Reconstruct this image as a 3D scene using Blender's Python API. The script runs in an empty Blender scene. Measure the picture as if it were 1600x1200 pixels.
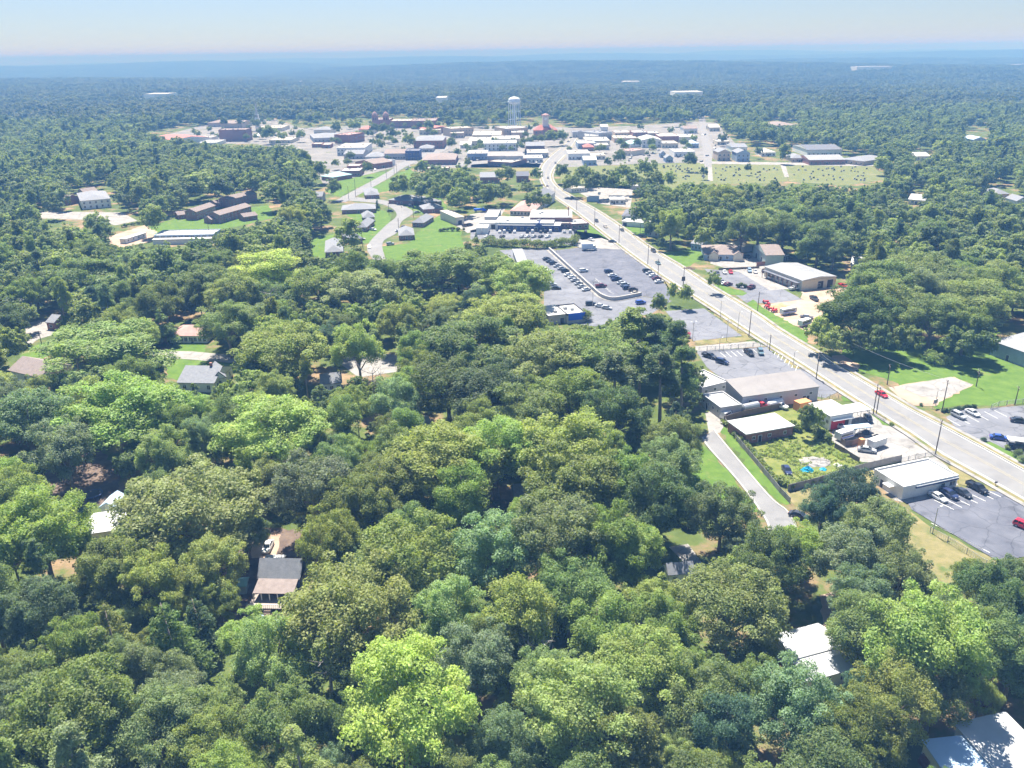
import bpy, bmesh, math, random
import numpy as np
from mathutils import Vector, Matrix
random.seed(7); RNG = np.random.default_rng(7)
SC = bpy.context.scene
COL = SC.collection

# ------------------------------------------------------------ camera
F_PX, CAM_H = 1265.0, 100.0
PITCH = math.atan(520 / F_PX); ROLL = -math.atan(23 / 1600.0)
cam = bpy.data.cameras.new("camera"); cam_o = bpy.data.objects.new("camera", cam); COL.objects.link(cam_o)
cam.sensor_fit = 'HORIZONTAL'; cam.sensor_width = 36.0; cam.lens = 36.0 * F_PX / 1600.0
cam.clip_start = 1.0; cam.clip_end = 90000.0
cam_o.matrix_world = (Matrix.Translation((0, 0, CAM_H)) @ Matrix.Rotation(math.pi / 2 - PITCH, 4, 'X') @ Matrix.Rotation(ROLL, 4, 'Z'))
SC.camera = cam_o
CM = np.array(cam_o.matrix_world.to_3x3())

HAZE_DENSITY = 3.7e-4
# ------------------------------------------------------------ sky, sun, exposure
SUN_EL = math.radians(62); SUN_V = Vector((-0.28 * math.cos(SUN_EL), 0.96 * math.cos(SUN_EL), math.sin(SUN_EL))).normalized()
w = bpy.data.worlds.new("World"); SC.world = w; w.use_nodes = True
nt = w.node_tree; nt.nodes.clear()
sky = nt.nodes.new("ShaderNodeTexSky"); sky.sky_type = 'NISHITA'; sky.sun_disc = False
sky.sun_elevation = SUN_EL; sky.sun_rotation = math.atan2(SUN_V.x, SUN_V.y)
sky.altitude = 200; sky.air_density = 1.0; sky.dust_density = 0.05; sky.ozone_density = 1.0
bg = nt.nodes.new("ShaderNodeBackground"); bg.inputs['Strength'].default_value = 0.064
out = nt.nodes.new("ShaderNodeOutputWorld")
tn = nt.nodes.new("ShaderNodeMix"); tn.data_type = 'RGBA'; tn.blend_type = 'MULTIPLY'; tn.inputs[0].default_value = 1.0; tn.inputs[7].default_value = (0.78, 0.80, 0.88, 1)   # milky summer sky, a touch bluer
nt.links.new(sky.outputs[0], tn.inputs[6])
# the milky band low over the land: the sky model is too glaring there, so it eases off towards the horizon
tg = nt.nodes.new("ShaderNodeTexCoord"); sx = nt.nodes.new("ShaderNodeSeparateXYZ"); mh = nt.nodes.new("ShaderNodeMapRange"); mh.interpolation_type = 'SMOOTHSTEP'
mh.inputs[1].default_value = 0.0; mh.inputs[2].default_value = 0.35; mh.inputs[3].default_value = 0.0; mh.inputs[4].default_value = 1.0
th = nt.nodes.new("ShaderNodeMix"); th.data_type = 'RGBA'; th.inputs[6].default_value = (0.44, 0.487, 0.60, 1); th.inputs[7].default_value = (1, 1, 1, 1)
tm = nt.nodes.new("ShaderNodeMix"); tm.data_type = 'RGBA'; tm.blend_type = 'MULTIPLY'; tm.inputs[0].default_value = 1.0
nt.links.new(tg.outputs['Generated'], sx.inputs[0]); nt.links.new(sx.outputs['Z'], mh.inputs[0]); nt.links.new(mh.outputs[0], th.inputs[0])
nt.links.new(tn.outputs[2], tm.inputs[6]); nt.links.new(th.outputs[2], tm.inputs[7]); nt.links.new(tm.outputs[2], bg.inputs['Color']); nt.links.new(bg.outputs[0], out.inputs['Surface'])
sun = bpy.data.lights.new("sun", 'SUN'); sun.energy = 4.1; sun.angle = math.radians(0.5); sun.color = (1.0, 0.96, 0.88)
sun_o = bpy.data.objects.new("sun", sun); COL.objects.link(sun_o)
sun_o.rotation_euler = SUN_V.to_track_quat('Z', 'Y').to_euler(); sun_o.location = (0, 0, 400)
SC.view_settings.view_transform = 'Standard'; SC.view_settings.look = 'None'
SC.view_settings.exposure = 1.8; SC.view_settings.gamma = 1.0
SC.render.engine = 'CYCLES'
cy = SC.cycles
cy.max_bounces = 8; cy.diffuse_bounces = 6; cy.glossy_bounces = 2; cy.transmission_bounces = 6
cy.transparent_max_bounces = 4; cy.volume_bounces = 0; cy.use_denoising = True
cy.use_adaptive_sampling = True; cy.adaptive_threshold = 0.02
cy.sample_clamp_indirect = 6.0
try:
    cy.denoiser = 'OPENIMAGEDENOISE'; cy.denoising_prefilter = 'ACCURATE'
except Exception:
    pass

# ------------------------------------------------------------ measuring: picture <-> ground
def G(px, py, z=0.0):
    d = CM @ np.array(((px - 800) / F_PX, -(py - 600) / F_PX, -1.0))
    t = (z - CAM_H) / d[2]
    return Vector((d[0] * t, d[1] * t, z))
def PR(x, y, z):
    v = CM.T @ np.array((x, y, z - CAM_H))
    return 800 + F_PX * v[0] / -v[2], 600 - F_PX * v[1] / -v[2], -v[2]

# ------------------------------------------------------------ materials
MATS = {}
def M(name, col, rough=0.85, var=0.12, scale=0.4, metal=0.0, spec=0.3, col2=None, seams=None, seam_dark=0.75, detail=6, cracks=None, patch=None):
    if name in MATS: return MATS[name]
    m = bpy.data.materials.new(name); m.use_nodes = True
    n = m.node_tree; b = n.nodes["Principled BSDF"]
    tc = n.nodes.new("ShaderNodeTexCoord")
    no = n.nodes.new("ShaderNodeTexNoise"); no.inputs['Scale'].default_value = scale; no.inputs['Detail'].default_value = detail
    no.inputs['Roughness'].default_value = 0.65
    n.links.new(tc.outputs['Object'], no.inputs['Vector'])
    rp = n.nodes.new("ShaderNodeValToRGB")
    rp.color_ramp.elements[0].position = 0.3; rp.color_ramp.elements[1].position = 0.7
    c1 = [max(0, c * (1 - var)) for c in col]; c2 = [min(1, c * (1 + var)) for c in col] if col2 is None else col2
    if col2 is not None: c1 = col
    rp.color_ramp.elements[0].color = (*c1, 1); rp.color_ramp.elements[1].color = (*c2, 1)
    n.links.new(no.outputs['Fac'], rp.inputs['Fac'])
    src = rp.outputs['Color']
    def mul(src, fac_socket, p0, p1, dark):
        r2 = n.nodes.new("ShaderNodeValToRGB"); r2.color_ramp.elements[0].position = p0; r2.color_ramp.elements[1].position = p1
        r2.color_ramp.elements[0].color = (dark, dark, dark, 1); r2.color_ramp.elements[1].color = (1, 1, 1, 1)
        n.links.new(fac_socket, r2.inputs['Fac'])
        mx = n.nodes.new("ShaderNodeMix"); mx.data_type = 'RGBA'; mx.blend_type = 'MULTIPLY'; mx.inputs[0].default_value = 1.0
        n.links.new(src, mx.inputs[6]); n.links.new(r2.outputs['Color'], mx.inputs[7]); return mx.outputs[2]
    if cracks:
        vo = n.nodes.new("ShaderNodeTexVoronoi"); vo.feature = 'DISTANCE_TO_EDGE'; vo.inputs['Scale'].default_value = cracks
        wn = n.nodes.new("ShaderNodeTexNoise"); wn.inputs['Scale'].default_value = 0.35; ad = n.nodes.new("ShaderNodeMix"); ad.data_type = 'RGBA'; ad.blend_type = 'LINEAR_LIGHT'; ad.inputs[0].default_value = 0.9
        n.links.new(tc.outputs['Object'], wn.inputs['Vector']); n.links.new(tc.outputs['Object'], ad.inputs[6]); n.links.new(wn.outputs['Color'], ad.inputs[7])
        n.links.new(ad.outputs[2], vo.inputs['Vector']); src = mul(src, vo.outputs['Distance'], 0.0, 0.022, 0.55)
        st = n.nodes.new("ShaderNodeTexNoise"); st.inputs['Scale'].default_value = 0.22; st.inputs['Detail'].default_value = 3
        n.links.new(tc.outputs['Object'], st.inputs['Vector']); src = mul(src, st.outputs['Fac'], 0.30, 0.42, 0.72)
    if patch:
        pn = n.nodes.new("ShaderNodeTexNoise"); pn.inputs['Scale'].default_value = patch[1]; pn.inputs['Detail'].default_value = 7; pn.inputs['Roughness'].default_value = 0.7
        pr = n.nodes.new("ShaderNodeValToRGB"); pr.color_ramp.elements[0].position = patch[2]; pr.color_ramp.elements[1].position = patch[2] + 0.12
        pr.color_ramp.elements[0].color = (0, 0, 0, 1); pr.color_ramp.elements[1].color = (1, 1, 1, 1)
        n.links.new(tc.outputs['Object'], pn.inputs['Vector']); n.links.new(pn.outputs['Fac'], pr.inputs['Fac'])
        mx = n.nodes.new("ShaderNodeMix"); mx.data_type = 'RGBA'; n.links.new(pr.outputs['Color'], mx.inputs[0]); n.links.new(src, mx.inputs[6]); mx.inputs[7].default_value = (*patch[0], 1); src = mx.outputs[2]
    if seams:
        wv = n.nodes.new("ShaderNodeTexWave"); wv.wave_type = 'BANDS'; wv.bands_direction = seams[0]
        wv.inputs['Scale'].default_value = seams[1]; wv.inputs['Distortion'].default_value = 0.0
        r2 = n.nodes.new("ShaderNodeValToRGB"); r2.color_ramp.elements[0].position = 0.0; r2.color_ramp.elements[1].position = 0.25
        r2.color_ramp.elements[0].color = (seam_dark, seam_dark, seam_dark, 1); r2.color_ramp.elements[1].color = (1, 1, 1, 1)
        n.links.new(tc.outputs['Object'], wv.inputs['Vector']); n.links.new(wv.outputs['Fac'], r2.inputs['Fac'])
        mx = n.nodes.new("ShaderNodeMix"); mx.data_type = 'RGBA'; mx.blend_type = 'MULTIPLY'; mx.inputs[0].default_value = 1.0
        n.links.new(src, mx.inputs[6]); n.links.new(r2.outputs['Color'], mx.inputs[7]); src = mx.outputs[2]
    n.links.new(src, b.inputs['Base Color'])
    b.inputs['Roughness'].default_value = rough; b.inputs['Metallic'].default_value = metal
    b.inputs['Specular IOR Level'].default_value = spec
    MATS[name] = m
    return m

def leaf_material(name, fixed=None):
    m = bpy.data.materials.new(name); m.use_nodes = True
    n = m.node_tree; n.nodes.clear()
    o = n.nodes.new("ShaderNodeOutputMaterial")
    oi = n.nodes.new("ShaderNodeObjectInfo")
    tc = n.nodes.new("ShaderNodeTexCoord")
    no = n.nodes.new("ShaderNodeTexNoise"); no.inputs['Scale'].default_value = 0.9; no.inputs['Detail'].default_value = 4
    n.links.new(tc.outputs['Object'], no.inputs['Vector'])
    mr = n.nodes.new("ShaderNodeMapRange"); mr.inputs[1].default_value = 0.3; mr.inputs[2].default_value = 0.7
    mr.inputs[3].default_value = 0.65; mr.inputs[4].default_value = 1.4
    n.links.new(no.outputs['Fac'], mr.inputs[0])
    hs = n.nodes.new("ShaderNodeHueSaturation")
    h1 = n.nodes.new("ShaderNodeMapRange"); h1.inputs[3].default_value = 0.495; h1.inputs[4].default_value = 0.508
    n.links.new(oi.outputs['Random'], h1.inputs[0]); 
    n2 = n.nodes.new("ShaderNodeTexNoise"); n2.inputs['Scale'].default_value = 0.35; n2.inputs['Detail'].default_value = 2
    n.links.new(tc.outputs['Object'], n2.inputs['Vector'])
    h2 = n.nodes.new("ShaderNodeMapRange"); h2.inputs[1].default_value = 0.3; h2.inputs[2].default_value = 0.7; h2.inputs[3].default_value = -0.013; h2.inputs[4].default_value = 0.012
    ha = n.nodes.new("ShaderNodeMath"); ha.operation = 'ADD'
    n.links.new(n2.outputs['Fac'], h2.inputs[0]); n.links.new(h1.outputs[0], ha.inputs[0]); n.links.new(h2.outputs[0], ha.inputs[1]); n.links.new(ha.outputs[0], hs.inputs['Hue'])
    mul = n.nodes.new("ShaderNodeMath"); mul.operation = 'MULTIPLY'
    v1 = n.nodes.new("ShaderNodeMath"); v1.operation = 'MULTIPLY'; v1.inputs[1].default_value = 7.77
    v2 = n.nodes.new("ShaderNodeMath"); v2.operation = 'FRACT'
    v3 = n.nodes.new("ShaderNodeMapRange"); v3.inputs[3].default_value = 0.8; v3.inputs[4].default_value = 1.22
    n.links.new(oi.outputs['Random'], v1.inputs[0]); n.links.new(v1.outputs[0], v2.inputs[0]); n.links.new(v2.outputs[0], v3.inputs[0])
    n.links.new(mr.outputs[0], mul.inputs[0]); n.links.new(v3.outputs[0], mul.inputs[1])
    n.links.new(mul.outputs[0], hs.inputs['Value'])
    if fixed: hs.inputs['Color'].default_value = (*fixed, 1)
    else: n.links.new(oi.outputs['Color'], hs.inputs['Color'])
    b = n.nodes.new("ShaderNodeBsdfPrincipled"); b.inputs['Roughness'].default_value = 0.6; b.inputs['Specular IOR Level'].default_value = 0.4
    n.links.new(hs.outputs['Color'], b.inputs['Base Color'])
    t = n.nodes.new("ShaderNodeBsdfTranslucent")
    ty = n.nodes.new("ShaderNodeMix"); ty.data_type = 'RGBA'; ty.blend_type = 'MULTIPLY'; ty.inputs[0].default_value = 1.0
    ty.inputs[7].default_value = (1.25, 1.25, 0.6, 1)
    n.links.new(hs.outputs['Color'], ty.inputs[6]); n.links.new(ty.outputs[2], t.inputs['Color'])
    ms = n.nodes.new("ShaderNodeMixShader"); ms.inputs[0].default_value = 0.5
    n.links.new(b.outputs[0], ms.inputs[1]); n.links.new(t.outputs[0], ms.inputs[2]); n.links.new(ms.outputs[0], o.inputs['Surface'])
    return m
LEAF = leaf_material("leaves")
BARK = M("bark", (0.24, 0.20, 0.17), 0.95, 0.3, 2.0)

def paint_material():
    m = bpy.data.materials.new("car paint"); m.use_nodes = True
    n = m.node_tree; b = n.nodes["Principled BSDF"]; oi = n.nodes.new("ShaderNodeObjectInfo")
    n.links.new(oi.outputs['Color'], b.inputs['Base Color'])
    b.inputs['Roughness'].default_value = 0.35; b.inputs['Coat Weight'].default_value = 0.6; b.inputs['Metallic'].default_value = 0.15
    return m
PAINT = paint_material()
GLASS = M("dark glass", (0.02, 0.025, 0.03), 0.08, 0.1, 1.0, spec=0.6)
RUBBER = M("rubber", (0.02, 0.02, 0.02), 0.9)
CHROME = M("lamp lens", (0.75, 0.75, 0.72), 0.2, spec=0.6)
REDLENS = M("red lens", (0.4, 0.02, 0.02), 0.25)

# ------------------------------------------------------------ mesh building
class MB:
    def __init__(s): s.v = []; s.f = []; s.m = []
    def add(s, vs, fs, mi=0):
        k = len(s.v); s.v += [tuple(v) for v in vs]; s.f += [tuple(i + k for i in f) for f in fs]; s.m += [mi] * len(fs); return s
    def box(s, x0, x1, y0, y1, z0, z1, mi=0, taper=0.0):
        t = taper
        vs = [(x0, y0, z0), (x1, y0, z0), (x1, y1, z0), (x0, y1, z0), (x0 + t, y0 + t, z1), (x1 - t, y0 + t, z1), (x1 - t, y1 - t, z1), (x0 + t, y1 - t, z1)]
        return s.add(vs, [(3, 2, 1, 0), (4, 5, 6, 7), (0, 1, 5, 4), (1, 2, 6, 5), (2, 3, 7, 6), (3, 0, 4, 7)], mi)
    def obox(s, c, ux, uy, hx, hy, z0, z1, mi=0):
        P = [(c[0] + ux[0] * a * hx + uy[0] * b * hy, c[1] + ux[1] * a * hx + uy[1] * b * hy) for a, b in ((-1, -1), (1, -1), (1, 1), (-1, 1))]
        vs = [(p[0], p[1], z0) for p in P] + [(p[0], p[1], z1) for p in P]
        return s.add(vs, [(3, 2, 1, 0), (4, 5, 6, 7), (0, 1, 5, 4), (1, 2, 6, 5), (2, 3, 7, 6), (3, 0, 4, 7)], mi)
    def tube(s, pts, rad, n=6, mi=0, cap=True):
        k = len(s.v); L = len(pts); pts = [Vector(p) for p in pts]
        for i, p in enumerate(pts):
            a = pts[max(i - 1, 0)]; b = pts[min(i + 1, L - 1)]; d = (b - a).normalized()
            u = d.orthogonal().normalized(); v = d.cross(u)
            if abs(d.z) > 0.9: u = Vector((1, 0, 0)); v = d.cross(u).normalized(); u = v.cross(d)
            r = rad[i] if hasattr(rad, '__len__') else rad
            for j in range(n):
                t = 2 * math.pi * j / n; q = p + (u * math.cos(t) + v * math.sin(t)) * r; s.v.append(tuple(q))
        for i in range(L - 1):
            for j in range(n):
                a = k + i * n + j; b = k + i * n + (j + 1) % n
                s.f.append((a, b, b + n, a + n)); s.m.append(mi)
        if cap:
            s.f.append(tuple(k + j for j in range(n - 1, -1, -1))); s.m.append(mi)
            s.f.append(tuple(k + (L - 1) * n + j for j in range(n))); s.m.append(mi)
        return s
    def lathe(s, prof, n=12, mi=0, c=(0, 0)):
        k = len(s.v)
        for r, z in prof:
            for j in range(n):
                t = 2 * math.pi * j / n; s.v.append((c[0] + r * math.cos(t), c[1] + r * math.sin(t), z))
        for i in range(len(prof) - 1):
            for j in range(n):
                a = k + i * n + j; b = k + i * n + (j + 1) % n
                s.f.append((a, b, b + n, a + n)); s.m.append(mi)
        return s
    def prism(s, poly, z0, z1, mi=0):
        n = len(poly); vs = [(p[0], p[1], z0) for p in poly] + [(p[0], p[1], z1) for p in poly]
        area = sum(poly[i][0] * poly[(i + 1) % n][1] - poly[(i + 1) % n][0] * poly[i][1] for i in range(n))
        top = tuple(range(n, 2 * n)); bot = tuple(range(n - 1, -1, -1))
        fs = [(i, (i + 1) % n, n + (i + 1) % n, n + i) for i in range(n)] + [top, bot]
        if area < 0: fs = [tuple(reversed(f)) for f in fs]
        return s.add(vs, fs, mi)
    def sheet(s, poly, z, mi=0):
        n = len(poly); area = sum(poly[i][0] * poly[(i + 1) % n][1] - poly[(i + 1) % n][0] * poly[i][1] for i in range(n))
        f = tuple(range(n)) if area > 0 else tuple(reversed(range(n)))
        return s.add([(p[0], p[1], z) for p in poly], [f], mi)
    def mesh(s, name, mats, smooth=False):
        me = bpy.data.meshes.new(name); me.from_pydata(s.v, [], s.f)
        for m in (mats if isinstance(mats, (list, tuple)) else [mats]): me.materials.append(m)
        if any(s.m): me.polygons.foreach_set("material_index", s.m)
        if smooth: me.polygons.foreach_set("use_smooth", [True] * len(s.f))
        me.update(); return me
    def obj(s, name, mats, parent=None, smooth=False):
        return link(name, s.mesh(name, mats, smooth), parent)
def link(name, data, parent=None):
    o = bpy.data.objects.new(name, data); COL.objects.link(o)
    if parent is not None: o.parent = parent
    return o
def tag(o, label, cat, group=None):
    o['label'] = label; o['category'] = cat
    if group: o['group'] = group
    return o
def empty(name, loc, rz, label, cat, group=None):
    o = bpy.data.objects.new(name, None); COL.objects.link(o); o.location = loc; o.rotation_euler = (0, 0, rz)
    o.empty_display_size = 0.5
    return tag(o, label, cat, group)
def structure(o): o['kind'] = 'structure'; return o
def copy_tree(src, label, group, loc, rz, scale=None, color=None):
    r = src.copy(); COL.objects.link(r); r.location = loc; r.rotation_euler = (0, 0, rz); r['label'] = label
    if group: r['group'] = group
    if scale: r.scale = scale
    if color is not None: r.color = color
    for ch in src.children:
        c = ch.copy(); COL.objects.link(c); c.parent = r
        if color is not None: c.color = color
        for g in ch.children:
            d = g.copy(); COL.objects.link(d); d.parent = c
    return r
def smooth_line(pts, n=8):
    P = [Vector(p) for p in pts]; P = [P[0] * 2 - P[1]] + P + [P[-1] * 2 - P[-2]]; o = []
    for i in range(1, len(P) - 2):
        for k in range(n):
            t = k / n; a, b, c, d = P[i - 1:i + 3]
            o.append(0.5 * ((2 * b) + (-a + c) * t + (2 * a - 5 * b + 4 * c - d) * t * t + (-a + 3 * b - 3 * c + d) * t ** 3))
    o.append(P[-2]); return o
# ------------------------------------------------------------ ground, roads and lots
def ground_material():
    m = bpy.data.materials.new("ground cover"); m.use_nodes = True
    n = m.node_tree; b = n.nodes["Principled BSDF"]; b.inputs['Roughness'].default_value = 0.95; b.inputs['Specular IOR Level'].default_value = 0.1
    tc = n.nodes.new("ShaderNodeTexCoord")
    a = n.nodes.new("ShaderNodeTexNoise"); a.inputs['Scale'].default_value = 0.045; a.inputs['Detail'].default_value = 9; a.inputs['Roughness'].default_value = 0.7
    r = n.nodes.new("ShaderNodeValToRGB")
    e = r.color_ramp.elements; e[0].position = 0.36; e[0].color = (0.05, 0.075, 0.02, 1); e[1].position = 0.66; e[1].color = (0.30, 0.20, 0.125, 1)
    x = e.new(0.5); x.color = (0.09, 0.12, 0.035, 1); x = e.new(0.57); x.color = (0.19, 0.14, 0.08, 1)
    n.links.new(tc.outputs['Object'], a.inputs['Vector']); n.links.new(a.outputs['Fac'], r.inputs['Fac']); n.links.new(r.outputs['Color'], b.inputs['Base Color'])
    return m
GROUND = ground_material()
# one sheet to the horizon: flat under the town, low wooded hills far away
def hill(x, y):
    d = math.hypot(x, y)
    k = min(1.0, max(0.0, (d - 1700) / 2500.0))
    s = (math.sin(x / 1310.0 + 1.3) * math.cos(y / 900.0 + 0.6) + 0.6 * math.sin(x / 520.0 + y / 640.0) + 0.5 * math.sin(y / 1500.0 - x / 2300.0))
    k2 = min(1.0, max(0.0, (d - 7000) / 14000.0))
    return k * 25 * s - k * 8 + k2 * (34 + 14 * math.sin(x / 3100.0 + 0.5) + 0.0 * y)
def build_ground():
    radii = [0, 60] + [60 * 1.12 ** i for i in range(1, 56)]
    radii = [r for r in radii if r < 34000] + [34000]
    mb = MB(); N = 180; idx = []
    for r in radii:
        row = []
        for j in range(N):
            t = 2 * math.pi * j / N; x, y = r * math.sin(t), r * math.cos(t)
            mb.v.append((x, y, hill(x, y) if y > 0 else 0.0)); row.append(len(mb.v) - 1)
        idx.append(row)
    for i in range(len(radii) - 1):
        for j in range(N):
            a, b = idx[i][j], idx[i][(j + 1) % N]; c, d = idx[i + 1][(j + 1) % N], idx[i + 1][j]
            mb.f.append((a, d, c, b)); mb.m.append(0)
    structure(mb.obj("ground", GROUND, smooth=True))
build_ground()

GRASS = M("lawn grass", (0.062, 0.12, 0.02), 0.95, 0.3, 0.25, spec=0.1, col2=(0.115, 0.18, 0.035), patch=((0.19, 0.17, 0.075), 0.07, 0.60))
DRYGRASS = M("dry grass", (0.12, 0.125, 0.045), 0.95, 0.3, 0.3, spec=0.1, col2=(0.25, 0.205, 0.105), patch=((0.075, 0.12, 0.03), 0.11, 0.56))
WEEDS = M("weeds", (0.085, 0.125, 0.025), 0.95, 0.3, 0.35, spec=0.1, col2=(0.20, 0.20, 0.065), patch=((0.26, 0.21, 0.14), 0.16, 0.60))
CEMG = M("cemetery grass", (0.10, 0.125, 0.045), 0.95, 0.3, 0.2, spec=0.1, col2=(0.17, 0.175, 0.075), patch=((0.24, 0.20, 0.12), 0.06, 0.58))
ASPH = M("asphalt", (0.12, 0.124, 0.142), 0.9, 0.2, 0.09, spec=0.2, col2=(0.19, 0.195, 0.217), cracks=0.13)
ASPHD = M("sealed asphalt", (0.08, 0.085, 0.108), 0.85, 0.2, 0.12, spec=0.25, col2=(0.14, 0.145, 0.172), cracks=0.16)
ROADM = M("worn road asphalt", (0.165, 0.164, 0.168), 0.9, 0.2, 0.15, spec=0.2, col2=(0.225, 0.222, 0.22), patch=((0.145, 0.145, 0.148), 0.09, 0.60))
CONC = M("concrete paving", (0.20, 0.19, 0.18), 0.9, 0.2, 0.2, spec=0.2, col2=(0.32, 0.305, 0.285), cracks=0.2)
SAND = M("sandy soil", (0.28, 0.19, 0.135), 0.95, 0.2, 0.12, spec=0.1, col2=(0.42, 0.335, 0.27), patch=((0.10, 0.12, 0.045), 0.12, 0.66))
CLAY = M("orange clay", (0.36, 0.17, 0.085), 0.95, 0.2, 0.4, spec=0.1, col2=(0.46, 0.29, 0.18))
MULCH = M("leaf litter", (0.085, 0.062, 0.053), 0.95, 0.2, 0.5, spec=0.1, col2=(0.18, 0.135, 0.105), patch=((0.26, 0.19, 0.14), 0.25, 0.62))  # yard tone taken darker to hold the tree shade at the porch house
WHITE = M("white road paint", (0.75, 0.75, 0.72), 0.8, 0.1, 3.0)
YELLOW = M("yellow road paint", (0.38, 0.33, 0.2), 0.8, 0.15, 3.0)
KERB = M("kerb concrete", (0.34, 0.325, 0.305), 0.9, 0.15, 1.0)

KEEP = []     # outlines of the open ground that trees must not stand in front of
def area(name, mat, pts, layer, keep=True):
    P = [G(*p)[:2] for p in pts]
    if mat in (GRASS, DRYGRASS, WEEDS, CEMG, SAND, CLAY, MULCH):       # ragged natural edges
        Q = []; rj = random.Random(len(pts) * 7 + int(pts[0][0]))
        for i, a in enumerate(P):
            b = P[(i + 1) % len(P)]; L = math.dist(a, b); k = max(1, min(60, int(L / 1.8))); amp = min(.9, L * .04)
            for q in range(k): t = q / k; Q.append((a[0] + (b[0] - a[0]) * t + rj.uniform(-amp, amp), a[1] + (b[1] - a[1]) * t + rj.uniform(-amp, amp)))
        P = Q
    mb = MB(); mb.sheet(P, 0.03 * layer)
    if keep: KEEP.append(pts)
    return structure(mb.obj(name, mat))
def ribbon(name, mat, L, R, layer, n=6):
    a = smooth_line([G(*p) for p in L], n); b = smooth_line([G(*p) for p in R], n)
    def res(q, k):
        q = [Vector(v) for v in q]; s = [0]
        for i in range(1, len(q)): s.append(s[-1] + (q[i] - q[i - 1]).length)
        o = []
        for i in range(k):
            t = s[-1] * i / (k - 1); j = 0
            while j < len(s) - 2 and s[j + 1] < t: j += 1
            o.append(q[j].lerp(q[j + 1], (t - s[j]) / max(1e-6, s[j + 1] - s[j])))
        return o
    K = 70; a = res(a, K); b = res(b, K)
    strip(name, mat, a, b, layer)
    return a, b
def strip(name, mat, a, b, layer, thick=0.0):
    mb = MB(); z = 0.03 * layer; k = len(a)
    vs = [(p.x, p.y, z + thick) for p in a] + [(p.x, p.y, z + thick) for p in b]
    # winding so that the sheet faces up
    c = (a[1] - a[0]).cross(b[0] - a[0]).z
    fs = [((i, k + i, k + i + 1, i + 1) if c < 0 else (i, i + 1, k + i + 1, k + i)) for i in range(k - 1)]
    mb.add(vs, fs)
    if thick:
        w_ = [(p.x, p.y, z - 0.02) for p in a] + [(p.x, p.y, z - 0.02) for p in b]
        o_ = len(mb.v); mb.v += w_
        for i in range(k - 1):
            mb.f.append((i, i + 1, o_ + i + 1, o_ + i)); mb.m.append(0)
            mb.f.append((k + i, o_ + k + i, o_ + k + i + 1, k + i + 1)); mb.m.append(0)
    return structure(mb.obj(name, mat))
def offset(line, d):
    o = []
    for i, p in enumerate(line):
        t = (line[min(i + 1, len(line) - 1)] - line[max(i - 1, 0)]).normalized(); o.append(p + Vector((t.y, -t.x, 0)) * d)
    return o

# open ground
area("lawn", GRASS, [(1312,563),(1340,578),(1400,598),(1462,640),(1500,632),(1560,634),(1640,628),(1640,575),(1600,570),(1553,548),(1560,520),(1500,530),(1400,535),(1320,545)], 1)
area("lawn", GRASS, [(1090,690),(1106,700),(1150,752),(1190,800),(1160,800),(1085,780),(1060,730)], 1)
area("lawn", GRASS, [(1125,672),(1135,668),(1200,747),(1236,787),(1228,790),(1200,770)], 1, False)
area("lawn", WEEDS, [(1130,662),(1180,640),(1265,640),(1300,690),(1345,722),(1318,742),(1230,767),(1200,746)], 2)
area("lawn", DRYGRASS, [(1232,770),(1318,744),(1362,734),(1378,745),(1350,775),(1290,800),(1245,800)], 2)
area("lawn", DRYGRASS, [(1425,800),(1455,826),(1565,880),(1540,915),(1480,925),(1440,900),(1410,860)], 1)
area("lawn", DRYGRASS, [(1480,728),(1500,727),(1530,735),(1570,758),(1568,768),(1540,768),(1500,757),(1495,745)], 3)
area("lawn", DRYGRASS, [(1429,693),(1445,690),(1465,697),(1473,708),(1462,712),(1440,700)], 3, False)
area("lawn", GRASS, [(1362,648),(1376,645),(1402,661),(1396,667),(1380,664)], 3, False)
area("lawn", GRASS, [(1313,620),(1328,617),(1337,622),(1330,627),(1318,627)], 3, False)
area("lawn", GRASS, [(1528,694),(1546,690),(1600,715),(1640,745),(1640,770),(1600,735)], 3)
area("lawn", GRASS, [(1166,474),(1177,468),(1188,478),(1215,494),(1260,519),(1263,540),(1230,522),(1185,498)], 3)
area("lawn", GRASS, [(1078,430),(1095,432),(1113,445),(1125,445),(1168,458),(1160,462),(1143,461),(1125,455),(1100,444)], 3)
area("lawn", GRASS, [(1030,395),(1095,388),(1100,405),(1070,418),(1050,412)], 1)
area("lawn", GRASS, [(968,352),(1000,350),(1015,368),(1010,372),(985,368)], 1)
area("lawn", GRASS, [(886,350),(908,345),(920,348),(965,380),(960,386),(905,374)], 1)
area("verge", DRYGRASS, [(971,390),(980,390),(1062,452),(1050,460),(1030,432)], 3)
area("verge", DRYGRASS, [(1101,480),(1117,488),(1178,530),(1150,535),(1087,539),(1085,533),(1160,526)], 3)
area("verge", DRYGRASS, [(1199,543),(1207,545),(1254,577),(1243,577)], 3, False)
area("gravel yard", CONC, [(1300,655),(1340,630),(1362,645),(1405,672),(1432,690),(1460,712),(1410,722),(1345,722),(1300,690)], 1)
area("concrete apron", CONC, [(1345,700),(1400,690),(1428,696),(1455,712),(1410,722),(1345,719)], 2)
area("gravel yard", CONC, [(1350,735),(1410,722),(1460,713),(1480,728),(1497,758),(1412,778),(1420,786),(1398,782)], 1)
area("parking lot", ASPHD, [(1416,783),(1500,762),(1571,770),(1602,787),(1650,812),(1650,870),(1602,870),(1560,878),(1425,797)], 4)
area("parking lot", ASPH, [(1478,652),(1500,641),(1560,637),(1650,630),(1650,745),(1600,716),(1546,690),(1512,687)], 3)
area("bare lot", SAND, [(1388,606),(1430,598),(1490,589),(1520,601),(1500,612),(1462,635),(1428,634),(1400,617)], 2)
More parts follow.
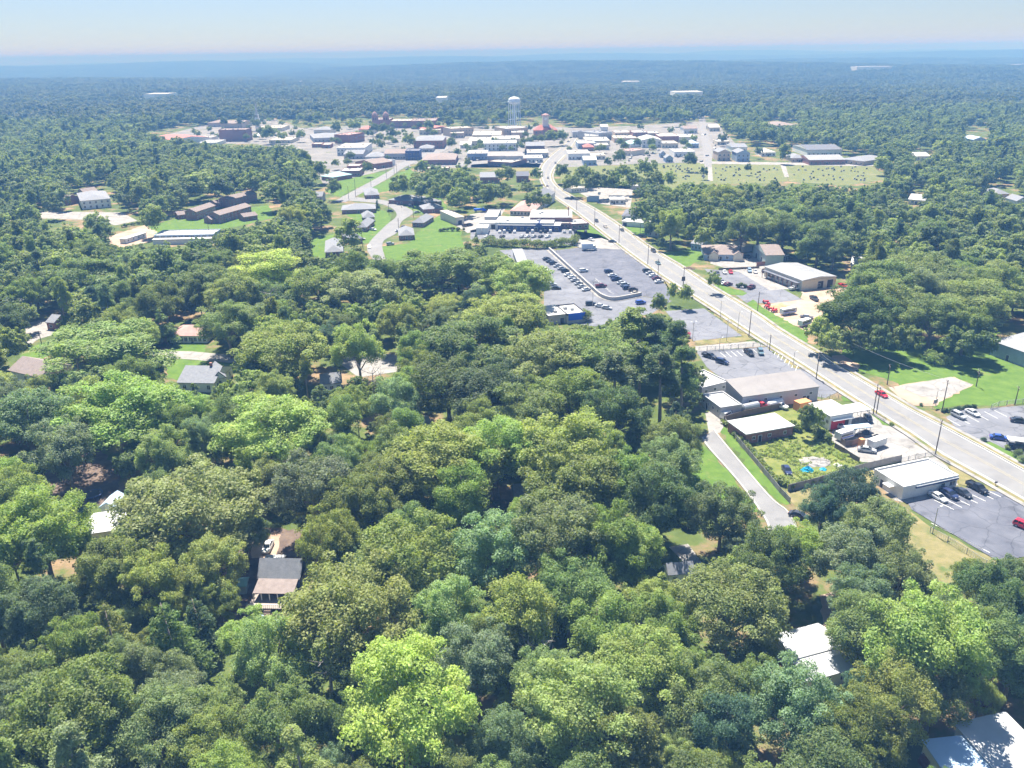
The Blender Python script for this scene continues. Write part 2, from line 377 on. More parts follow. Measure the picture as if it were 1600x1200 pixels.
area("concrete pad", CONC, [(1402,604),(1486,589),(1520,601),(1478,622),(1440,620)], 3)
area("driveway", SAND, [(1300,556),(1318,555),(1345,572),(1338,580),(1312,578)], 2, False)
area("concrete pad", CONC, [(1102,645),(1120,640),(1135,660),(1125,676),(1108,680)], 2)
area("parking lot", ASPH, [(1088,549),(1199,542),(1266,584),(1310,612),(1290,622),(1140,600),(1105,575)], 2)
area("parking lot", ASPH, [(1040,486),(1100,482),(1160,525),(1084,533),(1060,512)], 2)
area("side road", CONC, [(1086,541),(1178,533),(1195,541),(1088,549)], 1)
area("parking lot", ASPH, [(1100,420),(1155,425),(1203,454),(1224,452),(1254,468),(1206,474),(1166,473),(1150,462),(1165,455),(1120,440)], 2)
area("concrete lot", CONC, [(1112,400),(1185,395),(1200,415),(1256,452),(1224,452),(1203,454),(1153,425),(1110,412)], 1)
area("sandy lot", SAND, [(1206,474),(1254,468),(1250,448),(1320,445),(1330,450),(1300,470),(1292,488),(1262,520),(1245,510),(1215,494),(1188,478)], 1)
area("orange clay", CLAY, [(1202,478),(1222,474),(1232,480),(1226,486),(1212,490)], 2, False)
area("parking lot", ASPH, [(780,391),(862,386),(927,455),(945,467),(1002,463),(1050,470),(1015,492),(975,492),(950,505),(930,510),(850,500),(850,440),(800,405)], 1)
area("parking lot", ASPHD, [(862,392),(905,387),(971,390),(1032,432),(1048,458),(1045,470),(1002,462),(962,468),(943,464),(926,452)], 2)
area("parking lot", ASPH, [(735,360),(775,352),(880,358),(935,366),(968,384),(905,386),(860,377),(735,374)], 1)
area("concrete lot", CONC, [(712,352),(735,335),(790,325),(775,352),(750,362),(730,364)], 1)
area("driveway", CONC, [(940,372),(968,382),(975,390),(905,388),(903,376)], 2)
area("lot", CONC, [(903,300),(925,290),(990,290),(985,325),(935,318)], 1)
area("lawn", GRASS, [(640,380),(652,363),(688,335),(700,345),(720,362),(725,385),(690,402),(604,408),(598,385)], 1)
area("lawn", GRASS, [(488,372),(530,365),(540,372),(512,402),(490,405),(486,390)], 1)
area("lawn", GRASS, [(535,332),(590,325),(612,335),(608,352),(580,380),(560,380),(555,345)], 1)
area("lawn", GRASS, [(600,320),(690,308),(700,330),(650,335),(618,318)], 1)
area("lawn", GRASS, [(508,300),(520,285),(560,276),(600,268),(604,272),(545,300),(532,308)], 1)
area("lawn", GRASS, [(556,306),(605,281),(640,262),(650,275),(640,290),(600,300)], 1)
area("lawn", GRASS, [(225,358),(260,345),(420,320),(430,340),(380,352),(335,360),(240,370)], 1)
area("lawn", DRYGRASS, [(820,232),(850,230),(846,265),(800,268),(735,262),(738,250),(820,250)], 1, False)
area("lawn", CEMG, [(870,262),(1105,254),(1108,290),(1060,300),(880,290)], 1, False)
area("cemetery lawn", CEMG, [(1042,257),(1225,257),(1232,283),(1200,287),(1068,288)], 2)
area("cemetery lawn", CEMG, [(1226,257),(1362,260),(1390,280),(1320,290),(1233,284)], 2)
area("path", CONC, [(1106,254),(1112,254),(1114,283),(1106,283)], 4, False)
area("path", CONC, [(1219,257),(1227,257),(1233,277),(1226,277)], 4, False)
area("lane", CONC, [(1094,252),(1365,256),(1365,260),(1094,256)], 4, False)
TOWNP = M("town paving", (0.14, 0.135, 0.13), 0.9, 0.2, 0.05, spec=0.1, col2=(0.24, 0.23, 0.222), patch=((0.09, 0.12, 0.04), 0.03, 0.56))
area("town paving", TOWNP, [(232,218),(330,192),(430,186),(470,200),(560,196),(700,198),(830,196),(905,200),(1000,196),(1085,190),(1120,192),(1150,225),(1100,254),(1000,256),(870,262),(850,262),(700,262),(640,256),(560,276),(505,288),(480,240),(400,225),(330,224)], 1, False)
area("lawn", GRASS, [(260,531),(320,529),(322,552),(272,552)], 1)
area("street", CONC, [(225,548),(300,549),(372,556),(368,568),(300,562),(240,558)], 2)
area("lawn", GRASS, [(255,560),(368,566),(372,580),(300,600),(262,590)], 1, False)
area("lawn", GRASS, [(40,545),(90,528),(95,545),(70,560),(50,585),(30,560)], 1)
area("street", CONC, [(40,505),(90,495),(95,520),(60,530),(40,545)], 2)
area("street", CONC, [(520,560),(620,552),(628,580),(560,590)], 2)
area("street", CONC, [(60,331),(122,331),(190,332),(215,345),(180,352),(150,344),(60,341)], 1)
area("yard", SAND, [(165,372),(225,352),(245,362),(235,378),(185,388)], 2)
area("driveway", CONC, [(1045,855),(1075,850),(1105,890),(1095,910),(1080,890)], 2)
area("bare yard", MULCH, [(345,830),(500,825),(530,880),(520,990),(350,1010),(330,900)], 1, False)
area("bare yard", SAND, [(395,830),(440,835),(425,880),(390,880)], 2, False)
area("bare yard", MULCH, [(70,730),(150,700),(190,740),(170,790),(70,790)], 1)
area("dirt path", SAND, [(1280,930),(1310,925),(1308,1000),(1285,985)], 1)

# main road: two kerb lines measured in the photograph
RL = [(1680,840),(1600,780),(1487,719),(1430,680),(1367,641),(1316,609),(1242,561),(1177,521),(1114,480),(1050,440),(1012,414),(967,381),(928,351),(897,327),(867,306),(850,286),(846,265),(857,248),(877,231),(890,219),(900,211.5)]
RR = [(1680,776),(1600,736),(1512,687),(1430,645),(1399,627),(1337,590),(1280,556),(1215,517),(1177,490),(1110,449),(1065,419),(1017,390),(970,356),(930,329),(889,306),(867,290),(860,275),(868,258),(886,239),(896,224),(904,211.5)]
ra, rb = ribbon("main road", ROADM, RL, RR, 6)
KEEP.append(RL + RR[::-1])
ctr = [a.lerp(b, 0.5) for a, b in zip(ra, rb)]
def lerpline(t): return [a.lerp(b, t) for a, b in zip(ra, rb)]
def dashes(line, mat, wd, dash, gap, layer):
    mb = MB(); acc = 0; on = True
    for i in range(len(line) - 1):
        p, q = line[i], line[i + 1]; L = (q - p).length; t = 0; d = (q - p).normalized(); n = Vector((-d.y, d.x, 0)) * wd / 2
        while t < L:
            rem = (dash if on else gap) - acc; e = min(L, t + rem)
            if on:
                a_, b_ = p + d * t, p + d * e
                mb.sheet([(a_ - n)[:2], (b_ - n)[:2], (b_ + n)[:2], (a_ + n)[:2]], 0.03 * layer)
            acc += e - t; t = e
            if acc >= (dash if on else gap) - 1e-6: on = not on; acc = 0
    return structure(mb.obj("road marking", mat))
for t_ in (0.47, 0.53): dashes(lerpline(t_), YELLOW, 0.12, 1e9, 1, 7)
for t_ in (0.035, 0.965): dashes(lerpline(t_), WHITE, 0.14, 1e9, 1, 7)
strip("kerb", KERB, offset(ra, -0.05), offset(ra, -0.45), 6, 0.13)
strip("kerb", KERB, offset(rb, 0.05), offset(rb, 0.45), 6, 0.13)
strip("grass verge", DRYGRASS, offset(ra, -0.47), offset(ra, -1.5), 6, 0.10)
strip("grass verge", DRYGRASS, offset(rb, 0.47), offset(rb, 1.4), 6, 0.10)
strip("pavement", CONC, offset(ra, -1.52), offset(ra, -2.8), 6, 0.11)
strip("pavement", CONC, offset(rb, 1.42), offset(rb, 2.7), 6, 0.11)

# side streets
sa, sb = ribbon("side street", ROADM, [(1096,684),(1106,700),(1150,750),(1185,797),(1200,830),(1180,870)], [(1117,672),(1126,684),(1200,772),(1232,800),(1245,832),(1220,880)], 4)
KEEP.append([(1096,684),(1106,700),(1150,750),(1185,797),(1232,800),(1200,772),(1126,684),(1117,672)])
strip("kerb", KERB, offset(sa, -0.05), offset(sa, -0.5), 4, 0.12); strip("kerb", KERB, offset(sb, 0.05), offset(sb, 0.5), 4, 0.12)
ribbon("residential street", ROADM, [(587,412),(574,385),(600,355),(620,335),(596,319),(535,313)], [(604,412),(598,379),(620,364),(628,346),(646,331),(618,317),(592,312),(535,306)], 4)
KEEP.append([(587,406),(574,385),(600,355),(620,335),(596,319),(547,313),(547,308),(600,312),(640,325),(646,333),(628,346),(620,364),(598,379),(604,404)])
ribbon("uphill street", ROADM, [(520,316),(540,305),(602,271),(642,247),(680,234),(696,226),(699,212)], [(540,316),(560,305),(605,280),(636,260),(690,238),(703,228),(703,212)], 5)
KEEP.append([(520,316),(540,305),(602,271),(642,247),(680,234),(700,230),(690,238),(636,260),(605,280),(560,305),(540,316)])
ribbon("straight street", ROADM, [(1101,262),(1098,235),(1095,210),(1091,181)], [(1112,262),(1112,235),(1107,210),(1101,181)], 5)
KEEP.append([(1098,258),(1090,180),(1104,180),(1116,258)])
ribbon("cross street", ROADM, [(846,252),(800,250),(740,252),(650,262)], [(850,256),(800,255),(740,257),(652,268)], 4)
# bay lines on the lots
def bays(p0, p1, n, length, layer=5, dirpx=(1, 0.5)):
    a, b = G(*p0), G(*p1); mb = MB()
    for i in range(n + 1):
        q = a.lerp(b, i / n); e = G(p0[0] + dirpx[0] * 8, p0[1] + dirpx[1] * 8) - a; d = e.normalized(); nn = Vector((-d.y, d.x, 0)) * 0.07
        r = q + d * length; mb.sheet([(q - nn)[:2], (r - nn)[:2], (r + nn)[:2], (q + nn)[:2]], 0.03 * layer)
    structure(mb.obj("bay marking", WHITE))
bays((1460,782), (1545,760), 7, 5.0); bays((1480,655), (1552,641), 5, 5.0, 5, (1, .55)); bays((1125,551), (1185,546), 7, 5.2, 5, (1, .85)); bays((1213,548), (1246,572), 6, 5.0, 5, (-.3, .6)); bays((930,436), (950,455), 5, 5.0)
bays((1455,818), (1510,846), 6, 5.2); bays((1560,720), (1582,732), 2, 6, 5, (.3, -1))
# ------------------------------------------------------------ buildings
WW = M("white painted wall", (0.70, 0.70, 0.68), 0.8, 0.08, 0.8)
CREAM = M("cream wall", (0.62, 0.56, 0.45), 0.8, 0.1, 0.8)
GREYW = M("grey metal wall", (0.46, 0.46, 0.50), 0.6, 0.08, 0.3, seams=('X', 2.6), seam_dark=0.85)
BLUEW = M("blue grey wall", (0.30, 0.38, 0.48), 0.7, 0.1, 0.6)
NAVYW = M("dark blue wall", (0.06, 0.085, 0.20), 0.7, 0.15, 0.6)
GREENW = M("grey green wall", (0.36, 0.43, 0.41), 0.7, 0.1, 0.6)
DKGREEN = M("dark green wall", (0.10, 0.15, 0.12), 0.7, 0.1, 0.6)
BRICK = M("red brick", (0.24, 0.105, 0.085), 0.9, 0.2, 1.6, col2=(0.36, 0.20, 0.16))
BRICKP = M("purple brown brick", (0.23, 0.125, 0.12), 0.9, 0.2, 1.2, col2=(0.31, 0.19, 0.18))
TANW = M("tan wall", (0.50, 0.40, 0.31), 0.85, 0.1, 0.6)
GREYP = M("grey plaster wall", (0.42, 0.42, 0.43), 0.85, 0.1, 0.6)
WOOD = M("weathered wood", (0.20, 0.15, 0.115), 0.9, 0.2, 1.5, seams=('X', 12.0), seam_dark=0.6)
RWHITE = M("white roof membrane", (0.37, 0.37, 0.36), 0.7, 0.08, 0.18, col2=(0.48, 0.48, 0.47), patch=((0.27, 0.265, 0.255), 0.3, 0.60))
RWORN = M("stained white roof", (0.33, 0.325, 0.315), 0.8, 0.1, 0.45, col2=(0.50, 0.50, 0.49), patch=((0.22, 0.215, 0.20), 0.35, 0.60))
RCREAM = M("cream flat roof", (0.33, 0.305, 0.255), 0.85, 0.1, 0.3, col2=(0.42, 0.39, 0.335), patch=((0.30, 0.28, 0.25), 0.2, 0.58))
RMETAL = M("white metal roof", (0.37, 0.38, 0.39), 0.55, 0.06, 0.3, col2=(0.48, 0.485, 0.49), patch=((0.29, 0.26, 0.235), 0.35, 0.64), seams=('X', 3.2), seam_dark=0.8, spec=0.4)
RBLUE = M("pale blue metal roof", (0.42, 0.55, 0.70), 0.45, 0.1, 0.3, seams=('X', 3.2), seam_dark=0.8, spec=0.4)
RGREY = M("grey shingles", (0.17, 0.178, 0.20), 0.95, 0.15, 1.4, col2=(0.26, 0.268, 0.29), seams=('Y', 2.4), seam_dark=0.88, detail=10)
RDARK = M("dark shingles", (0.10, 0.105, 0.13), 0.95, 0.15, 1.2, col2=(0.17, 0.175, 0.20), seams=('Y', 2.4), seam_dark=0.88)
RBROWN = M("brown shingles", (0.19, 0.155, 0.145), 0.95, 0.15, 1.0, col2=(0.27, 0.225, 0.21), seams=('Y', 2.4), seam_dark=0.88)
RPINK = M("pinkish shingles", (0.33, 0.20, 0.18), 0.95, 0.12, 0.8, col2=(0.42, 0.285, 0.26), seams=('Y', 2.4), seam_dark=0.9)
RRED = M("red roof", (0.36, 0.135, 0.115), 0.8, 0.12, 0.8, seams=('X', 2.0), seam_dark=0.85)
RTAN = M("tan metal roof", (0.20, 0.185, 0.18), 0.7, 0.1, 0.2, col2=(0.255, 0.24, 0.232), patch=((0.165, 0.145, 0.135), 0.2, 0.6), seams=('X', 2.2), seam_dark=0.9)
RGM = M("grey metal roof", (0.21, 0.215, 0.225), 0.6, 0.1, 0.25, col2=(0.28, 0.285, 0.295), seams=('X', 2.6), seam_dark=0.85)
RTEAL = M("teal roof", (0.25, 0.45, 0.47), 0.6, 0.1, 0.5)
TRIM = M("white trim", (0.72, 0.72, 0.70), 0.6, 0.05, 1.0)
DTRIM = M("dark trim", (0.06, 0.06, 0.075), 0.7, 0.1, 1.0)
DOORM = M("dark door", (0.045, 0.045, 0.055), 0.5, 0.1, 1.0)
STEEL = M("galvanised steel", (0.42, 0.43, 0.44), 0.45, 0.1, 1.0, metal=0.5)
BLUEP = M("bright blue panel", (0.015, 0.11, 0.72), 0.5, 0.05, 0.5)
REDP = M("red panel", (0.60, 0.035, 0.05), 0.5, 0.08, 0.5)
ORANGE = M("orange paint", (0.60, 0.27, 0.11), 0.7, 0.12, 0.8)
TARP = M("blue tarp", (0.02, 0.38, 0.62), 0.45, 0.15, 0.8)

def rect(fl, fr, br, h):
    A, B = G(*fl, h), G(*fr, h); u = (B - A); wd = u.length; u.normalize(); v = Vector((-u.y, u.x, 0))
    if isinstance(br, tuple): dp = max(2.0, (G(*br, h) - B).dot(v))
    else: dp = float(br)
    c = (A + B) / 2 + v * dp / 2
    return Vector((c.x, c.y, 0)), wd, dp, math.atan2(u.y, u.x)

WINM = {}
def win_mesh(wd, ht, door=False):
    k = (round(wd, 1), round(ht, 1), door)
    if k not in WINM:
        mb = MB(); t = 0.09
        mb.box(-wd / 2, wd / 2, -0.02, 0.06, 0, ht, 1); mb.box(-wd / 2 - t, -wd / 2, -0.06, 0.06, -t, ht + t, 0); mb.box(wd / 2, wd / 2 + t, -0.06, 0.06, -t, ht + t, 0)
        mb.box(-wd / 2, wd / 2, -0.06, 0.06, ht, ht + t, 0)
        if not door: mb.box(-wd / 2, wd / 2, -0.07, 0.06, -t, 0, 0); mb.box(-0.03, 0.03, -0.045, 0.06, 0, ht, 0)
        WINM[k] = mb.mesh("door" if door else "window", [TRIM, DOORM if door else GLASS])
    return WINM[k]

def roof_part(kind, wd, dp, h, rh, ov, mat, root, wall):
    a, b = wd / 2 + ov, dp / 2 + ov; mb = MB(); z0 = h - 0.04; z1 = h + rh
    if kind == 'flat':
        mb.box(-wd / 2 + .25, wd / 2 - .25, -dp / 2 + .25, dp / 2 - .25, h - .5, h - .3)
    elif kind == 'slab':
        mb.box(-a, a, -b, b, h - 0.02, h + 0.28)
    elif kind == 'shed':
        mb.add([(-a, -b, z0), (a, -b, z0), (a, b, z1 - .1), (-a, b, z1 - .1), (-a, -b, z0 + .15), (a, -b, z0 + .15), (a, b, z1 + .05), (-a, b, z1 + .05)], [(3, 2, 1, 0), (4, 5, 6, 7), (0, 1, 5, 4), (1, 2, 6, 5), (2, 3, 7, 6), (3, 0, 4, 7)])
    elif kind in ('gx', 'gy', 'hip'):
        if kind == 'gx': R_ = [(-a, 0, z1), (a, 0, z1)]
        elif kind == 'gy': R_ = [(0, -b, z1), (0, b, z1)]
        elif a >= b: R_ = [(-a + b, 0, z1), (a - b, 0, z1)]
        else: R_ = [(0, -b + a, z1), (0, b - a, z1)]
        vs = [(-a, -b, z0), (a, -b, z0), (a, b, z0), (-a, b, z0)] + R_
        # thin fascia below the eaves
        e = 0.16; vs = vs + [(-a, -b, z0 - e), (a, -b, z0 - e), (a, b, z0 - e), (-a, b, z0 - e)]
        if kind == 'gx' or (kind == 'hip' and a >= b): fs = [(0, 1, 5, 4), (1, 2, 5), (2, 3, 4, 5), (3, 0, 4)]
        else: fs = [(0, 1, 4), (1, 2, 5, 4), (2, 3, 5), (3, 0, 4, 5)]
        fs += [(6, 7, 1, 0), (7, 8, 2, 1), (8, 9, 3, 2), (9, 6, 0, 3), (9, 8, 7, 6)]
        mb.add(vs, fs)
    r = mb.obj("roof", mat, root)
    if kind in ('gx', 'gy'):
        t = 0.02
        for s in (-1, 1):
            g = MB()
            if kind == 'gx':
                P = [(s * (a + t), -b + ov, z0 + .02), (s * (a + t), b - ov, z0 + .02), (s * (a + t), 0, z1 - rh * ov / b - .12)]
            else: P = [(-a + ov, s * (b + t), z0 + .02), (a - ov, s * (b + t), z0 + .02), (0, s * (b + t), z1 - rh * ov / a - .12)]
            g.add(P, [(0, 1, 2)]); g.obj("gable", wall, root)
    return r

BLD = []
def building(name, label, fl, fr, br, h, kind='flat', wall=None, roof=None, rh=1.6, ov=0.35, wins=(), doors=(), units=0, chimney=None, cat='building', group=None, base=0.0, sub=None, trim=None):
    wall = wall or WW; roof = roof or RWHITE
    c, wd, dp, rz = rect(fl, fr, br, h)
    c.z = base
    root = empty(name, c, rz, label, cat, group)
    build_at(root, wd, dp, h, kind, wall, roof, rh, ov, wins, doors, units, chimney, trim)
    BLD.append((root, wd, dp, h))
    return root, wd, dp
def build_at(root, wd, dp, h, kind, wall, roof, rh, ov, wins, doors, units, chimney, trim=None):
    mb = MB(); x, y = wd / 2, dp / 2
    hs = h - 0.05
    zb = hs if kind != 'shed' else hs + rh - .12
    vs = [(-x, -y, -.3), (x, -y, -.3), (x, y, -.3), (-x, y, -.3), (-x, -y, hs), (x, -y, hs), (x, y, zb), (-x, y, zb)]
    mb.add(vs, [(0, 1, 5, 4), (1, 2, 6, 5), (2, 3, 7, 6), (3, 0, 4, 7)])
    mb.obj("wall", wall, root)
    if kind == 'flat':
        p = MB(); t = .25; z0, z1 = h - .6, h + .12
        p.box(-x - .06, x + .06, -y - .06, -y + t, z0, z1); p.box(-x - .06, x + .06, y - t, y + .06, z0, z1)
        p.box(-x - .06, -x + t, -y + t, y - t, z0, z1); p.box(x - t, x + .06, -y + t, y - t, z0, z1)
        p.obj("parapet", trim or wall, root)
    rf = roof_part(kind, wd, dp, h, rh, ov, roof, root, wall)
    for face, n, z0, ww, hh in wins:
        me = win_mesh(ww, hh); L = wd if face in 'FB' else dp
        for i in range(n):
            t = (i + .5) / n * L - L / 2
            o = link("window", me, root)
            if face == 'F': o.location = (t, -y, z0); o.rotation_euler = (0, 0, 0)
            elif face == 'B': o.location = (t, y, z0); o.rotation_euler = (0, 0, math.pi)
            elif face == 'L': o.location = (-x, t, z0); o.rotation_euler = (0, 0, -math.pi / 2)
            else: o.location = (x, t, z0); o.rotation_euler = (0, 0, math.pi / 2)
    for face, t, ww, hh in doors:
        o = link("door", win_mesh(ww, hh, True), root); L = wd if face in 'FB' else dp; q = (t - .5) * L
        if face == 'F': o.location = (q, -y, 0)
        elif face == 'L': o.location = (-x, -q, 0); o.rotation_euler = (0, 0, -math.pi / 2)
        else: o.location = (x, q, 0); o.rotation_euler = (0, 0, math.pi / 2)
    for i in range(units):
        u = MB(); s = 0.6 + .4 * random.random(); ux = random.uniform(-x * .7, x * .7); uy = random.uniform(-y * .6, y * .6)
        zt = h - .3 if kind == 'flat' else h + .28
        u.box(ux - s, ux + s, uy - s * .8, uy + s * .8, zt, zt + .9); u.lathe([(s * .5, zt + .9), (s * .5, zt + 1.0), (.05, zt + 1.0)], 8, 0, (ux, uy))
        u.obj("rooftop_unit", STEEL, rf)
    if chimney:
        cx, cyy, top = chimney; q = MB(); q.box(cx * wd - .35, cx * wd + .35, cyy * dp - .35, cyy * dp + .35, h, top); q.box(cx * wd - .42, cx * wd + .42, cyy * dp - .42, cyy * dp + .42, top, top + .15)
        q.obj("chimney", BRICK, rf)

# ---- right foreground
B1, w1, d1 = building("office_building", "long white flat-roofed office with dark blue trim beside four parked cars", (1412,761), (1497.5,742.5), (1464,713), 3.6, 'flat', WW, RWORN, wins=(), doors=(('F', .74, 1.1, 2.2), ('L', .3, 1.0, 2.1)))
def part_on(root, name, mat, x0, x1, y0, y1, z0, z1):
    return MB().box(x0, x1, y0, y1, z0, z1).obj(name, mat, root)
part_on(B1, "trim_band", NAVYW, -w1 * .28, w1 / 2 + .05, -d1 / 2 - .3, -d1 / 2 - .07, 2.6, 3.05)
part_on(B1, "eave_canopy", TRIM, -w1 * .28, w1 / 2 + .05, -d1 / 2 - .4, -d1 / 2 - .08, 3.06, 3.25)
for q in (.42, .47): o = link("window", win_mesh(.8, 1.2), B1); o.location = (w1 * (q - .03), -d1 / 2, 1.1)
part_on(B1, "side_awning", TRIM, -w1 / 2 - 1.6, -w1 / 2 - .02, -d1 * .22, d1 * .02, 2.3, 2.42)
WALKW = part_on(B1, "walkway", CONC, -w1 / 2, w1 / 2 + 1, -d1 / 2 - 1.6, -d1 / 2 - .02, 0, .14)
building("warehouse", "big grey metal warehouse with brown sloping roof behind the tanker truck", (1161,620), (1279.5,604), (1265,584), 4.6, 'shed', GREYW, RTAN, rh=1.6, ov=.25, wins=(('F', 5, 2.4, .9, .8),), doors=(('F', .82, 1.1, 2.2), ('F', .87, 1.0, 2.1)), cat='warehouse')
building("annex", "white flat-roofed annex joined to the left end of the grey warehouse", (1126,637), (1159,632), (1145,609), 3.6, 'flat', GREYP, RWHITE, wins=(('L', 4, 1.5, 1.0, .9),), doors=(('L', .3, 1.0, 2.1),))
building("annex", "white-roofed block between pine trees and the parking lot with white bay lines", (1097,606), (1138,596), (1124,572), 3.4, 'flat', GREYP, RWHITE, wins=(('F', 3, 1.4, 1.0, .9),))
building("brick_shed", "low red brick shed with a bright white roof beside the overgrown lot", (1166,679), (1239.5,666), (1216,646), 3.0, 'slab', BRICK, RWHITE, wins=(('F', 3, 1.1, .9, .9),), doors=(('F', .3, 1.0, 2.0),), cat='shed')
B5, w5, d5 = building("repair_shop", "white repair shop with dark side windows and a red shutter by the main road", (1297.5,651), (1332.5,645), (1302.5,625.5), 4.2, 'slab', WW, RWHITE, ov=.3, wins=(('L', 5, 1.8, 1.0, 1.0),), doors=(('F', .7, 2.6, 2.6),), cat='workshop')
part_on(B5, "shutter", REDP, -w5 * .42, w5 * .18, -d5 / 2 - .12, -d5 / 2 - .02, .1, 2.9)
part_on(B5, "awning", TRIM, -w5 * .45, w5 * .5, -d5 / 2 - 1.1, -d5 / 2 - .14, 3.0, 3.15)
def canopy(name, label, fl, fr, br, h, roofm, nx=3, cat='canopy'):
    c, wd, dp, rz = rect(fl, fr, br, h); r = empty(name, c, rz, label, cat)
    MB().box(-wd / 2, wd / 2, -dp / 2, dp / 2, h - .12, h + .1).obj("roof", roofm, r)
    for i in range(nx):
        for s in (-1, 1):
            x = -wd / 2 + .4 + (wd - .8) * i / (nx - 1); MB().tube([(x, s * (dp / 2 - .4), 0), (x, s * (dp / 2 - .4), h - .1)], .08, 6).obj("post", STEEL, r)
    return r
canopy("carport", "white carport roof on posts joined to the white repair shop", (1332.5,645), (1362.5,640), (1343,629), 3.7, RWHITE)
canopy("carport", "pale blue carport roof among scrap in front of the repair shop", (1325,671), (1364,667), (1360,661), 2.6, RBLUE)
building("shipping_container", "orange metal container behind the white repair shop", (1250,632), (1268,628), (1263,622), 2.5, 'slab', ORANGE, ORANGE, ov=.03, cat='container')
building("tool_cabinet", "upright orange cabinet between the camper and the white box trailer", (1346,689), (1352,688), 1.2, 2.4, 'slab', ORANGE, ORANGE, ov=.03, cat='cabinet')
# big shed at the right edge
building("metal_building", "large blue-grey metal building with pale roof at the right edge beyond the lawn", (1551,533), (1645,566), (1665,535), 5.0, 'shed', BLUEW, RGM, rh=1.6, ov=.3, wins=(), doors=(('F', .3, 1.1, 2.1), ('F', .62, 1.1, 2.1)), cat='warehouse')
# ---- across the road
BS, ws, ds = building("auto_workshop", "tan workshop with two dark garage doors and a long low-gabled metal roof", (1254,438), (1307,431.5), (1249.5,410), 4.8, 'gy', CREAM, RGM, rh=.9, ov=.3, wins=(('F', 1, 1.2, 1.6, 1.1),), doors=(('F', .55, 3.0, 3.4), ('F', .83, 3.2, 3.6), ('L', .9, 1.1, 2.2)), cat='workshop')
part_on(BS, "awning", RDARK, -ws / 2 - 2.2, -ws / 2 - .02, -ds * .46, ds * .46, 3.3, 3.5)
for i in range(9):
    MB().box(-ws / 2 - 2.1, -ws / 2 - 1.9, -ds * .45 + i * ds * .112, -ds * .45 + i * ds * .112 + .2, 0, 3.3).obj("post", BRICK, BS)
for i in range(7): o = link("window", win_mesh(1.8, 1.6), BS); o.location = (-ws / 2, -ds * .38 + i * ds * .125, .9); o.rotation_euler = (0, 0, -math.pi / 2)
HG, wg, dg = building("house", "grey hip-roofed house with blue front and two cream gables above the car lot", (1101,397), (1158,398), (1150,384), 3.2, 'hip', BLUEW, RBROWN, rh=2.6, wins=(('F', 4, 1.0, 1.3, 1.2),), doors=(('F', .45, 1.0, 2.1),), cat='house')
for q in (-.25, .42):
    g = MB(); a_ = 2.6; x_ = wg * q; z_ = 3.1; y_ = -dg / 2 - 1.2
    g.add([(x_ - a_, y_, z_), (x_ + a_, y_, z_), (x_, y_, z_ + 1.9), (x_ - a_, y_ + 4, z_), (x_ + a_, y_ + 4, z_), (x_, y_ + 4, z_ + 1.9)], [(0, 3, 5, 2), (1, 2, 5, 4)]); g.obj("gable_roof", RBROWN, HG)
    g = MB(); g.box(x_ - a_ + .3, x_ + a_ - .3, y_ + .15, y_ + 1.3, 0, z_); g.add([(x_ - a_ + .3, y_ + .15, z_), (x_ + a_ - .3, y_ + .15, z_), (x_, y_ + .15, z_ + 1.6)], [(0, 1, 2)]); g.obj("gable_front", CREAM, HG)
building("barn", "grey-green two-storey barn with white doors beside the tan workshop", (1197,398.5), (1225,398), (1221,383), 5.2, 'gx', GREENW, RBROWN, rh=3.0, wins=(), doors=(('L', .3, 2.6, 2.8), ('L', .7, 2.4, 2.8)), cat='barn')
canopy("lean_to", "small lean-to roof on the right side of the grey-green barn", (1224,401), (1233,400), 5, 2.6, RGREY)
building("shed", "pale flat-roofed shed behind the grey house with cream gables", (1135,380), (1162,386), 7, 3.0, 'slab', GREYP, RCREAM, cat='shed')
building("house", "small white house with dark hip roof right of the main road", (972,337), (1002,338), (1000,328), 3.3, 'hip', WW, RDARK, rh=2.6, wins=(('F', 4, 1.0, 1.1, 1.5),), doors=(('F', .5, 1.0, 2.1),), cat='house', chimney=(.1, .1, 6.6))
building("garage", "long white flat garage just below the small white house", (972,346), (1012,349), (1010,344), 2.8, 'slab', WW, RWHITE, doors=(('F', .12, 2.4, 2.2),), cat='garage')
building("house", "pale green house half hidden by the big roadside oak", (1012,360), (1030,362), (1024,349), 3.4, 'gy', GREENW, RTEAL, rh=2.8, wins=(('F', 2, 1.0, 1.0, 1.3),), cat='house')
building("house", "pale blue house behind the big roadside oak", (1080,380), (1096,382), (1094,372), 3.6, 'gx', BLUEW, RGREY, rh=2.2, wins=(('F', 3, 1.0, 1.0, 1.3),), cat='house')
building("filling_station", "low white flat-roofed station among trees right of the main road", (953,312), (976,312), (974,306), 3.2, 'slab', WW, RWHITE, doors=(('F', .3, 1.2, 2.2),), wins=(('F', 3, .9, 1.6, 1.4),), cat='station')
building("trailer_home", "long white trailer building right of the bend in the main road", (893,295), (917,293), (915,288), 3.2, 'slab', WW, RCREAM, wins=(('F', 6, 1.2, 1.0, 1.0),), cat='trailer')
building("trailer", "blue-white box trailer parked by bare earth near the main road bend", (917,308), (936,308), 4, 3.2, 'slab', BLUEW, RWHITE, ov=.03, cat='trailer')
building("shed", "small white-roofed shed between oaks behind the low white station", (985,290), (996,291), 6, 2.8, 'slab', GREYP, RWHITE, cat='shed')
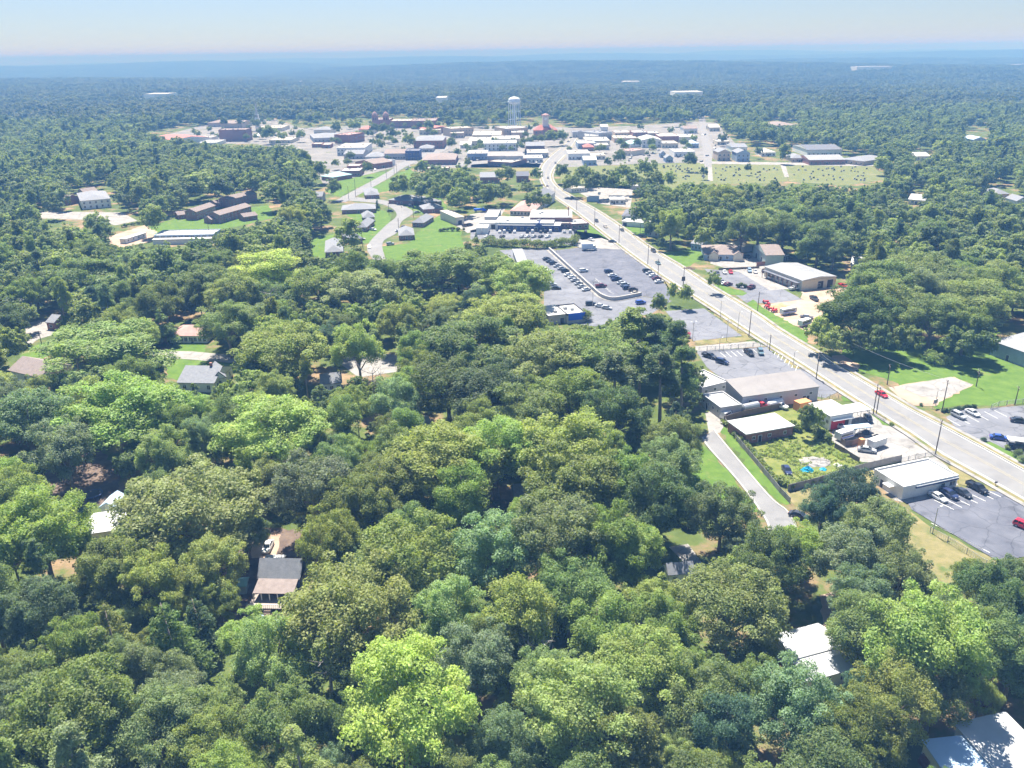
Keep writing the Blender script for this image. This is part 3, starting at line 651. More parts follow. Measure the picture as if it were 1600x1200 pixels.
# ---- car dealer
BD, wd_, dd_ = building("dealer_office", "flat-roofed car dealer office with a bright blue front panel", (886,491), (915,488), (898,474), 4.0, 'flat', GREYP, RWHITE, trim=DTRIM, units=2)
part_on(BD, "front_panel", BLUEP, -wd_ / 2 + .6, wd_ / 2 - .3, -dd_ / 2 - .2, -dd_ / 2 - .07, 1.3, 4.0)
building("dealer_wing", "white flat-roofed wing left of the blue-panelled dealer office", (857,494), (885.5,491), (870,477), 3.5, 'slab', GREYP, RWHITE, ov=.2, doors=(('F', .75, 1.6, 2.2),), units=1)
building("garage", "small grey block at the edge of the trees by the lower car lot", (848,443), (858.5,441), (846,437), 3.2, 'flat', GREYP, RWHITE, doors=(('F', .5, 2.2, 2.2),), cat='garage')
building("long_shed", "long low grey-roofed shed along the left edge of the lower car lot", (811,416), (826,415.5), (797,390), 3.4, 'slab', GREYP, RGM, wins=(('R', 4, 1.2, 1.2, 1.0),), cat='shed')
# ---- shopping block
BR, wr, dr = building("restaurant", "low white-roofed restaurant with dark blue front behind a row of cars", (778,352), (875,353), (871,345), 3.4, 'slab', NAVYW, RWHITE, ov=.3, wins=(('F', 9, .8, 1.8, 1.6),), doors=(('F', .62, 1.6, 2.3),), cat='restaurant')
g = MB(); g.add([(wr * .1, -dr / 2 - .6, 3.5), (wr * .22, -dr / 2 - .6, 3.5), (wr * .16, -dr / 2 - .6, 5.3), (wr * .1, dr / 2 - 1, 3.7), (wr * .22, dr / 2 - 1, 3.7), (wr * .16, dr / 2 - 1, 5.3)], [(0, 1, 2), (0, 2, 5, 3), (1, 4, 5, 2)]); g.obj("entrance_gable", NAVYW, BR)
building("hall", "wide white-roofed hall directly behind the blue-fronted restaurant", (774,348), (864,349), (866,340), 4.6, 'slab', WW, RWORN, units=5, cat='hall')
building("hall", "rear white-roofed hall with the tall dark flue right of it", (828,340), (893,340), (892,328.5), 6.0, 'slab', BRICKP, RWHITE, units=2, cat='hall', chimney=(.42, -.3, 11.5))
building("brick_annex", "dark brick annex with white flat roof nearest the main road", (893,350), (920,348.5), (915,341), 3.6, 'flat', BRICKP, RWHITE, wins=(('F', 3, 1.1, 1.6, 1.3),), units=1)
building("brick_annex", "low brick lean-to between the restaurant and the dark brick annex", (877,349), (893,349), 7, 3.2, 'slab', BRICKP, RCREAM, wins=(('F', 3, 1.0, 1.2, 1.3),))
building("storage_block", "stepped white block at the left end of the restaurant", (757,339), (777,339), (787,327), 5.0, 'flat', GREYP, RWHITE, doors=(('F', .4, 2.2, 2.4),))
building("storage_block", "low flat-roofed loading bay beside the two white trailers", (749,349), (776,349), 8, 3.4, 'slab', WW, RWHITE, doors=(('F', .8, 2.6, 2.6),))
building("box_trailer", "white box trailer on the left of a pair by the loading bay", (744,357), (752,357), 11, 3.4, 'slab', WW, RWHITE, ov=.03, cat='trailer')
building("box_trailer", "white box trailer on the right of a pair by the loading bay", (753,357), (762,357), 11, 3.4, 'slab', WW, RWHITE, ov=.03, cat='trailer')
building("cream_shop", "tall cream shed beside trees left of the white trailers", (712,340), (725,338.5), (733,326), 4.6, 'shed', CREAM, RCREAM, rh=.8, doors=(('F', .5, 2.6, 2.6),), cat='shed')
building("house", "wide house with pinkish hip roof behind the restaurant", (797,329), (834,330), (838,315), 3.2, 'hip', CREAM, RPINK, rh=3.0, wins=(('F', 7, .8, 1.1, 1.5),), cat='house', chimney=(0, .1, 7.2))
building("house", "tall white house with grey pyramid roof by the main road", (827,309), (852,310), (848,300), 6.0, 'hip', WW, RGREY, rh=4.5, wins=(('F', 4, .9, 1.0, 1.4), ('F', 4, 3.7, 1.0, 1.4), ('R', 2, 3.7, 1.0, 1.4)), cat='house')
# ---- brick bungalows on the residential street
BU = [((508.5,394),(535,392.5),(530,375),"grey-roofed brick bungalow alone at the lower left of the street"),
 ((624,368),(646.5,367),(658,356),"nearest grey-roofed brick bungalow right of the street beside the green field"),
 ((644,347.5),(661.5,348),(678,338),"second nearest grey-roofed bungalow right of the street by the green field"),
 ((662,327),(692,325),(690,319),"long low bungalow under trees at the right bend of the street"),
 ((664,317),(690,314),(689,309),"farther low bungalow under trees behind the one at the right bend"),
 ((607,312),(647,314),(637,306),"wide grey hip-roofed bungalow facing the bend of the street"),
 ((571,305),(592,304),(604,295),"grey bungalow on the corner of the uphill street"),
 ((534,328),(586,326),(588,319),"very long grey-roofed bungalow left of the bend"),
 ((568,340),(585,339),(594,332),"small bungalow behind a dark conifer left of the street"),
 ((556,355),(572,355),(577,344),"bungalow half hidden by a tall tree left of the street"),
 ((553,374),(566,372),(563,362),"pink brick bungalow hidden behind the tall tree by the street")]
for fl, fr, br, lb in BU:
    building("bungalow", lb, fl, fr, br, 2.8, 'hip', BRICKP, RGREY, rh=2.6, ov=.5, wins=(('F', 3, .9, 1.2, 1.1), ('R', 3, .9, 1.1, 1.0)), doors=(('F', .5, 1.0, 2.0),), cat='house', group="brick bungalows on the residential street")
# ---- left side
for (fl, fr, d_, lb) in [((306,331),(336,321),8,"long two-storey brick terrace at the left front of the rows on the lawn"),
        ((357,312),(401,302),9,"long two-storey brick terrace at the back of the rows on the lawn"),
        ((343,336),(392,322),9,"long two-storey brick terrace at the right front of the rows on the lawn")]:
    building("terrace", lb, fl, fr, d_, 5.4, 'gx', BRICKP, RBROWN, rh=2.0, ov=.4, wins=(('F', 9, .9, 1.0, 1.2), ('F', 9, 3.4, 1.0, 1.2), ('L', 2, 3.4, 1.0, 1.2)), doors=(('F', .2, 1.0, 2.0), ('F', .5, 1.0, 2.0), ('F', .8, 1.0, 2.0)), cat='terrace', group="brick terraces on the lawn")
for fl, fr, d_, lb in [((278,336),(304,333),8,"one-storey brick end unit left of the front terrace"), ((330,343),(356,338),8,"one-storey brick end unit left of the right terrace"), ((338,318),(356,315),8,"one-storey brick end unit left of the back terrace"), ((381,339),(402,336),8,"one-storey brick unit half hidden by trees right of the lawn")]:
    building("terrace_end", lb, fl, fr, d_, 2.9, 'gx', BRICKP, RBROWN, rh=1.8, ov=.4, wins=(('F', 2, .9, 1.1, 1.1),), cat='terrace', group="brick terraces on the lawn")
building("house", "big white two-storey house with grey roof at the upper left", (126,314), (172,310), (165,298), 6.2, 'hip', WW, RGREY, rh=2.4, wins=(('F', 5, 3.8, 1.1, 1.4), ('F', 5, 1.0, 1.1, 1.4), ('R', 2, 3.8, 1.0, 1.3)), doors=(('F', .5, 1.1, 2.1),), cat='house')
building("house", "small brown-roofed house just behind the white two-storey house", (130,300), (152,297), 9, 3.5, 'gx', TANW, RBROWN, rh=2.2, cat='house')
building("house", "grey-roofed house under trees far upper left", (57,300), (82,297), 9, 3.5, 'hip', GREYP, RGREY, rh=2.2, cat='house')
building("hall", "long white hall with stepped flat roof below the brick terraces", (240,368), (333,366), (335,358), 4.4, 'flat', BLUEW, RWHITE, wins=(('F', 10, 3.0, 2.4, .9),), cat='hall')
building("greenhouse", "low white-roofed lean-to in front of the stepped white hall", (238,375), (330,373), 6, 2.8, 'slab', WW, RWHITE, cat='shed')
building("trailer", "white trailer on sandy yard left of the stepped white hall", (196,374), (228,364), 4, 2.6, 'slab', WW, RWHITE, cat='trailer', wins=(('F', 4, 1.0, 1.0, .9),))
building("house", "white bungalow with pinkish hip roof above a bright lawn", (264,524), (322,524), (318,508), 3.0, 'hip', WW, RPINK, rh=2.2, ov=.5, wins=(('F', 8, .7, 1.1, 1.5),), doors=(('F', .6, 1.0, 2.1),), cat='house')
building("house", "white house with grey gabled roof facing the street left of centre", (278,597), (334,598), (334,572), 3.4, 'gx', WW, RGREY, rh=3.0, wins=(('F', 3, 1.0, 1.0, 1.4), ('R', 3, 1.0, 1.0, 1.3)), doors=(('F', .4, 1.0, 2.1),), cat='house', chimney=(.2, 0, 7.3))
building("house_wing", "white rear wing on the right of the grey-gabled white house", (333,592), (352,589), (349,573), 3.6, 'gy', WW, RGREY, rh=2.4, wins=(('F', 1, 1.2, 1.0, 1.4), ('R', 3, 1.0, .9, 1.3)), cat='house')
building("house", "white house with brown-grey gables at the far left edge", (14,578), (62,589), (70,562), 3.4, 'gx', WW, RBROWN, rh=3.0, wins=(('F', 3, 1.0, 1.0, 1.4),), cat='house', chimney=(.25, 0, 7.3))
building("brick_house", "small red brick house beside the road at the far left", (72,503), (84,504), 8, 3.2, 'gx', BRICK, RGREY, rh=2.0, wins=(('F', 1, 1.0, 1.2, 1.2),), cat='house')
building("house", "blue-grey house at the left edge above the far left road", (-12,474), (13,476), 9, 3.2, 'hip', BLUEW, RGREY, rh=2.0, cat='house', wins=(('F', 2, 1.0, 1.0, 1.2),))
building("house", "white-walled house half hidden among trees in the middle", (502,600), (533,597), (530,585), 3.2, 'gx', WW, RGREY, rh=2.2, wins=(('F', 3, 1.0, 1.0, 1.2),), cat='house')
building("house", "pale-roofed house glimpsed through trees below the residential street", (458,447), (473,446), 9, 3.2, 'hip', WW, RMETAL, rh=1.8, cat='house')
building("house", "pale roof glimpsed through trees right of the middle oaks", (695,462), (714,461), 8, 3.2, 'gx', WW, RMETAL, rh=1.8, cat='house')
building("shed", "little pale shed between trees in the middle of the wood", (656,664), (672,661), 5, 3.0, 'gx', WW, RMETAL, rh=1.2, cat='shed')
building("house", "dark green cottage with grey roof hidden in the middle wood", (806,777), (842,774), (840,757), 3.2, 'gx', DKGREEN, RGREY, rh=2.2, wins=(('F', 3, 1.0, 1.0, 1.2),), cat='house')
building("cottage", "small white cottage with grey roof beside the pale driveway", (1046,897), (1083,894), (1072,880), 3.0, 'gx', WW, RGREY, rh=1.6, wins=(('F', 2, 1.0, 1.0, 1.2),), cat='cottage')
# ---- foreground roofs
building("house", "white metal-roofed house among foreground trees at the left", (137,833), (193,825), (187,797), 3.4, 'gx', WW, RMETAL, rh=1.2, wins=(('F', 3, 1.0, 1.0, 1.2),), cat='house')
building("shed", "small pale blue-roofed shed above the white metal roof at left", (157,792), (180,792), 5, 2.6, 'gy', WW, RBLUE, rh=1.4, cat='shed')
building("shed", "blue-roofed shed at the left edge of the foreground clearing", (72,803), (95,800), 4, 2.6, 'shed', GREYP, RBLUE, rh=.6, cat='shed')
building("metal_roof_house", "pale metal-roofed house higher of two among right foreground trees", (1240,1027), (1311,1008), (1277,976), 3.6, 'gx', WW, RMETAL, rh=.9, ov=.4, cat='house', wins=(('F', 3, 1.0, 1.0, 1.2),))
building("metal_roof_house", "white metal-roofed house lower of two among right foreground trees", (1262,1062), (1330,1043), (1302,1013), 3.0, 'gx', WW, RMETAL, rh=.9, ov=.4, cat='house', wins=(('F', 3, 1.0, 1.0, 1.2),))
building("metal_roof_house", "big white metal roof cut by the bottom right corner", (1585,1232), (1665,1212), (1620,1110), 4.0, 'shed', WW, RMETAL, rh=.8, ov=.4, cat='house')
building("blue_shaded_roof", "metal roof with its shade coloured blue, left of the big white roof", (1495,1232), (1583,1222), (1560,1150), 3.6, 'shed', WW, RBLUE, rh=.6, ov=.3, cat='porch')  # blue colour stands in for shade on the white metal roof

# porch house in the foreground
A_ = G(405, 902, 3.3); B_ = G(467, 903, 3.3); u_ = (B_ - A_).normalized(); v_ = Vector((-u_.y, u_.x, 0))
wp = (B_ - A_).length; rd = (G(441, 872, 6.2) - (A_ + B_) / 2).dot(v_)
cp = (A_ + B_) / 2 + v_ * rd; PH = empty("porch_house", (cp.x, cp.y, 0), math.atan2(u_.y, u_.x), "dark blue house with shaded grey roof and front porch deck in a foreground clearing", "house")
build_at(PH, wp, 2 * rd, 3.3, 'gx', NAVYW, RGREY, 2.9, .4, (('F', 3, 1.0, 1.1, 1.4), ('R', 3, 1.0, 1.0, 1.3)), (('F', .4, 1.1, 2.1),), 0, None)
MB().add([(-wp / 2, -rd - .3, 3.32), (wp / 2, -rd - .3, 3.32), (wp / 2, -rd - 4.2, 2.6), (-wp / 2, -rd - 4.2, 2.6), (-wp / 2, -rd - .3, 3.18), (wp / 2, -rd - .3, 3.18), (wp / 2, -rd - 4.2, 2.48), (-wp / 2, -rd - 4.2, 2.48)], [(0, 3, 2, 1), (4, 5, 6, 7), (3, 7, 6, 2), (0, 4, 7, 3), (1, 2, 6, 5)]).obj("porch_roof", RBROWN, PH)
DECK = MB().box(-wp / 2 - .5, wp / 2 + .8, -rd - 6.6, -rd - .02, .7, .9).obj("deck", M("pale deck boards", (0.30, 0.255, 0.225), 0.9, 0.15, 0.8, seams=('X', 6.0)), PH)
for i in range(6):
    x_ = -wp / 2 + i * wp / 5; MB().box(x_ - .08, x_ + .08, -rd - 4.15, -rd - 4.0, .9, 2.5).obj("porch_post", TRIM, PH)
rl = MB(); rl.box(-wp / 2 - .5, wp / 2 + .8, -rd - 6.6, -rd - 6.5, 1.7, 1.8)
for i in range(24): x_ = -wp / 2 - .45 + i * (wp + 1.2) / 23; rl.box(x_ - .03, x_ + .03, -rd - 6.58, -rd - 6.52, .9, 1.7)
rl.obj("railing", TRIM, PH)
st = MB()
for i in range(5): st.box(-1.2, .2, -rd - 6.7 - .3 * i, -rd - 6.62 - .3 * i + .22, .0, .75 - .15 * i)
st.obj("steps", WOOD, PH)
MB().box(-wp / 2 - 1.2, -wp / 2 + 3, rd - .5, rd + 3.0, 3.0, 3.2).obj("rear_porch_roof", RMETAL, PH)
building("shed", "tiny greenish garden shed left of the porch house", (371,915), (383,914), 2.4, 2.2, 'gx', GREENW, RTEAL, rh=.7, cat='shed')
# ---- the town: (front-left, front-right roof edge), back edge y, height, kind, wall, roof, label, windows per storey
TOWN = [
 ((324,192),(346,193),185,6,'hip',TANW,RBROWN,"brown hip-roofed house at the left end of town",3),
 ((345,193),(378,193),184,7,'gx',TANW,RBROWN,"long tan school building behind dark trees left of the steeple",8),
 ((341,203),(384,203.5),201,14,'flat',BRICKP,RBROWN,"tall windowless purple-brown brick block on the left of town",0),
 ((309,223),(338,223),217,4,'flat',WW,RWHITE,"low white-roofed store at the left edge of town",5),
 ((310,215),(330,215),212,5,'flat',WW,RCREAM,"small cream-roofed block behind the low store on the left",4),
 ((400,200),(440,200),196,5,'flat',CREAM,RCREAM,"cream flat store right of the white steeple",6),
 ((420,219),(455,220),215,4,'flat',CREAM,RCREAM,"low cream roof among trees below the steeple",4),
 ((490,203),(516,203),190,6,'hip',CREAM,RGREY,"cream building with steep grey roof on the left side of town",4),
 ((490,216),(537,214),204,5,'hip',GREYP,RGREY,"wide building with big blue-grey hip roof",8),
 ((487,225),(502,225),219,4,'flat',BRICK,RCREAM,"small brick store with cream roof, left of two",3),
 ((502,226),(516,226),220,4,'flat',BRICK,RWHITE,"small brick store with white roof, right of two",3),
 ((544,211),(569,207),203,10,'flat',BRICK,RPINK,"three-storey red brick building with pinkish flat roof",5),
 ((560,202),(584,202),195,6,'hip',CREAM,RRED,"cream house with red hip roof before the twin brick towers",4),
 ((584,187),(609,187),180,10,'flat',BRICK,RBROWN,"red brick school front between two domed towers",6),
 ((610,189),(642,189),186,10,'flat',BRICK,RCREAM,"long brick mill wing with cream roof edge",9),
 ((642,189),(680,190),186,11,'flat',BRICK,RBROWN,"dark red brick mill wing right of the long one",8),
 ((655,200),(668,202),192,6,'gx',BRICK,RRED,"small orange-red roofed block before the brick mill",2),
 ((526,231),(570,231),223,8,'flat',WW,RCREAM,"white two-storey block with cream roof left of town centre",9),
 ((537,241),(567,241),233,5,'gx',GREYP,RGREY,"dark grey-roofed hall in front of the white two-storey block",5),
 ((570,245),(598,244),230,5,'hip',GREYP,RGREY,"blue-grey hip-roofed building by the uphill street",5),
 ((600,240),(633,240),233,6,'gx',GREYP,RBROWN,"long grey block with parked cars before it",9),
 ((633,236),(655,236),231,9,'flat',NAVYW,RDARK,"dark blue flat block beside the uphill street",4),
 ((559,252),(594,254),248,5,'flat',WW,RWHITE,"white flat-roofed shop left of the brown brick shop",6),
 ((584,256),(613,252),245,5,'gx',BRICK,RBROWN,"brick shop with brown gabled roof by the uphill street",6),
 ((532,267),(562,267),262,5,'flat',BRICKP,RWHITE,"low brick clinic with white flat roof beside the uphill street",7),
 ((542,259),(562,259),256,7,'flat',BRICK,RWHITE,"taller red brick part behind the low brick clinic",0),
 ((502,275),(520,277),269,3.4,'hip',BRICK,RTEAL,"small teal-roofed brick house among trees on the left",3),
 ((646,220),(692,221),212,9,'hip',BRICK,RGREY,"two-storey brick building with grey roof in the town centre",9),
 ((654,232),(676,233),226,4,'hip',GREYP,RGREY,"low grey-roofed building before the two-storey brick one",4),
 ((655,203),(688,203),200,6,'flat',CREAM,RCREAM,"cream warehouse behind the two-storey brick building",6),
 ((704,201),(740,199),196,10,'flat',TANW,RCREAM,"tan three-storey block left of the water tower",8),
 ((703,208),(724,209),205,6,'flat',TANW,RCREAM,"lower tan block before the tan three-storey one",5),
 ((660,250),(711,250),238,5,'hip',BRICKP,RBROWN,"big brown hip-roofed hall with dark portico by the uphill street",9),
 ((666,263),(701,263),260,3,'flat',BRICK,RCREAM,"low brick-fronted car park building before the brown hip-roofed hall",0),
 ((730,240),(762,240),233,6,'flat',BLUEW,RCREAM,"blue-grey shopfront block beside the big tan sheds",6),
 ((762,244),(790,244),231,7,'shed',GREYP,RTAN,"big tan-roofed shed, left half of a pair",8),
 ((790,244),(817,243),231,7,'shed',GREYP,RTAN,"big tan-roofed shed, right half of a pair",6),
 ((762,252),(800,254),247,4,'flat',BRICKP,RCREAM,"low brown shopfront in front of the big tan sheds",8),
 ((755,224),(807,224),219,8,'flat',WW,RWHITE,"long white two-storey block with a row of small windows",14),
 ((732,220),(767,220),212,6,'flat',CREAM,RWHITE,"white-roofed store left of the long row of white roofs",7),
 ((738,211),(783,211),205,7,'flat',CREAM,RWORN,"large white roof with vents left of the water tower foot",8),
 ((768,217),(812,216),211,6,'flat',CREAM,RWHITE,"narrow white roof behind the long white two-storey block",8),
 ((791,201),(825,199),195,10,'flat',TANW,RWHITE,"tan block with tall windows at the foot of the water tower",8),
 ((799,207),(819,206),203,7,'flat',TANW,RWHITE,"smaller tan block before the one at the tower foot",4),
 ((719,226),(736,226),222,4,'gx',WW,RWHITE,"small white house between trees left of the long white block",3),
 ((750,277),(778,277),268,5,'gx',BRICK,RGREY,"brick house with blue-grey roof among trees below the tan sheds",5),
 ((807,275),(826,274),267,5,'gx',BRICK,RDARK,"small brick house with dark roof left of the main road bend",3),
 ((822,228),(851,228),222,5,'gx',BRICKP,RGREY,"dark grey-roofed building below the courthouse",6),
 ((819,247),(848,246),241,4.5,'flat',WW,RWHITE,"white low shop at the left kerb of the main road",5),
 ((824,239),(857,239),233,5,'flat',GREYP,RCREAM,"grey low shop behind the white one at the left kerb",6),
 ((888,240),(922,240),234,6,'flat',WW,RCREAM,"white flat building with arched openings right of the main road",6),
 ((912,250),(932,250),244,5,'gx',BLUEW,RWHITE,"small blue-grey house with white roof right of the main road",3),
 ((922,243),(946,242),236,4,'flat',CREAM,RCREAM,"cream-roofed store beside the arched white building",4),
 ((916,212),(935,212),204,7,'flat',WW,RWHITE,"white roof left of the grey windowed block",4),
 ((935,208),(957,206),200,9,'flat',GREYP,RGREY,"grey block with a row of tall windows in the old centre",6),
 ((961,207),(984,207),201,8,'flat',TANW,RWORN,"tan block with vented white roof in the old centre",5),
 ((989,207),(1012,207),201,9,'flat',BRICKP,RWHITE,"white-roofed block with dark side wall in the old centre",4),
 ((1011,208),(1030,208),203,8,'flat',TANW,RWHITE,"white-roofed tan shop right of the dark-sided block",4),
 ((1030,213),(1061,212),206,7,'flat',BRICK,RWHITE,"long white roof over dark red shopfronts in the old centre",9),
 ((1061,214),(1089,214),209,6,'flat',CREAM,RWHITE,"cream shop row beside the straight street",7),
 ((916,220),(953,220),214,6,'flat',CREAM,RWHITE,"long cream block with white roof in the second row",7),
 ((903,224),(931,225),219,6,'flat',BLUEW,RWHITE,"pale blue-walled shop beside the main road",5),
 ((912,230),(928,230),225,4,'hip',BRICK,RRED,"small shop with bright red roof",3),
 ((929,227),(952,227),222,5,'flat',GREYP,RCREAM,"grey-walled shop right of the red roof",4),
 ((939,198),(950,198),193,7,'gx',WW,RWHITE,"small white gabled building at the back of the old centre",2),
 ((960,216),(996,217),212,5,'flat',TANW,RCREAM,"tan low store below the vented white roof",7),
 ((1003,219),(1034,219),211,8,'gy',WW,RWHITE,"white hall with arched roof and dark window openings",4),
 ((1034,224),(1060,224),219,5,'flat',CREAM,RCREAM,"low cream store right of the white hall",5),
 ((1076,224),(1092,224),215,5,'hip',BLUEW,RBLUE,"blue-grey house beside the straight street",4),
 ((1069,201),(1090,201),194,6,'gx',WW,RBROWN,"brown-roofed house at the top of the straight street",4),
 ((1054,237),(1086,236),231,5,'flat',WW,RWHITE,"white flat-roofed store behind the round dark tree",5),
 ((1040,247),(1052,247),241,4,'gy',BLUEW,RGREY,"tiny blue-grey gabled house by the car park",2),
 ((1032,240),(1040,240),236,4,'gy',BLUEW,RGREY,"tiny grey house behind the blue-grey gabled one",2),
 ((966,234),(986,236),231,5,'flat',CREAM,RPINK,"pinkish-roofed store left of the car park",4),
 ((972,223),(986,225),219,4,'gx',WW,RTEAL,"small teal-roofed stand between trees",2),
 ((895,206),(912,205),201,7,'flat',GREYP,RGREY,"grey shops where the main road meets the square",4),
 ((1109,199),(1125,199),194,5,'gx',CREAM,RWHITE,"white-roofed house right of the top of the straight street",3),
 ((1121,221),(1140,221),217,4,'flat',CREAM,RWHITE,"low white-roofed store right of the straight street",4),
 ((1122,238),(1142,238),228,8,'gy',TANW,RGREY,"tall beige gabled house with white porch, left of two",3),
 ((1152,239),(1172,239),229,8,'gy',BLUEW,RGREY,"tall blue-white gabled house with white porch, right of two",3),
 ((1144,230),(1168,230),223,5,'gx',WW,RGREY,"white house between and behind the two tall gabled houses",3),
 ((1190,238),(1212,238),228,4,'hip',WW,RWHITE,"white hip-roofed house left of the tall green tree",4),
 ((1237,247),(1262,247),236,4,'hip',TANW,RGREY,"grey hip-roofed house right of the tall green tree",4),
 ((1265,250),(1321,250),243,4.5,'gx',BRICK,RGM,"long low brick school with grey metal roof by the cemetery lane",14),
 ((1262,234),(1316,234),226,6,'gx',WW,RDARK,"white church hall with dark roof behind the long brick school",8),
 ((1312,248),(1350,252),238,4,'hip',TANW,RGREY,"wide grey-roofed house at the right end of the lane",5),
 ((1208,196),(1244,196),191,6,'hip',CREAM,RBROWN,"far brown-roofed house in the woods right of town",6),
 ((1521,218),(1541,218),206,6,'gy',BLUEW,RBLUE,"pale blue gabled house in the woods at the far right",3),
 ((1432,244),(1453,244),240,4,'gx',WW,RWHITE,"white roof glimpsed in the woods right of the cemetery",3),
 ((1554,303),(1577,303),295,4,'hip',TANW,RGREY,"grey-roofed house in the woods near the right edge",3),
 ((1589,314),(1608,313),306,5,'gy',WW,RGREY,"white house with two windows at the right edge of the woods",2),
 ((477,303),(487,303),298,5,'gx',BRICK,RGREY,"brick house glimpsed between trees left of the uphill street",2),
 ((488,307),(503,306),301,4,'gx',GREYP,RGREY,"grey-roofed house glimpsed left of the uphill street",3),
 ((1330,412),(1352,414),405,3.2,'gx',WW,RMETAL,"pale roof glimpsed in the woods behind the tan workshop",2),
 ((1420,311),(1445,313),304,3.4,'gx',WW,RMETAL,"white roof glimpsed between dense trees on the right",2),
 ((975,125),(1000,125),119,9,'flat',CREAM,RWHITE,"white and orange works far away in the forest",0),
 ((1055,150),(1098,150),141,9,'flat',WW,RWHITE,"long white sheds far away in the forest right of centre",0),
 ((681,160),(697,160),155,8,'flat',WW,RWHITE,"white building alone in the forest left of the water tower",0),
 ((1338,112),(1395,112),109,12,'flat',WW,RWHITE,"faint white warehouses near the horizon on the right",0),
 ((1590,100),(1606,100),96,14,'flat',WW,RWHITE,"faint white building near the horizon at the right edge",0),
 ((225,154),(262,154),151,8,'flat',WW,RWHITE,"faint white roofs in the far forest on the left",0),
 ((460,127),(466,127),124,8,'flat',WW,RWHITE,"tiny white building in the far forest left of centre",0),
 ((235,215),(270,219),208,6,'gx',WW,RRED,"large white and red sloping roof rising from trees on the left",0),
 ((78,311),(98,313),305,4,'gx',BRICK,RBROWN,"brown house under trees at the upper left",2),
]
far_ = lambda p: p[1] < 165
for fl, fr, yb, h, kind, wl, rf, lb, nw in TOWN:
    hz = h if kind != 'gy' else h
    wins = ()
    if nw:
        nw2 = min(nw, 8)
        if h >= 7.5: wins = (('F', nw2, 1.0, 1.3, 1.8), ('F', nw2, h * .55, 1.3, 1.8))
        else: wins = (('F', nw2, 1.0, 1.4, 1.5),)
    far = fl[1] < 165
    if abs(fl[1] - fr[1]) <= 1.5 or far_(fl): yb += -.0144 * (fr[0] - fl[0]) - (fr[1] - fl[1]); fr = (fr[0], fl[1] - .0144 * (fr[0] - fl[0]))
    c, wd, dp, rz = rect(fl, fr, (fr[0], yb), h)
    dp = min(dp, wd * 1.6 if not far else 60)
    v = Vector((-math.sin(rz), math.cos(rz), 0)); A0 = (G(*fl, h) + G(*fr, h)) / 2 + v * dp / 2
    z0 = hill(A0.x, A0.y) if far else 0
    root = empty("town_building" if not far else "far_building", (A0.x, A0.y, z0), rz, lb, "building", "buildings of the town" if not far else "buildings in the far forest")
    build_at(root, wd, dp, h if not far else h + 9, kind, wl, rf, 2.6 if kind in ('hip', 'gx', 'gy') else .8, .4, wins, (('F', .5, 1.6, 2.3),) if nw else (), min(4, int(wd / 8)) if kind == 'flat' and wd > 12 and not far else 0, None)
    BLD.append((root, wd, dp, h))

# church with the white steeple
cs = G(404, 203); ST = empty("church_steeple", (cs.x, cs.y, 0), 0, "slender white church steeple rising above the trees on the left of town", "steeple")
MB().box(-3.2, 3.2, -3.2, 3.2, 0, 16, 0, .3).obj("tower", WW, ST)
MB().box(-2.4, 2.4, -2.4, 2.4, 16, 22, 0, .4).obj("belfry", WW, ST)
MB().lathe([(2.1, 22), (1.2, 30), (.45, 37), (.03, 42)], 8).obj("spire", RWHITE, ST)
for s in (-1, 1): MB().box(s * .9 - .5, s * .9 + .5, -2.5, -2.3, 17.5, 20.5).obj("louvre", DTRIM, ST)
# twin domed school towers
for x_, lb in ((587, "left domed tower of the red brick school"), (604, "right domed tower of the red brick school")):
    c = G(x_, 200); t_ = empty("domed_tower", (c.x, c.y, 0), 0, lb, "tower", "domed towers of the brick school")
    MB().box(-4, 4, -4, 4, 0, 17).obj("shaft", BRICK, t_); MB().lathe([(4.4, 17), (4.4, 17.6), (3.9, 19), (2.6, 21), (1.0, 22.4), (.15, 23), (.1, 25)], 12).obj("dome", RPINK, t_)
    for k in (-1.6, 1.6): MB().box(k - .7, k + .7, -4.1, -3.98, 11, 14.5).obj("window", GLASS, t_)
# water tower
c = G(804, 199); WT = empty("water_tower", (c.x, c.y, 0), 0.2, "tall pale blue-white water tower on slender legs above the town", "water tower")
WTM = M("pale blue tank paint", (0.60, 0.66, 0.72), 0.5, 0.05, 0.3)
zt = 40.0
MB().lathe([(.05, zt - 9.5), (3.5, zt - 9.2), (6.6, zt - 8), (8.2, zt - 5.8), (8.4, zt - 3.6), (8.0, zt - 2.0), (6.4, zt - .5), (4.0, zt + .5), (1.5, zt + 1.0), (.05, zt + 1.05)], 24).obj("tank", WTM, WT, True)
MB().lathe([(8.5, zt - 5.6), (9.4, zt - 5.6), (9.4, zt - 5.4), (8.45, zt - 5.4)], 24).obj("balcony", WTM, WT)
MB().lathe([(1.5, 0), (1.3, 3), (1.3, zt - 9.2)], 12).obj("riser", WTM, WT)
for k in range(6):
    a = 2 * math.pi * k / 6; MB().tube([(8.6 * math.cos(a), 8.6 * math.sin(a), 0), (7.9 * math.cos(a), 7.9 * math.sin(a), zt - 5)], .48, 8).obj("leg", WTM, WT)
for z_ in (11, 21.5):
    rr = 8.4 - z_ * .02; b_ = MB()
    for k in range(6):
        a, e = 2 * math.pi * k / 6, 2 * math.pi * (k + 1) / 6; b_.tube([(rr * math.cos(a), rr * math.sin(a), z_), (rr * math.cos(e), rr * math.sin(e), z_)], .16, 5)
    b_.obj("brace", WTM, WT)
MB().tube([(0, 0, zt + 1), (0, 0, zt + 4)], .12, 5).obj("mast", WTM, WT)
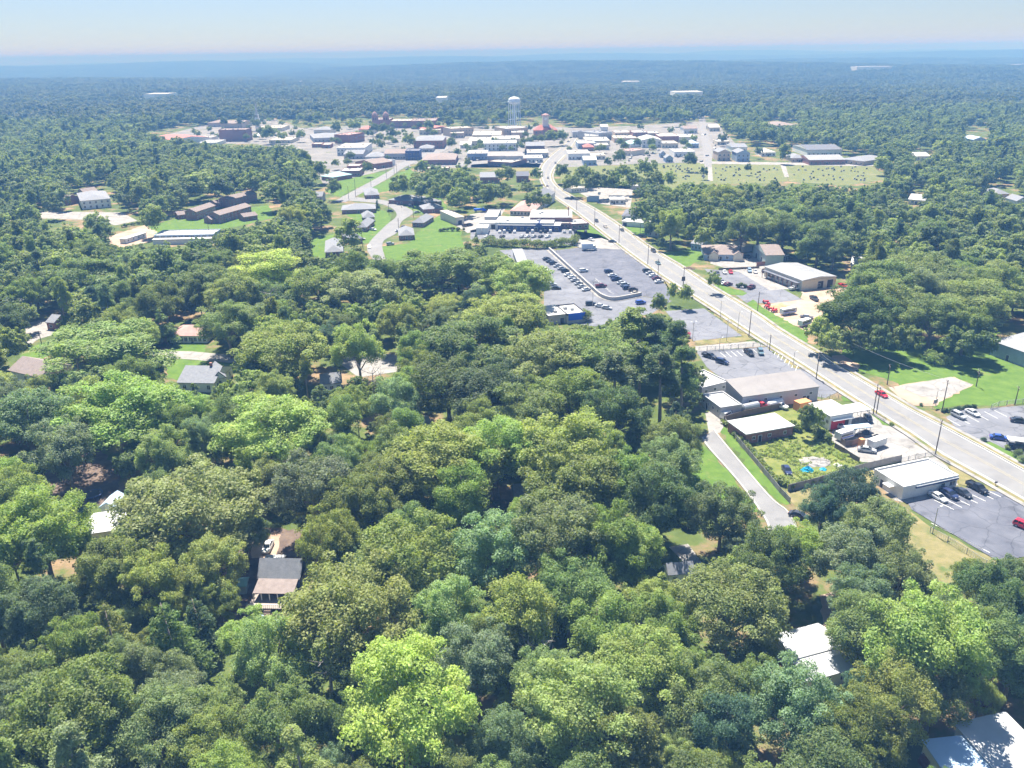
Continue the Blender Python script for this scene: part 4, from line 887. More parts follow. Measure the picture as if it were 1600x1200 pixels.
# courthouse with clock tower
c = G(852, 217); CT = empty("courthouse", (c.x, c.y, 0), 0.05, "red-roofed courthouse with a pale clock tower in the middle of town", "courthouse")
MB().box(-14, 14, -9, 9, 0, 11).obj("wall", BRICK, CT)
r_ = MB(); r_.add([(-14.5, -9.5, 11), (14.5, -9.5, 11), (14.5, 9.5, 11), (-14.5, 9.5, 11), (-7, -1, 16.5), (7, -1, 16.5), (7, 1, 16.5), (-7, 1, 16.5)], [(0, 1, 5, 4), (1, 2, 6, 5), (2, 3, 7, 6), (3, 0, 4, 7), (4, 5, 6, 7)]); r_.obj("roof", RRED, CT)
r_ = MB(); r_.add([(-5, -10.6, 11), (5, -10.6, 11), (0, -10.6, 14.5), (-5, -2, 11), (5, -2, 11), (0, -2, 14.5)], [(0, 1, 2), (0, 2, 5, 3), (1, 4, 5, 2)]); r_.obj("front_gable", RRED, CT)
TWR = MB().box(-3.6, 3.6, -3.6, 3.6, 11, 27, 0, .2).obj("clock_tower", M("pale pink stone", (0.62, 0.54, 0.50), 0.85, 0.1, 0.6), CT)
MB().lathe([(5.2, 26.6), (5.4, 27.6), (4.6, 28.4), (1.2, 29.6), (.1, 30)], 4).obj("cap", RPINK, TWR)
CF = MB().lathe([(1.5, 0), (1.5, .1), (.05, .12)], 16).obj("clock_face", TRIM, TWR); CF.location = (0, -3.5, 23.5); CF.rotation_euler = (math.pi / 2, 0, 0)
for k in range(6): o = link("window", win_mesh(1.5, 2.6), CT); o.location = (-11.5 + k * 4.6, -9, 2 if k % 2 else 2)
for k in range(6): o = link("window", win_mesh(1.5, 2.6), CT); o.location = (-11.5 + k * 4.6, -9, 7)
# cemetery stones
STONE = M("grave stone", (0.45, 0.44, 0.43), 0.8, 0.2, 2.0); STONED = M("dark grave stone", (0.12, 0.12, 0.13), 0.6, 0.2, 2.0)
gm = []
for i in range(2):
    mb = MB(); mb.box(-.7, .7, -.25, .25, 0, .25); mb.box(-.55, .55, -.14, .14, .25, .95, 0, .03); gm.append(mb.mesh("headstone", STONED if i else STONE))
GR = []
rg = random.Random(5)
for k in range(150):
    if k < 105: px, py = rg.uniform(1118, 1355), rg.uniform(261, 283)
    else: px, py = rg.uniform(1035, 1102), rg.uniform(259, 281)
    if 1215 < px < 1238: continue
    p = G(px, py); o = link("headstone", gm[rg.random() < .4]); o.location = (p.x, p.y, .06); o.rotation_euler = (0, 0, rg.uniform(-.1, .1)); s = rg.uniform(.9, 1.5); o.scale = (s, s, s)
    lb = "dark headstone on the cemetery grass" if o.data is gm[1] else "pale headstone on the cemetery grass"
    tag(o, lb, "headstone", "dark headstones" if o.data is gm[1] else "pale headstones")
# ------------------------------------------------------------ vehicles
def hull(mb, secs, mi=0):
    k = len(mb.v); n = 8
    for x, hw, zb, zm, zt in secs:
        for y, z in ((-hw * .9, zb), (-hw, zb + .12), (-hw, zm), (-hw * .9, zt), (hw * .9, zt), (hw, zm), (hw, zb + .12), (hw * .9, zb)): mb.v.append((x, y, z))
    for i in range(len(secs) - 1):
        for j in range(n):
            a, b = k + i * n + j, k + i * n + (j + 1) % n; mb.f.append((b, a, a + n, b + n)); mb.m.append(mi)
    mb.f.append(tuple(k + j for j in range(n))); mb.m.append(mi)
    mb.f.append(tuple(k + (len(secs) - 1) * n + j for j in range(n - 1, -1, -1))); mb.m.append(mi)
def cabin(mb, b, t, hwb, hwt, zb, zt, mi=0):
    vs = [(b[0], -hwb, zb), (b[1], -hwb, zb), (b[1], hwb, zb), (b[0], hwb, zb), (t[0], -hwt, zt), (t[1], -hwt, zt), (t[1], hwt, zt), (t[0], hwt, zt)]
    mb.add(vs, [(3, 2, 1, 0), (4, 5, 6, 7), (0, 1, 5, 4), (1, 2, 6, 5), (2, 3, 7, 6), (3, 0, 4, 7)], mi)
def wheel_mesh(r):
    mb = MB(); prof = [(.0, -.1), (r * .55, -.1), (r * .62, -.12), (r, -.1), (r, .1), (r * .62, .12), (r * .55, .1), (0, .1)]
    n = 12
    for q, z in prof:
        for j in range(n):
            t = 2 * math.pi * j / n; mb.v.append((q * math.cos(t), z, q * math.sin(t)))
    for i in range(len(prof) - 1):
        for j in range(n):
            a, b = i * n + j, i * n + (j + 1) % n; mb.f.append((a, b, b + n, a + n)); mb.m.append(1 if i in (0, 1, 5, 6) else 0)
    return mb.mesh("wheel", [RUBBER, STEEL])
WH = wheel_mesh(.34); WHB = wheel_mesh(.5)
CARP = {}
def car_meshes(kind):
    if kind in CARP: return CARP[kind]
    b, g, pil = MB(), MB(), MB()
    if kind == 'sedan':
        hull(b, [(-2.35, .72, .42, .6, .72), (-2.25, .84, .28, .7, .92), (-1.6, .9, .22, .72, .98), (0, .91, .22, .74, .96), (1.0, .9, .22, .72, .94), (1.9, .86, .24, .66, .82), (2.3, .72, .32, .55, .66)])
        cabin(g, (-1.75, 1.15), (-1.05, .3), .80, .63, .94, 1.40); cabin(b, (-1.08, .33), (-.95, .2), .645, .58, 1.385, 1.46); ax = 1.38
        for x0, x1 in ((-1.75, -1.05), (1.15, .3)):
            for s in (-1, 1): b.tube([(x0, s * .81, .94), (x1, s * .645, 1.42)], .05, 4)
        for s in (-1, 1): b.tube([(-.35, s * .815, .94), (-.3, s * .65, 1.42)], .05, 4)
    elif kind == 'suv':
        hull(b, [(-2.3, .78, .45, .75, .95), (-2.2, .9, .32, .8, 1.08), (-1.4, .93, .28, .85, 1.1), (.9, .93, .28, .85, 1.08), (1.9, .9, .3, .8, 1.0), (2.3, .76, .38, .65, .82)])
        cabin(g, (-2.2, 1.2), (-1.95, .45), .84, .70, 1.06, 1.62); cabin(b, (-2.0, .5), (-1.9, .3), .72, .66, 1.6, 1.72); ax = 1.4
        for x0, x1 in ((-2.2, -1.95), (1.2, .45), (-1.2, -1.15), (-.1, -.1)):
            for s in (-1, 1): b.tube([(x0, s * .85, 1.06), (x1, s * .715, 1.65)], .055, 4)
    elif kind == 'pickup':
        hull(b, [(-2.75, .88, .5, .8, 1.05), (-2.7, .95, .42, .85, 1.1), (-.6, .96, .4, .85, 1.1), (1.2, .96, .4, .85, 1.1), (2.3, .93, .42, .85, 1.05), (2.75, .82, .45, .7, .9)])
        cabin(g, (-.75, 1.5), (-.6, .8), .86, .72, 1.08, 1.68); cabin(b, (-.65, .85), (-.55, .7), .74, .68, 1.66, 1.78); ax = 1.75
        for x0, x1 in ((-.75, -.6), (1.5, .8), (.4, .35)):
            for s in (-1, 1): b.tube([(x0, s * .87, 1.08), (x1, s * .735, 1.7)], .055, 4)
        for s in (-1, 1): b.box(-2.72, -.8, s * .93 - .05, s * .93 + .05, 1.1, 1.32)
        b.box(-2.74, -2.66, -.9, .9, 1.1, 1.32)
    elif kind == 'van':
        hull(b, [(-2.6, .9, .4, 1.0, 1.25), (-2.5, .98, .3, 1.0, 1.3), (1.4, .98, .3, 1.0, 1.3), (2.2, .92, .32, .9, 1.05), (2.6, .8, .4, .7, .85)])
        cabin(b, (-2.5, .9), (-2.4, .6), .95, .84, 1.3, 2.1); cabin(g, (.6, 2.0), (.5, 1.05), .92, .78, 1.28, 2.05); ax = 1.6
        g.box(-2.2, .3, -.965, .965, 1.42, 1.8)
    CARP[kind] = dict(body=b.mesh("body", PAINT), windows=g.mesh("windows", GLASS), ax=ax, r=(WHB if False else WH))
    return CARP[kind]
LAMP = MB().box(-.05, .05, -.16, .16, -.08, .08).mesh("headlight", CHROME); TAIL = MB().box(-.04, .04, -.14, .14, -.1, .1).mesh("taillight", REDLENS)
CARS = {}
def proto_car(kind):
    m = car_meshes(kind); r = bpy.data.objects.new(kind, None)
    r['category'] = 'car'; parts = []
    for nm in ("body", "windows"): parts.append((nm, m[nm], (0, 0, 0)))
    hw = {'sedan': .82, 'suv': .84, 'pickup': .87, 'van': .9}[kind]; ln = {'sedan': 2.27, 'suv': 2.24, 'pickup': 2.68, 'van': 2.5}[kind]; zl = {'sedan': .62, 'suv': .8, 'pickup': .88, 'van': .8}[kind]
    for sx in (-1, 1):
        for sy in (-1, 1): parts.append(("wheel", m['r'], (sx * m['ax'], sy * hw, .34)))
    for sy in (-1, 1):
        parts.append(("headlight", LAMP, (ln, sy * .55, zl))); parts.append(("taillight", TAIL, (-ln - .05, sy * .6, zl + .1)))
    return parts
CC = dict(white=(.75, .75, .74), silver=(.42, .43, .44), black=(.012, .012, .014), dark=(.04, .042, .05), navy=(.02, .03, .09), red=(.55, .015, .03), maroon=(.12, .01, .02), blue=(.03, .08, .40), beige=(.45, .40, .32), brown=(.08, .05, .04), teal=(.10, .17, .20), lblue=(.25, .36, .48))
CW = dict(lblue='pale blue', dark='dark grey', teal='grey-green')
def vehicle(kind, col, p, d, label, z=0.0, group=None, cat=None, lights=True):
    a = G(*p, z); b = G(p[0] + d[0] * 10, p[1] + d[1] * 10, z); rz = math.atan2(b.y - a.y, b.x - a.x) + random.uniform(-.03, .03)
    r = empty({'sedan': 'parked_car', 'suv': 'parked_car', 'pickup': 'pickup_truck', 'van': 'van'}[kind], (a.x, a.y, z + .12), rz, label, cat or {'sedan': 'car', 'suv': 'car', 'pickup': 'pickup', 'van': 'van'}[kind], group)
    if kind not in CARS: CARS[kind] = proto_car(kind)
    for nm, me, loc in CARS[kind]:
        if not lights and nm in ('headlight', 'taillight'): continue
        o = link(nm, me, r); o.location = loc
        if nm == 'body': o.color = (*CC[col], 1)
    return r
KN = dict(sedan='saloon car', suv='estate car', pickup='pickup truck', van='van')
ORD = ['first', 'second', 'third', 'fourth', 'fifth', 'sixth', 'seventh', 'eighth', 'ninth', 'tenth', 'eleventh', 'twelfth', 'thirteenth', 'fourteenth', 'fifteenth', 'sixteenth', 'seventeenth', 'eighteenth', 'nineteenth', 'twentieth']
def row(cars, d, where, group, lights=False):
    for i, (k, c, x, y) in enumerate(cars):
        vehicle(k, c, (x, y), d, f"{CW.get(c, c)} {KN[k]}, {ORD[i]} {where}", 0, group, lights=lights)
D1 = (1, .55)
vehicle('sedan', 'white', (1465,780), D1, "white car nearest the left in the row of four by the white office", group="cars at the white office")
vehicle('suv', 'navy', (1482,776), D1, "dark blue estate car beside the white car at the white office", group="cars at the white office")
vehicle('sedan', 'dark', (1503.5,773.5), D1, "dark grey car with pale roof glint, third of four at the white office", group="cars at the white office")
vehicle('pickup', 'black', (1526,766), D1, "black pickup truck, rightmost of four at the white office", group="cars at the white office")
vehicle('suv', 'red', (1600,826), (1, .4), "red car cut by the right edge on the dark parking lot")
vehicle('suv', 'silver', (1497,652.5), (1, .5), "silver estate car by the small shrubs across the road")
vehicle('sedan', 'white', (1519,648), (1, .5), "white saloon car beside the silver estate by the shrubs")
vehicle('sedan', 'blue', (1560.5,687), (1, .12), "bright blue car beside the white-roofed cart across the road")
vehicle('suv', 'black', (1598,703), (1, .2), "black car at the right edge behind the round bushes")
vehicle('sedan', 'dark', (1592,660), (1, .1), "dark car on the raised white-edged bay at the right edge")
vehicle('sedan', 'red', (1377,619), (1, .55), "red car driving on the main road past the bare lot")
vehicle('sedan', 'silver', (1354,706), (1, .14), "silver car parked below the white box trailer")
vehicle('suv', 'white', (1309,668), (1, .5), "white pickup-like car under the carport by the road", )
vehicle('sedan', 'dark', (1356,656), (.4, .6), "dark car with raised bonnet under the white carport")
vehicle('pickup', 'dark', (1108,559), (1, .3), "dark pickup with pale load at the left of the marked parking lot")
vehicle('suv', 'navy', (1128,568), (1, .25), "dark blue car nearest the pine trees on the marked parking lot")
vehicle('pickup', 'black', (1170,554), (1, .8), "black pickup truck at the far kerb of the marked parking lot")
vehicle('suv', 'teal', (1188,553), (.6, 1), "grey-green car beside the black pickup on the marked parking lot")
vehicle('sedan', 'navy', (1229,738), (.6, 1), "dark car abandoned in the overgrown lot left of the blue tarp")
vehicle('pickup', 'lblue', (1153,646), (1, -.25), "pale blue pickup behind the fence left of the tanker truck")
vehicle('van', 'white', (1136,652), (1, -.5), "white van at the left end of the fenced truck yard")
vehicle('pickup', 'white', (1217,637), (1, .3), "white pickup behind the white tank in the fenced truck yard")
vehicle('sedan', 'white', (419,858), (-.45, 1), "white car on the sunlit drive behind the porch house")
vehicle('sedan', 'navy', (704,829), (1, .5), "dark blue car glimpsed under trees in the middle wood")
vehicle('sedan', 'dark', (1079,822), (.3, 1), "dark car in shade beside the side street")
vehicle('sedan', 'dark', (1248,809), (1, .3), "dark vehicle at the bottom end of the side street fence")
vehicle('van', 'maroon', (1462,1196), (1, -.3), "dark red vehicle beside the blue-shaded roof at bottom right")
# main road traffic
for k, c, x, y, lb in [('sedan','teal',1028,413,"grey-green car driving below the roadside oak"), ('suv','dark',1021,394,"dark car driving in the shade of the roadside oak"), ('suv','dark',932,347,"dark car on the main road by the brick annex"), ('sedan','beige',946,356,"pale car on the main road just below the dark one"), ('sedan','dark',972,361,"dark car on the far lane opposite the brick annex"), ('sedan','dark',894,310,"dark car on the main road left of the bare earth"), ('sedan','brown',855,292,"brown car at the bend of the main road"), ('sedan','dark',856,279,"small dark car climbing past the bend of the main road")]:
    vehicle(k, c, (x, y), (1, .75) if y > 295 else (.3, 1), lb, group="cars on the main road", lights=False)
vehicle('suv', 'black', (1004,371), (1, .05), "black car on the verge left of the roadside oak", lights=False)
vehicle('sedan', 'dark', (957,379), (1, .1), "dark car on the grass corner near the box truck", lights=False)
# dealer upper deck
row([('suv','navy',951,426),('sedan','white',957,432),('pickup','navy',963,438),('sedan','silver',971,443.5),('suv','silver',976,447),('suv','navy',980,452),('suv','brown',989,454.5),('sedan','beige',993,460)], (1, -.12), "from the top in the middle row of the upper car lot", "cars in the middle of the upper car lot")
row([('suv','black',1011,425),('sedan','silver',1016,428.5),('sedan','white',1021,432.5),('sedan','maroon',1026,437),('sedan','white',1030,442)], (1, -.12), "from the top along the road side of the upper car lot", "cars at the road side of the upper car lot")
vehicle('suv', 'white', (912,425), (1, -.1), "white estate car alone beside the retaining wall on the upper lot", lights=False)
vehicle('pickup', 'maroon', (939,449), (1, -.05), "dark red pickup truck near the retaining wall on the upper lot", lights=False)
row([('sedan','black',854,406),('sedan','dark',859,409.5),('suv','dark',864,413),('sedan','silver',871,417),('sedan','silver',877,421),('suv','black',883,425),('sedan','white',888,431),('sedan','white',894,435),('sedan','silver',898.5,439.5),('sedan','silver',904,444.5),('sedan','silver',909,449.5),('sedan','white',916,454)], (1, -.18), "from the top in the row below the retaining wall", "cars below the retaining wall")
vehicle('suv', 'dark', (836,419), (.4, 1), "dark estate car by the end of the long grey-roofed shed", lights=False)
vehicle('sedan', 'white', (852,423), (1, .8), "white car driving through the lower car lot", lights=False)
vehicle('sedan', 'dark', (869,452), (1, 0), "dark low car beside the small grey block", lights=False)
vehicle('sedan', 'silver', (862,446), (1, 0), "silver car beside the low dark one at the small grey block", lights=False)
vehicle('suv', 'black', (923,477), (1, -.05), "black car beside the small tree and the blue-panelled office", lights=False)
vehicle('sedan', 'white', (938,480), (1, .1), "white car right of the black one near the blue-panelled office", lights=False)
vehicle('sedan', 'silver', (948,483), (1, .15), "silver car at the end of the line near the blue-panelled office", lights=False)
vehicle('suv', 'blue', (1001,475), (1, -.1), "bright blue car at the edge of the trees below the retaining wall", lights=False)
vehicle('sedan', 'silver', (812,397), (.6, 1), "silver car beside the long grey-roofed shed, upper of two", lights=False)
vehicle('sedan', 'dark', (818,403), (.6, 1), "dark car beside the long grey-roofed shed, lower of two", lights=False)
# restaurant
R1 = [(781,'white'),(788,'white'),(797,'black'),(804,'white'),(824,'black'),(832,'white'),(845,'black'),(852,'dark'),(860,'white'),(882,'silver'),(891,'white'),(899,'dark'),(915,'black')]
row([('suv' if i % 3 else 'sedan', c, x, 363.5) for i, (x, c) in enumerate(R1)], (0, -1), "from the left in the row before the restaurant", "cars in front of the restaurant")
row([('sedan', c, x, 371) for x, c in [(761,'white'),(768,'dark'),(785,'brown'),(816,'silver'),(824,'white'),(834,'silver'),(845,'dark'),(856,'white')]], (1, -.35), "from the left in the row beside the long hedge", "cars beside the long hedge")
vehicle('sedan', 'white', (924,376), (1, .3), "white car leaving the restaurant lot by its right end", lights=False)
vehicle('suv', 'brown', (727,354), (1, -.2), "brown car left of the white box trailers, left one", lights=False); vehicle('suv', 'dark', (734,353), (1, -.2), "dark car left of the white box trailers, right one", lights=False)
# workshop lot
for k, c, x, y, d, lb in [('sedan','red',1141.5,427,(.5,1),"bright red car at the head of the workshop car lot"),('sedan','white',1132,427,(.5,1),"white car left of the bright red one at the workshop lot"),('sedan','dark',1121,429,(.6,1),"dark car in tree shade at the workshop lot"),('suv','lblue',1171,425,(.4,1),"blue-grey car by the stone border above the workshop lot"),('sedan','white',1180,426,(.4,1),"white car right of the blue-grey one above the workshop lot"),('suv','brown',1195,425,(1,-.5),"brown car at the left corner of the tan workshop"),('suv','white',1203,430.5,(1,-.1),"white car parked by the workshop awning, farther one"),('sedan','white',1208,435.5,(1,-.15),"white car parked by the workshop awning, nearer one"),('pickup','white',1241,453,(1,-.15),"white pickup truck in front of the tan workshop"),('pickup','dark',1272,469,(1,.6),"dark pickup with pale bed alone on the sandy lot"),('pickup','maroon',1174,451,(1,-.4),"dark purple pickup beside the row of dark shrubs"),('sedan','beige',1119,401,(1,.4),"pale car under the grey house with cream gables"),('suv','white',1139,402,(.5,1),"white car on the drive of the grey house with cream gables"),('suv','dark',1167,403,(1,.2),"dark car between the grey house and the barn"),('pickup','lblue',1157,391,(1,.1),"blue pickup behind the grey house with cream gables"),('pickup','red',1318,449,(1,.3),"red vehicle at the right corner of the tan workshop"),('suv','brown',1230,405,(1,0),"brown car under the lean-to of the grey-green barn")]:
    vehicle(k, c, (x, y), d, lb, group="cars around the tan workshop", lights=False)
row([('sedan','white',1116,437),('sedan','white',1122,439.5),('sedan','silver',1127,442),('sedan','white',1132,445),('sedan','maroon',1138,446)], (1, -.2), "from the left in the front row of the workshop lot", "front row cars of the workshop lot")
# residential street
for k, c, x, y, d, lb in [('sedan','white',577,387,(.2,1),"white car on the left kerb of the residential street"),('suv','silver',610,383,(1,-.1),"silver car on the white drive beside the green field"),('sedan','white',623,362,(1,-.1),"white car before the nearest bungalow by the green field"),('sedan','dark',631,356,(1,-.3),"dark car between the first two bungalows by the field"),('sedan','white',623,318,(1,-.3),"white car before the wide bungalow at the bend"),('suv','dark',642,324,(1,.1),"dark car on the drive at the bend of the street"),('sedan','silver',652,333,(1,-.1),"silver car before the low bungalow at the right bend"),('sedan','white',583,360,(1,.1),"white car on a drive left of the residential street"),('sedan','beige',565,375,(1,0),"pale car before the pink brick bungalow"),('sedan','dark',610,331,(1,0),"dark car on a drive left of the bend")]:
    vehicle(k, c, (x, y), d, lb, group="cars on the residential street", lights=False)
# small cars in town
TC = [(1006,243,'dark'),(1014,244,'black'),(1020,240,'silver'),(1029,236,'white'),(983,252,'dark'),(985,248,'silver'),(987,245,'silver'),(989,242,'dark'),(991,239,'white'),(1060,246,'dark'),(1068,246,'silver'),(1099,212,'dark'),(1102,211,'black'),(1096,253,'dark'),(888,244,'black'),(896,244,'dark'),(904,244,'black'),(909,244,'dark'),(868,256,'dark'),(888,222,'dark'),(884,226,'silver'),(892,216,'dark'),(813,255,'dark'),(826,255,'white'),(838,255,'silver'),(770,255,'dark'),(746,251,'dark'),(672,266,'dark'),(680,266,'white'),(687,265,'black'),(640,262,'dark'),(636,265,'silver'),(644,233,'dark'),(610,245,'white'),(616,245,'silver'),(622,245,'white'),(628,245,'dark'),(575,266,'white'),(586,266,'silver'),(1116,224,'silver'),(1118,228,'dark'),(1117,233,'dark'),(1116,238,'maroon'),(396,213,'white'),(404,212,'silver'),(412,211,'white'),(655,231,'white'),(1105,244,'dark')]
rowi = {}
for i, (x, y, c) in enumerate(TC):
    wn = min(BLD, key=lambda b: (PR(*b[0].location)[0] - x) ** 2 + 9 * (PR(*b[0].location)[1] - y) ** 2)[0]['label']
    lb = f"{CW.get(c, c)} car near the {wn}"; lb = ' '.join(lb.split()[:14])
    k = rowi.get(lb, 0); rowi[lb] = k + 1
    if k: lb = f"{ORD[k]} " + lb
    vehicle('suv' if i % 3 == 0 else 'sedan', c, (x, y), (1, -.2) if i % 2 else (.3, 1), lb, group="small cars in town", lights=False)

# box truck, tanker, tank, camper, trailer, cart
def box_truck(p, d, label):
    a = G(*p); b = G(p[0] + d[0] * 10, p[1] + d[1] * 10); r = empty("box_truck", (a.x, a.y, .1), math.atan2(b.y - a.y, b.x - a.x), label, "truck")
    MB().box(-4.2, 1.9, -1.25, 1.25, .95, 3.7).obj("cargo_box", M("pale blue box", (.62, .67, .74), .5, .05, .5), r)
    m = MB(); hull(m, [(2.0, 1.1, .6, 1.5, 1.9), (3.2, 1.1, .5, 1.4, 1.8), (4.0, 1.0, .5, 1.0, 1.25)]); cabin(m, (2.0, 3.3), (2.05, 2.8), 1.05, .95, 1.85, 2.6); m.obj("cab", WW, r)
    MB().box(2.3, 3.2, -1.09, 1.09, 1.9, 2.4).obj("windows", GLASS, r); MB().box(-4.2, 3.4, -.5, .5, .5, .94).obj("chassis", DTRIM, r)
    for x in (-3.0, -2.0, 3.0):
        for s in (-1, 1): o = link("wheel", WHB, r); o.location = (x, s * 1.0, .5)
    return r
box_truck((921,391), (1, -.02), "pale box truck with white cab at the top edge of the upper car lot")
def tanker(p, d, label):
    a = G(*p); b = G(p[0] + d[0] * 10, p[1] + d[1] * 10); r = empty("tanker_truck", (a.x, a.y, .1), math.atan2(b.y - a.y, b.x - a.x), label, "truck")
    m = MB(); m.tube([(-4.9, 0, 1.9), (-4.6, 0, 1.9), (.9, 0, 1.9), (1.2, 0, 1.9)], [.6, 1.15, 1.15, .6], 14); m.obj("tank", STEEL, r)
    m = MB(); hull(m, [(1.5, 1.1, .6, 1.5, 2.0), (3.0, 1.1, .5, 1.5, 1.95), (4.4, .9, .5, 1.2, 1.5)]); cabin(m, (1.5, 3.0), (1.55, 2.6), 1.05, .95, 1.95, 2.7); m.obj("cab", REDP, r)
    MB().box(1.8, 2.7, -1.04, 1.04, 2.0, 2.5).obj("windows", GLASS, r); MB().box(-4.8, 4.0, -.5, .5, .5, .78).obj("chassis", DTRIM, r)
    for x in (-4.0, -2.9, 3.3):
        for s in (-1, 1): o = link("wheel", WHB, r); o.location = (x, s * 1.0, .5)
tanker((1179,643), (1, -.22), "grey tanker truck with red cab behind the wooden fence")
a = G(1210,637); r = empty("storage_tank", (a.x, a.y, .1), .5, "white horizontal storage tank right of the tanker truck", "tank")
MB().tube([(-3.3, 0, 1.5), (-3, 0, 1.5), (2.6, 0, 1.5), (2.9, 0, 1.5)], [.5, 1.0, 1.0, .5], 14).obj("tank", WW, r)
for x in (-2, 1.6): MB().box(x - .2, x + .2, -.8, .8, 0, .8).obj("saddle", KERB, r)
def camper(p, d, label, L=5.5):
    a = G(*p); b = G(p[0] + d[0] * 10, p[1] + d[1] * 10); r = empty("camper", (a.x, a.y, .1), math.atan2(b.y - a.y, b.x - a.x), label, "camper")
    m = MB(); hull(m, [(-L / 2, 1.1, .5, 2.2, 2.6), (L / 2 - .8, 1.15, .5, 2.2, 2.7), (L / 2, 1.0, .8, 1.8, 2.3)]); m.obj("body", WW, r)
    MB().box(-L / 2 + .3, L / 2 - 1, -1.17, 1.17, 1.5, 2.0).obj("windows", GLASS, r); MB().box(-L / 2 + .1, L / 2 - .6, -1.18, 1.18, 1.0, 1.2).obj("side_stripe", BLUEP, r)
    for s in (-1, 1): o = link("wheel", WH, r); o.location = (-.4, s * 1.05, .34)
    MB().box(-.4, .3, -.4, .4, 2.66, 2.95).obj("roof_vent", TRIM, r)
camper((1319,686), (1, -.3), "white camper with blue side stripe behind the weathered board fence")
camper((1231,491), (1, -.15), "white camper at the edge of the sandy lot, left of two", 7); camper((1257,509), (1, -.3), "white camper at the edge of the sandy lot beside the trees", 6)
a = G(1369,698); b = G(1386,692); r = empty("box_trailer", (a.x, a.y, .1), math.atan2(b.y - a.y, b.x - a.x), "low white box trailer above the silver car", "trailer")
MB().box(-2.6, 2.6, -1.1, 1.1, .5, 2.5).obj("cargo_box", WW, r); MB().box(2.6, 3.6, -.06, .06, .5, .6).obj("drawbar", DTRIM, r)
for s in (-1, 1): o = link("wheel", WH, r); o.location = (-.3, s * 1.0, .34)
a = G(1585,699); r = empty("cart", (a.x, a.y, .12), -.35, "black utility cart under a white canopy top across the road", "cart")
m = MB(); hull(m, [(-1.9, .8, .35, .7, .95), (1.2, .85, .35, .7, .95), (2.0, .75, .4, .6, .8)]); m.obj("body", DTRIM, r); MB().box(-2.1, 1.9, -1.3, 1.3, 2.25, 2.4).obj("canopy_top", WW, r)
for x in (-1.9, 1.7):
    for s in (-1, 1): MB().tube([(x, s * 1.15, .5), (x, s * 1.15, 2.26)], .05, 5).obj("post", STEEL, r)
for x in (-1.2, 1.2):
    for s in (-1, 1): o = link("wheel", WH, r); o.location = (x, s * .8, .34)
a = G(751,331); r = empty("flatbed_truck", (a.x, a.y, .1), .1, "bright blue truck parked at the trees behind the loading bay", "truck")
m = MB(); hull(m, [(1.0, 1.15, .5, 1.5, 1.8), (2.6, 1.15, .5, 1.4, 1.7), (3.8, 1.0, .5, 1.1, 1.3)]); cabin(m, (1.0, 2.7), (1.1, 2.2), 1.05, .95, 1.75, 2.6); m.obj("cab", BLUEP, r); MB().box(-4.5, .9, -1.2, 1.2, .9, 2.2).obj("cargo_box", BLUEP, r)
for x in (-3.2, 2.6):
    for s in (-1, 1): o = link("wheel", WHB, r); o.location = (x, s * 1.0, .5)
# red machines on the sandy lot
for i, (x, y) in enumerate([(1196,474),(1200,478),(1198,482),(1205,485),(1210,488)]):
    a = G(x, y); r = empty("tractor", (a.x, a.y, .1), i * .9, f"small red and dark tractor, {ORD[i]} from the top by the verge of the sandy lot", "tractor", "red tractors by the sandy lot")
    m = MB(); m.box(-.2, 1.3, -.35, .35, .6, 1.15, 0, .05); m.box(-1.0, -.2, -.55, .55, .6, .9); m.box(-1.0, -.7, -.4, .4, .9, 1.5); m.obj("body", REDP, r)
    for s in (-1, 1): o = link("wheel", WHB, r); o.location = (-.7, s * .6, .5); o = link("wheel", WH, r); o.location = (1.0, s * .5, .34)
a = G(1260,497); r = empty("flat_trailer", (a.x, a.y, .1), -.5, "dark flat trailer with load on the sandy lot", "trailer"); MB().box(-2.5, 2.5, -1, 1, .5, .7).obj("bed", DTRIM, r); MB().box(-1.5, 1, -.7, .7, .71, 1.4, 0, .25).obj("load", STEEL, r)
for s in (-1, 1): o = link("wheel", WH, r); o.location = (-.3, s * 1.05, .34)

# ------------------------------------------------------------ fences, walls, poles
def fence(label, pts, h, mat, name="board_fence", step=3.0, kind='board', pmat=None):
    P = [G(*p) for p in pts]; o0 = P[0]; r = empty(name, o0, 0, label, "fence")
    pan, npost = MB(), 0
    for a, b in zip(P[:-1], P[1:]):
        d = b - a; L = d.length; u = d.normalized(); n = max(1, round(L / step))
        a2, b2 = a - o0, b - o0; c = (a2 + b2) / 2
        if kind == 'board': pan.obox((c.x, c.y), u, Vector((-u.y, u.x)), L / 2, .03, .05, h)
        else:
            for z in ((.15, .5, .85) if kind == 'rail' else (.97,)): pan.obox((c.x, c.y), u, Vector((-u.y, u.x)), L / 2, .03, h * z - .04, h * z + .04)
            if kind == 'chain': 
                k = int(L / .5)
                for i in range(k):
                    q = a2.lerp(b2, i / k); pan.obox((q.x, q.y), u, Vector((-u.y, u.x)), .018, .018, .05, h * .97)
                for z in (.2, .4, .6, .8): pan.obox((c.x, c.y), u, Vector((-u.y, u.x)), L / 2, .012, h * z - .012, h * z + .012)
        for i in range(n + 1):
            q = a2.lerp(b2, i / n); MB().obox((q.x, q.y), u, Vector((-u.y, u.x)), .06, .075, 0, h + .12).obj("post", pmat or mat, r); npost += 1
    pan.obj("boards" if kind == 'board' else "rails", mat, r)
    return r
GWOOD = M("grey weathered boards", (0.25, 0.24, 0.235), 0.9, 0.2, 0.9)
fence("long grey board fence along the lower edge of the overgrown lot", [(1231,768),(1270,758),(1310,746),(1350,734),(1380,727),(1407,721)], 1.9, GWOOD)
fence("grey fence overgrown with weeds between side street and overgrown lot", [(1131,658),(1150,688),(1175,718),(1200,748),(1218,770),(1234,787)], 1.6, GWOOD)
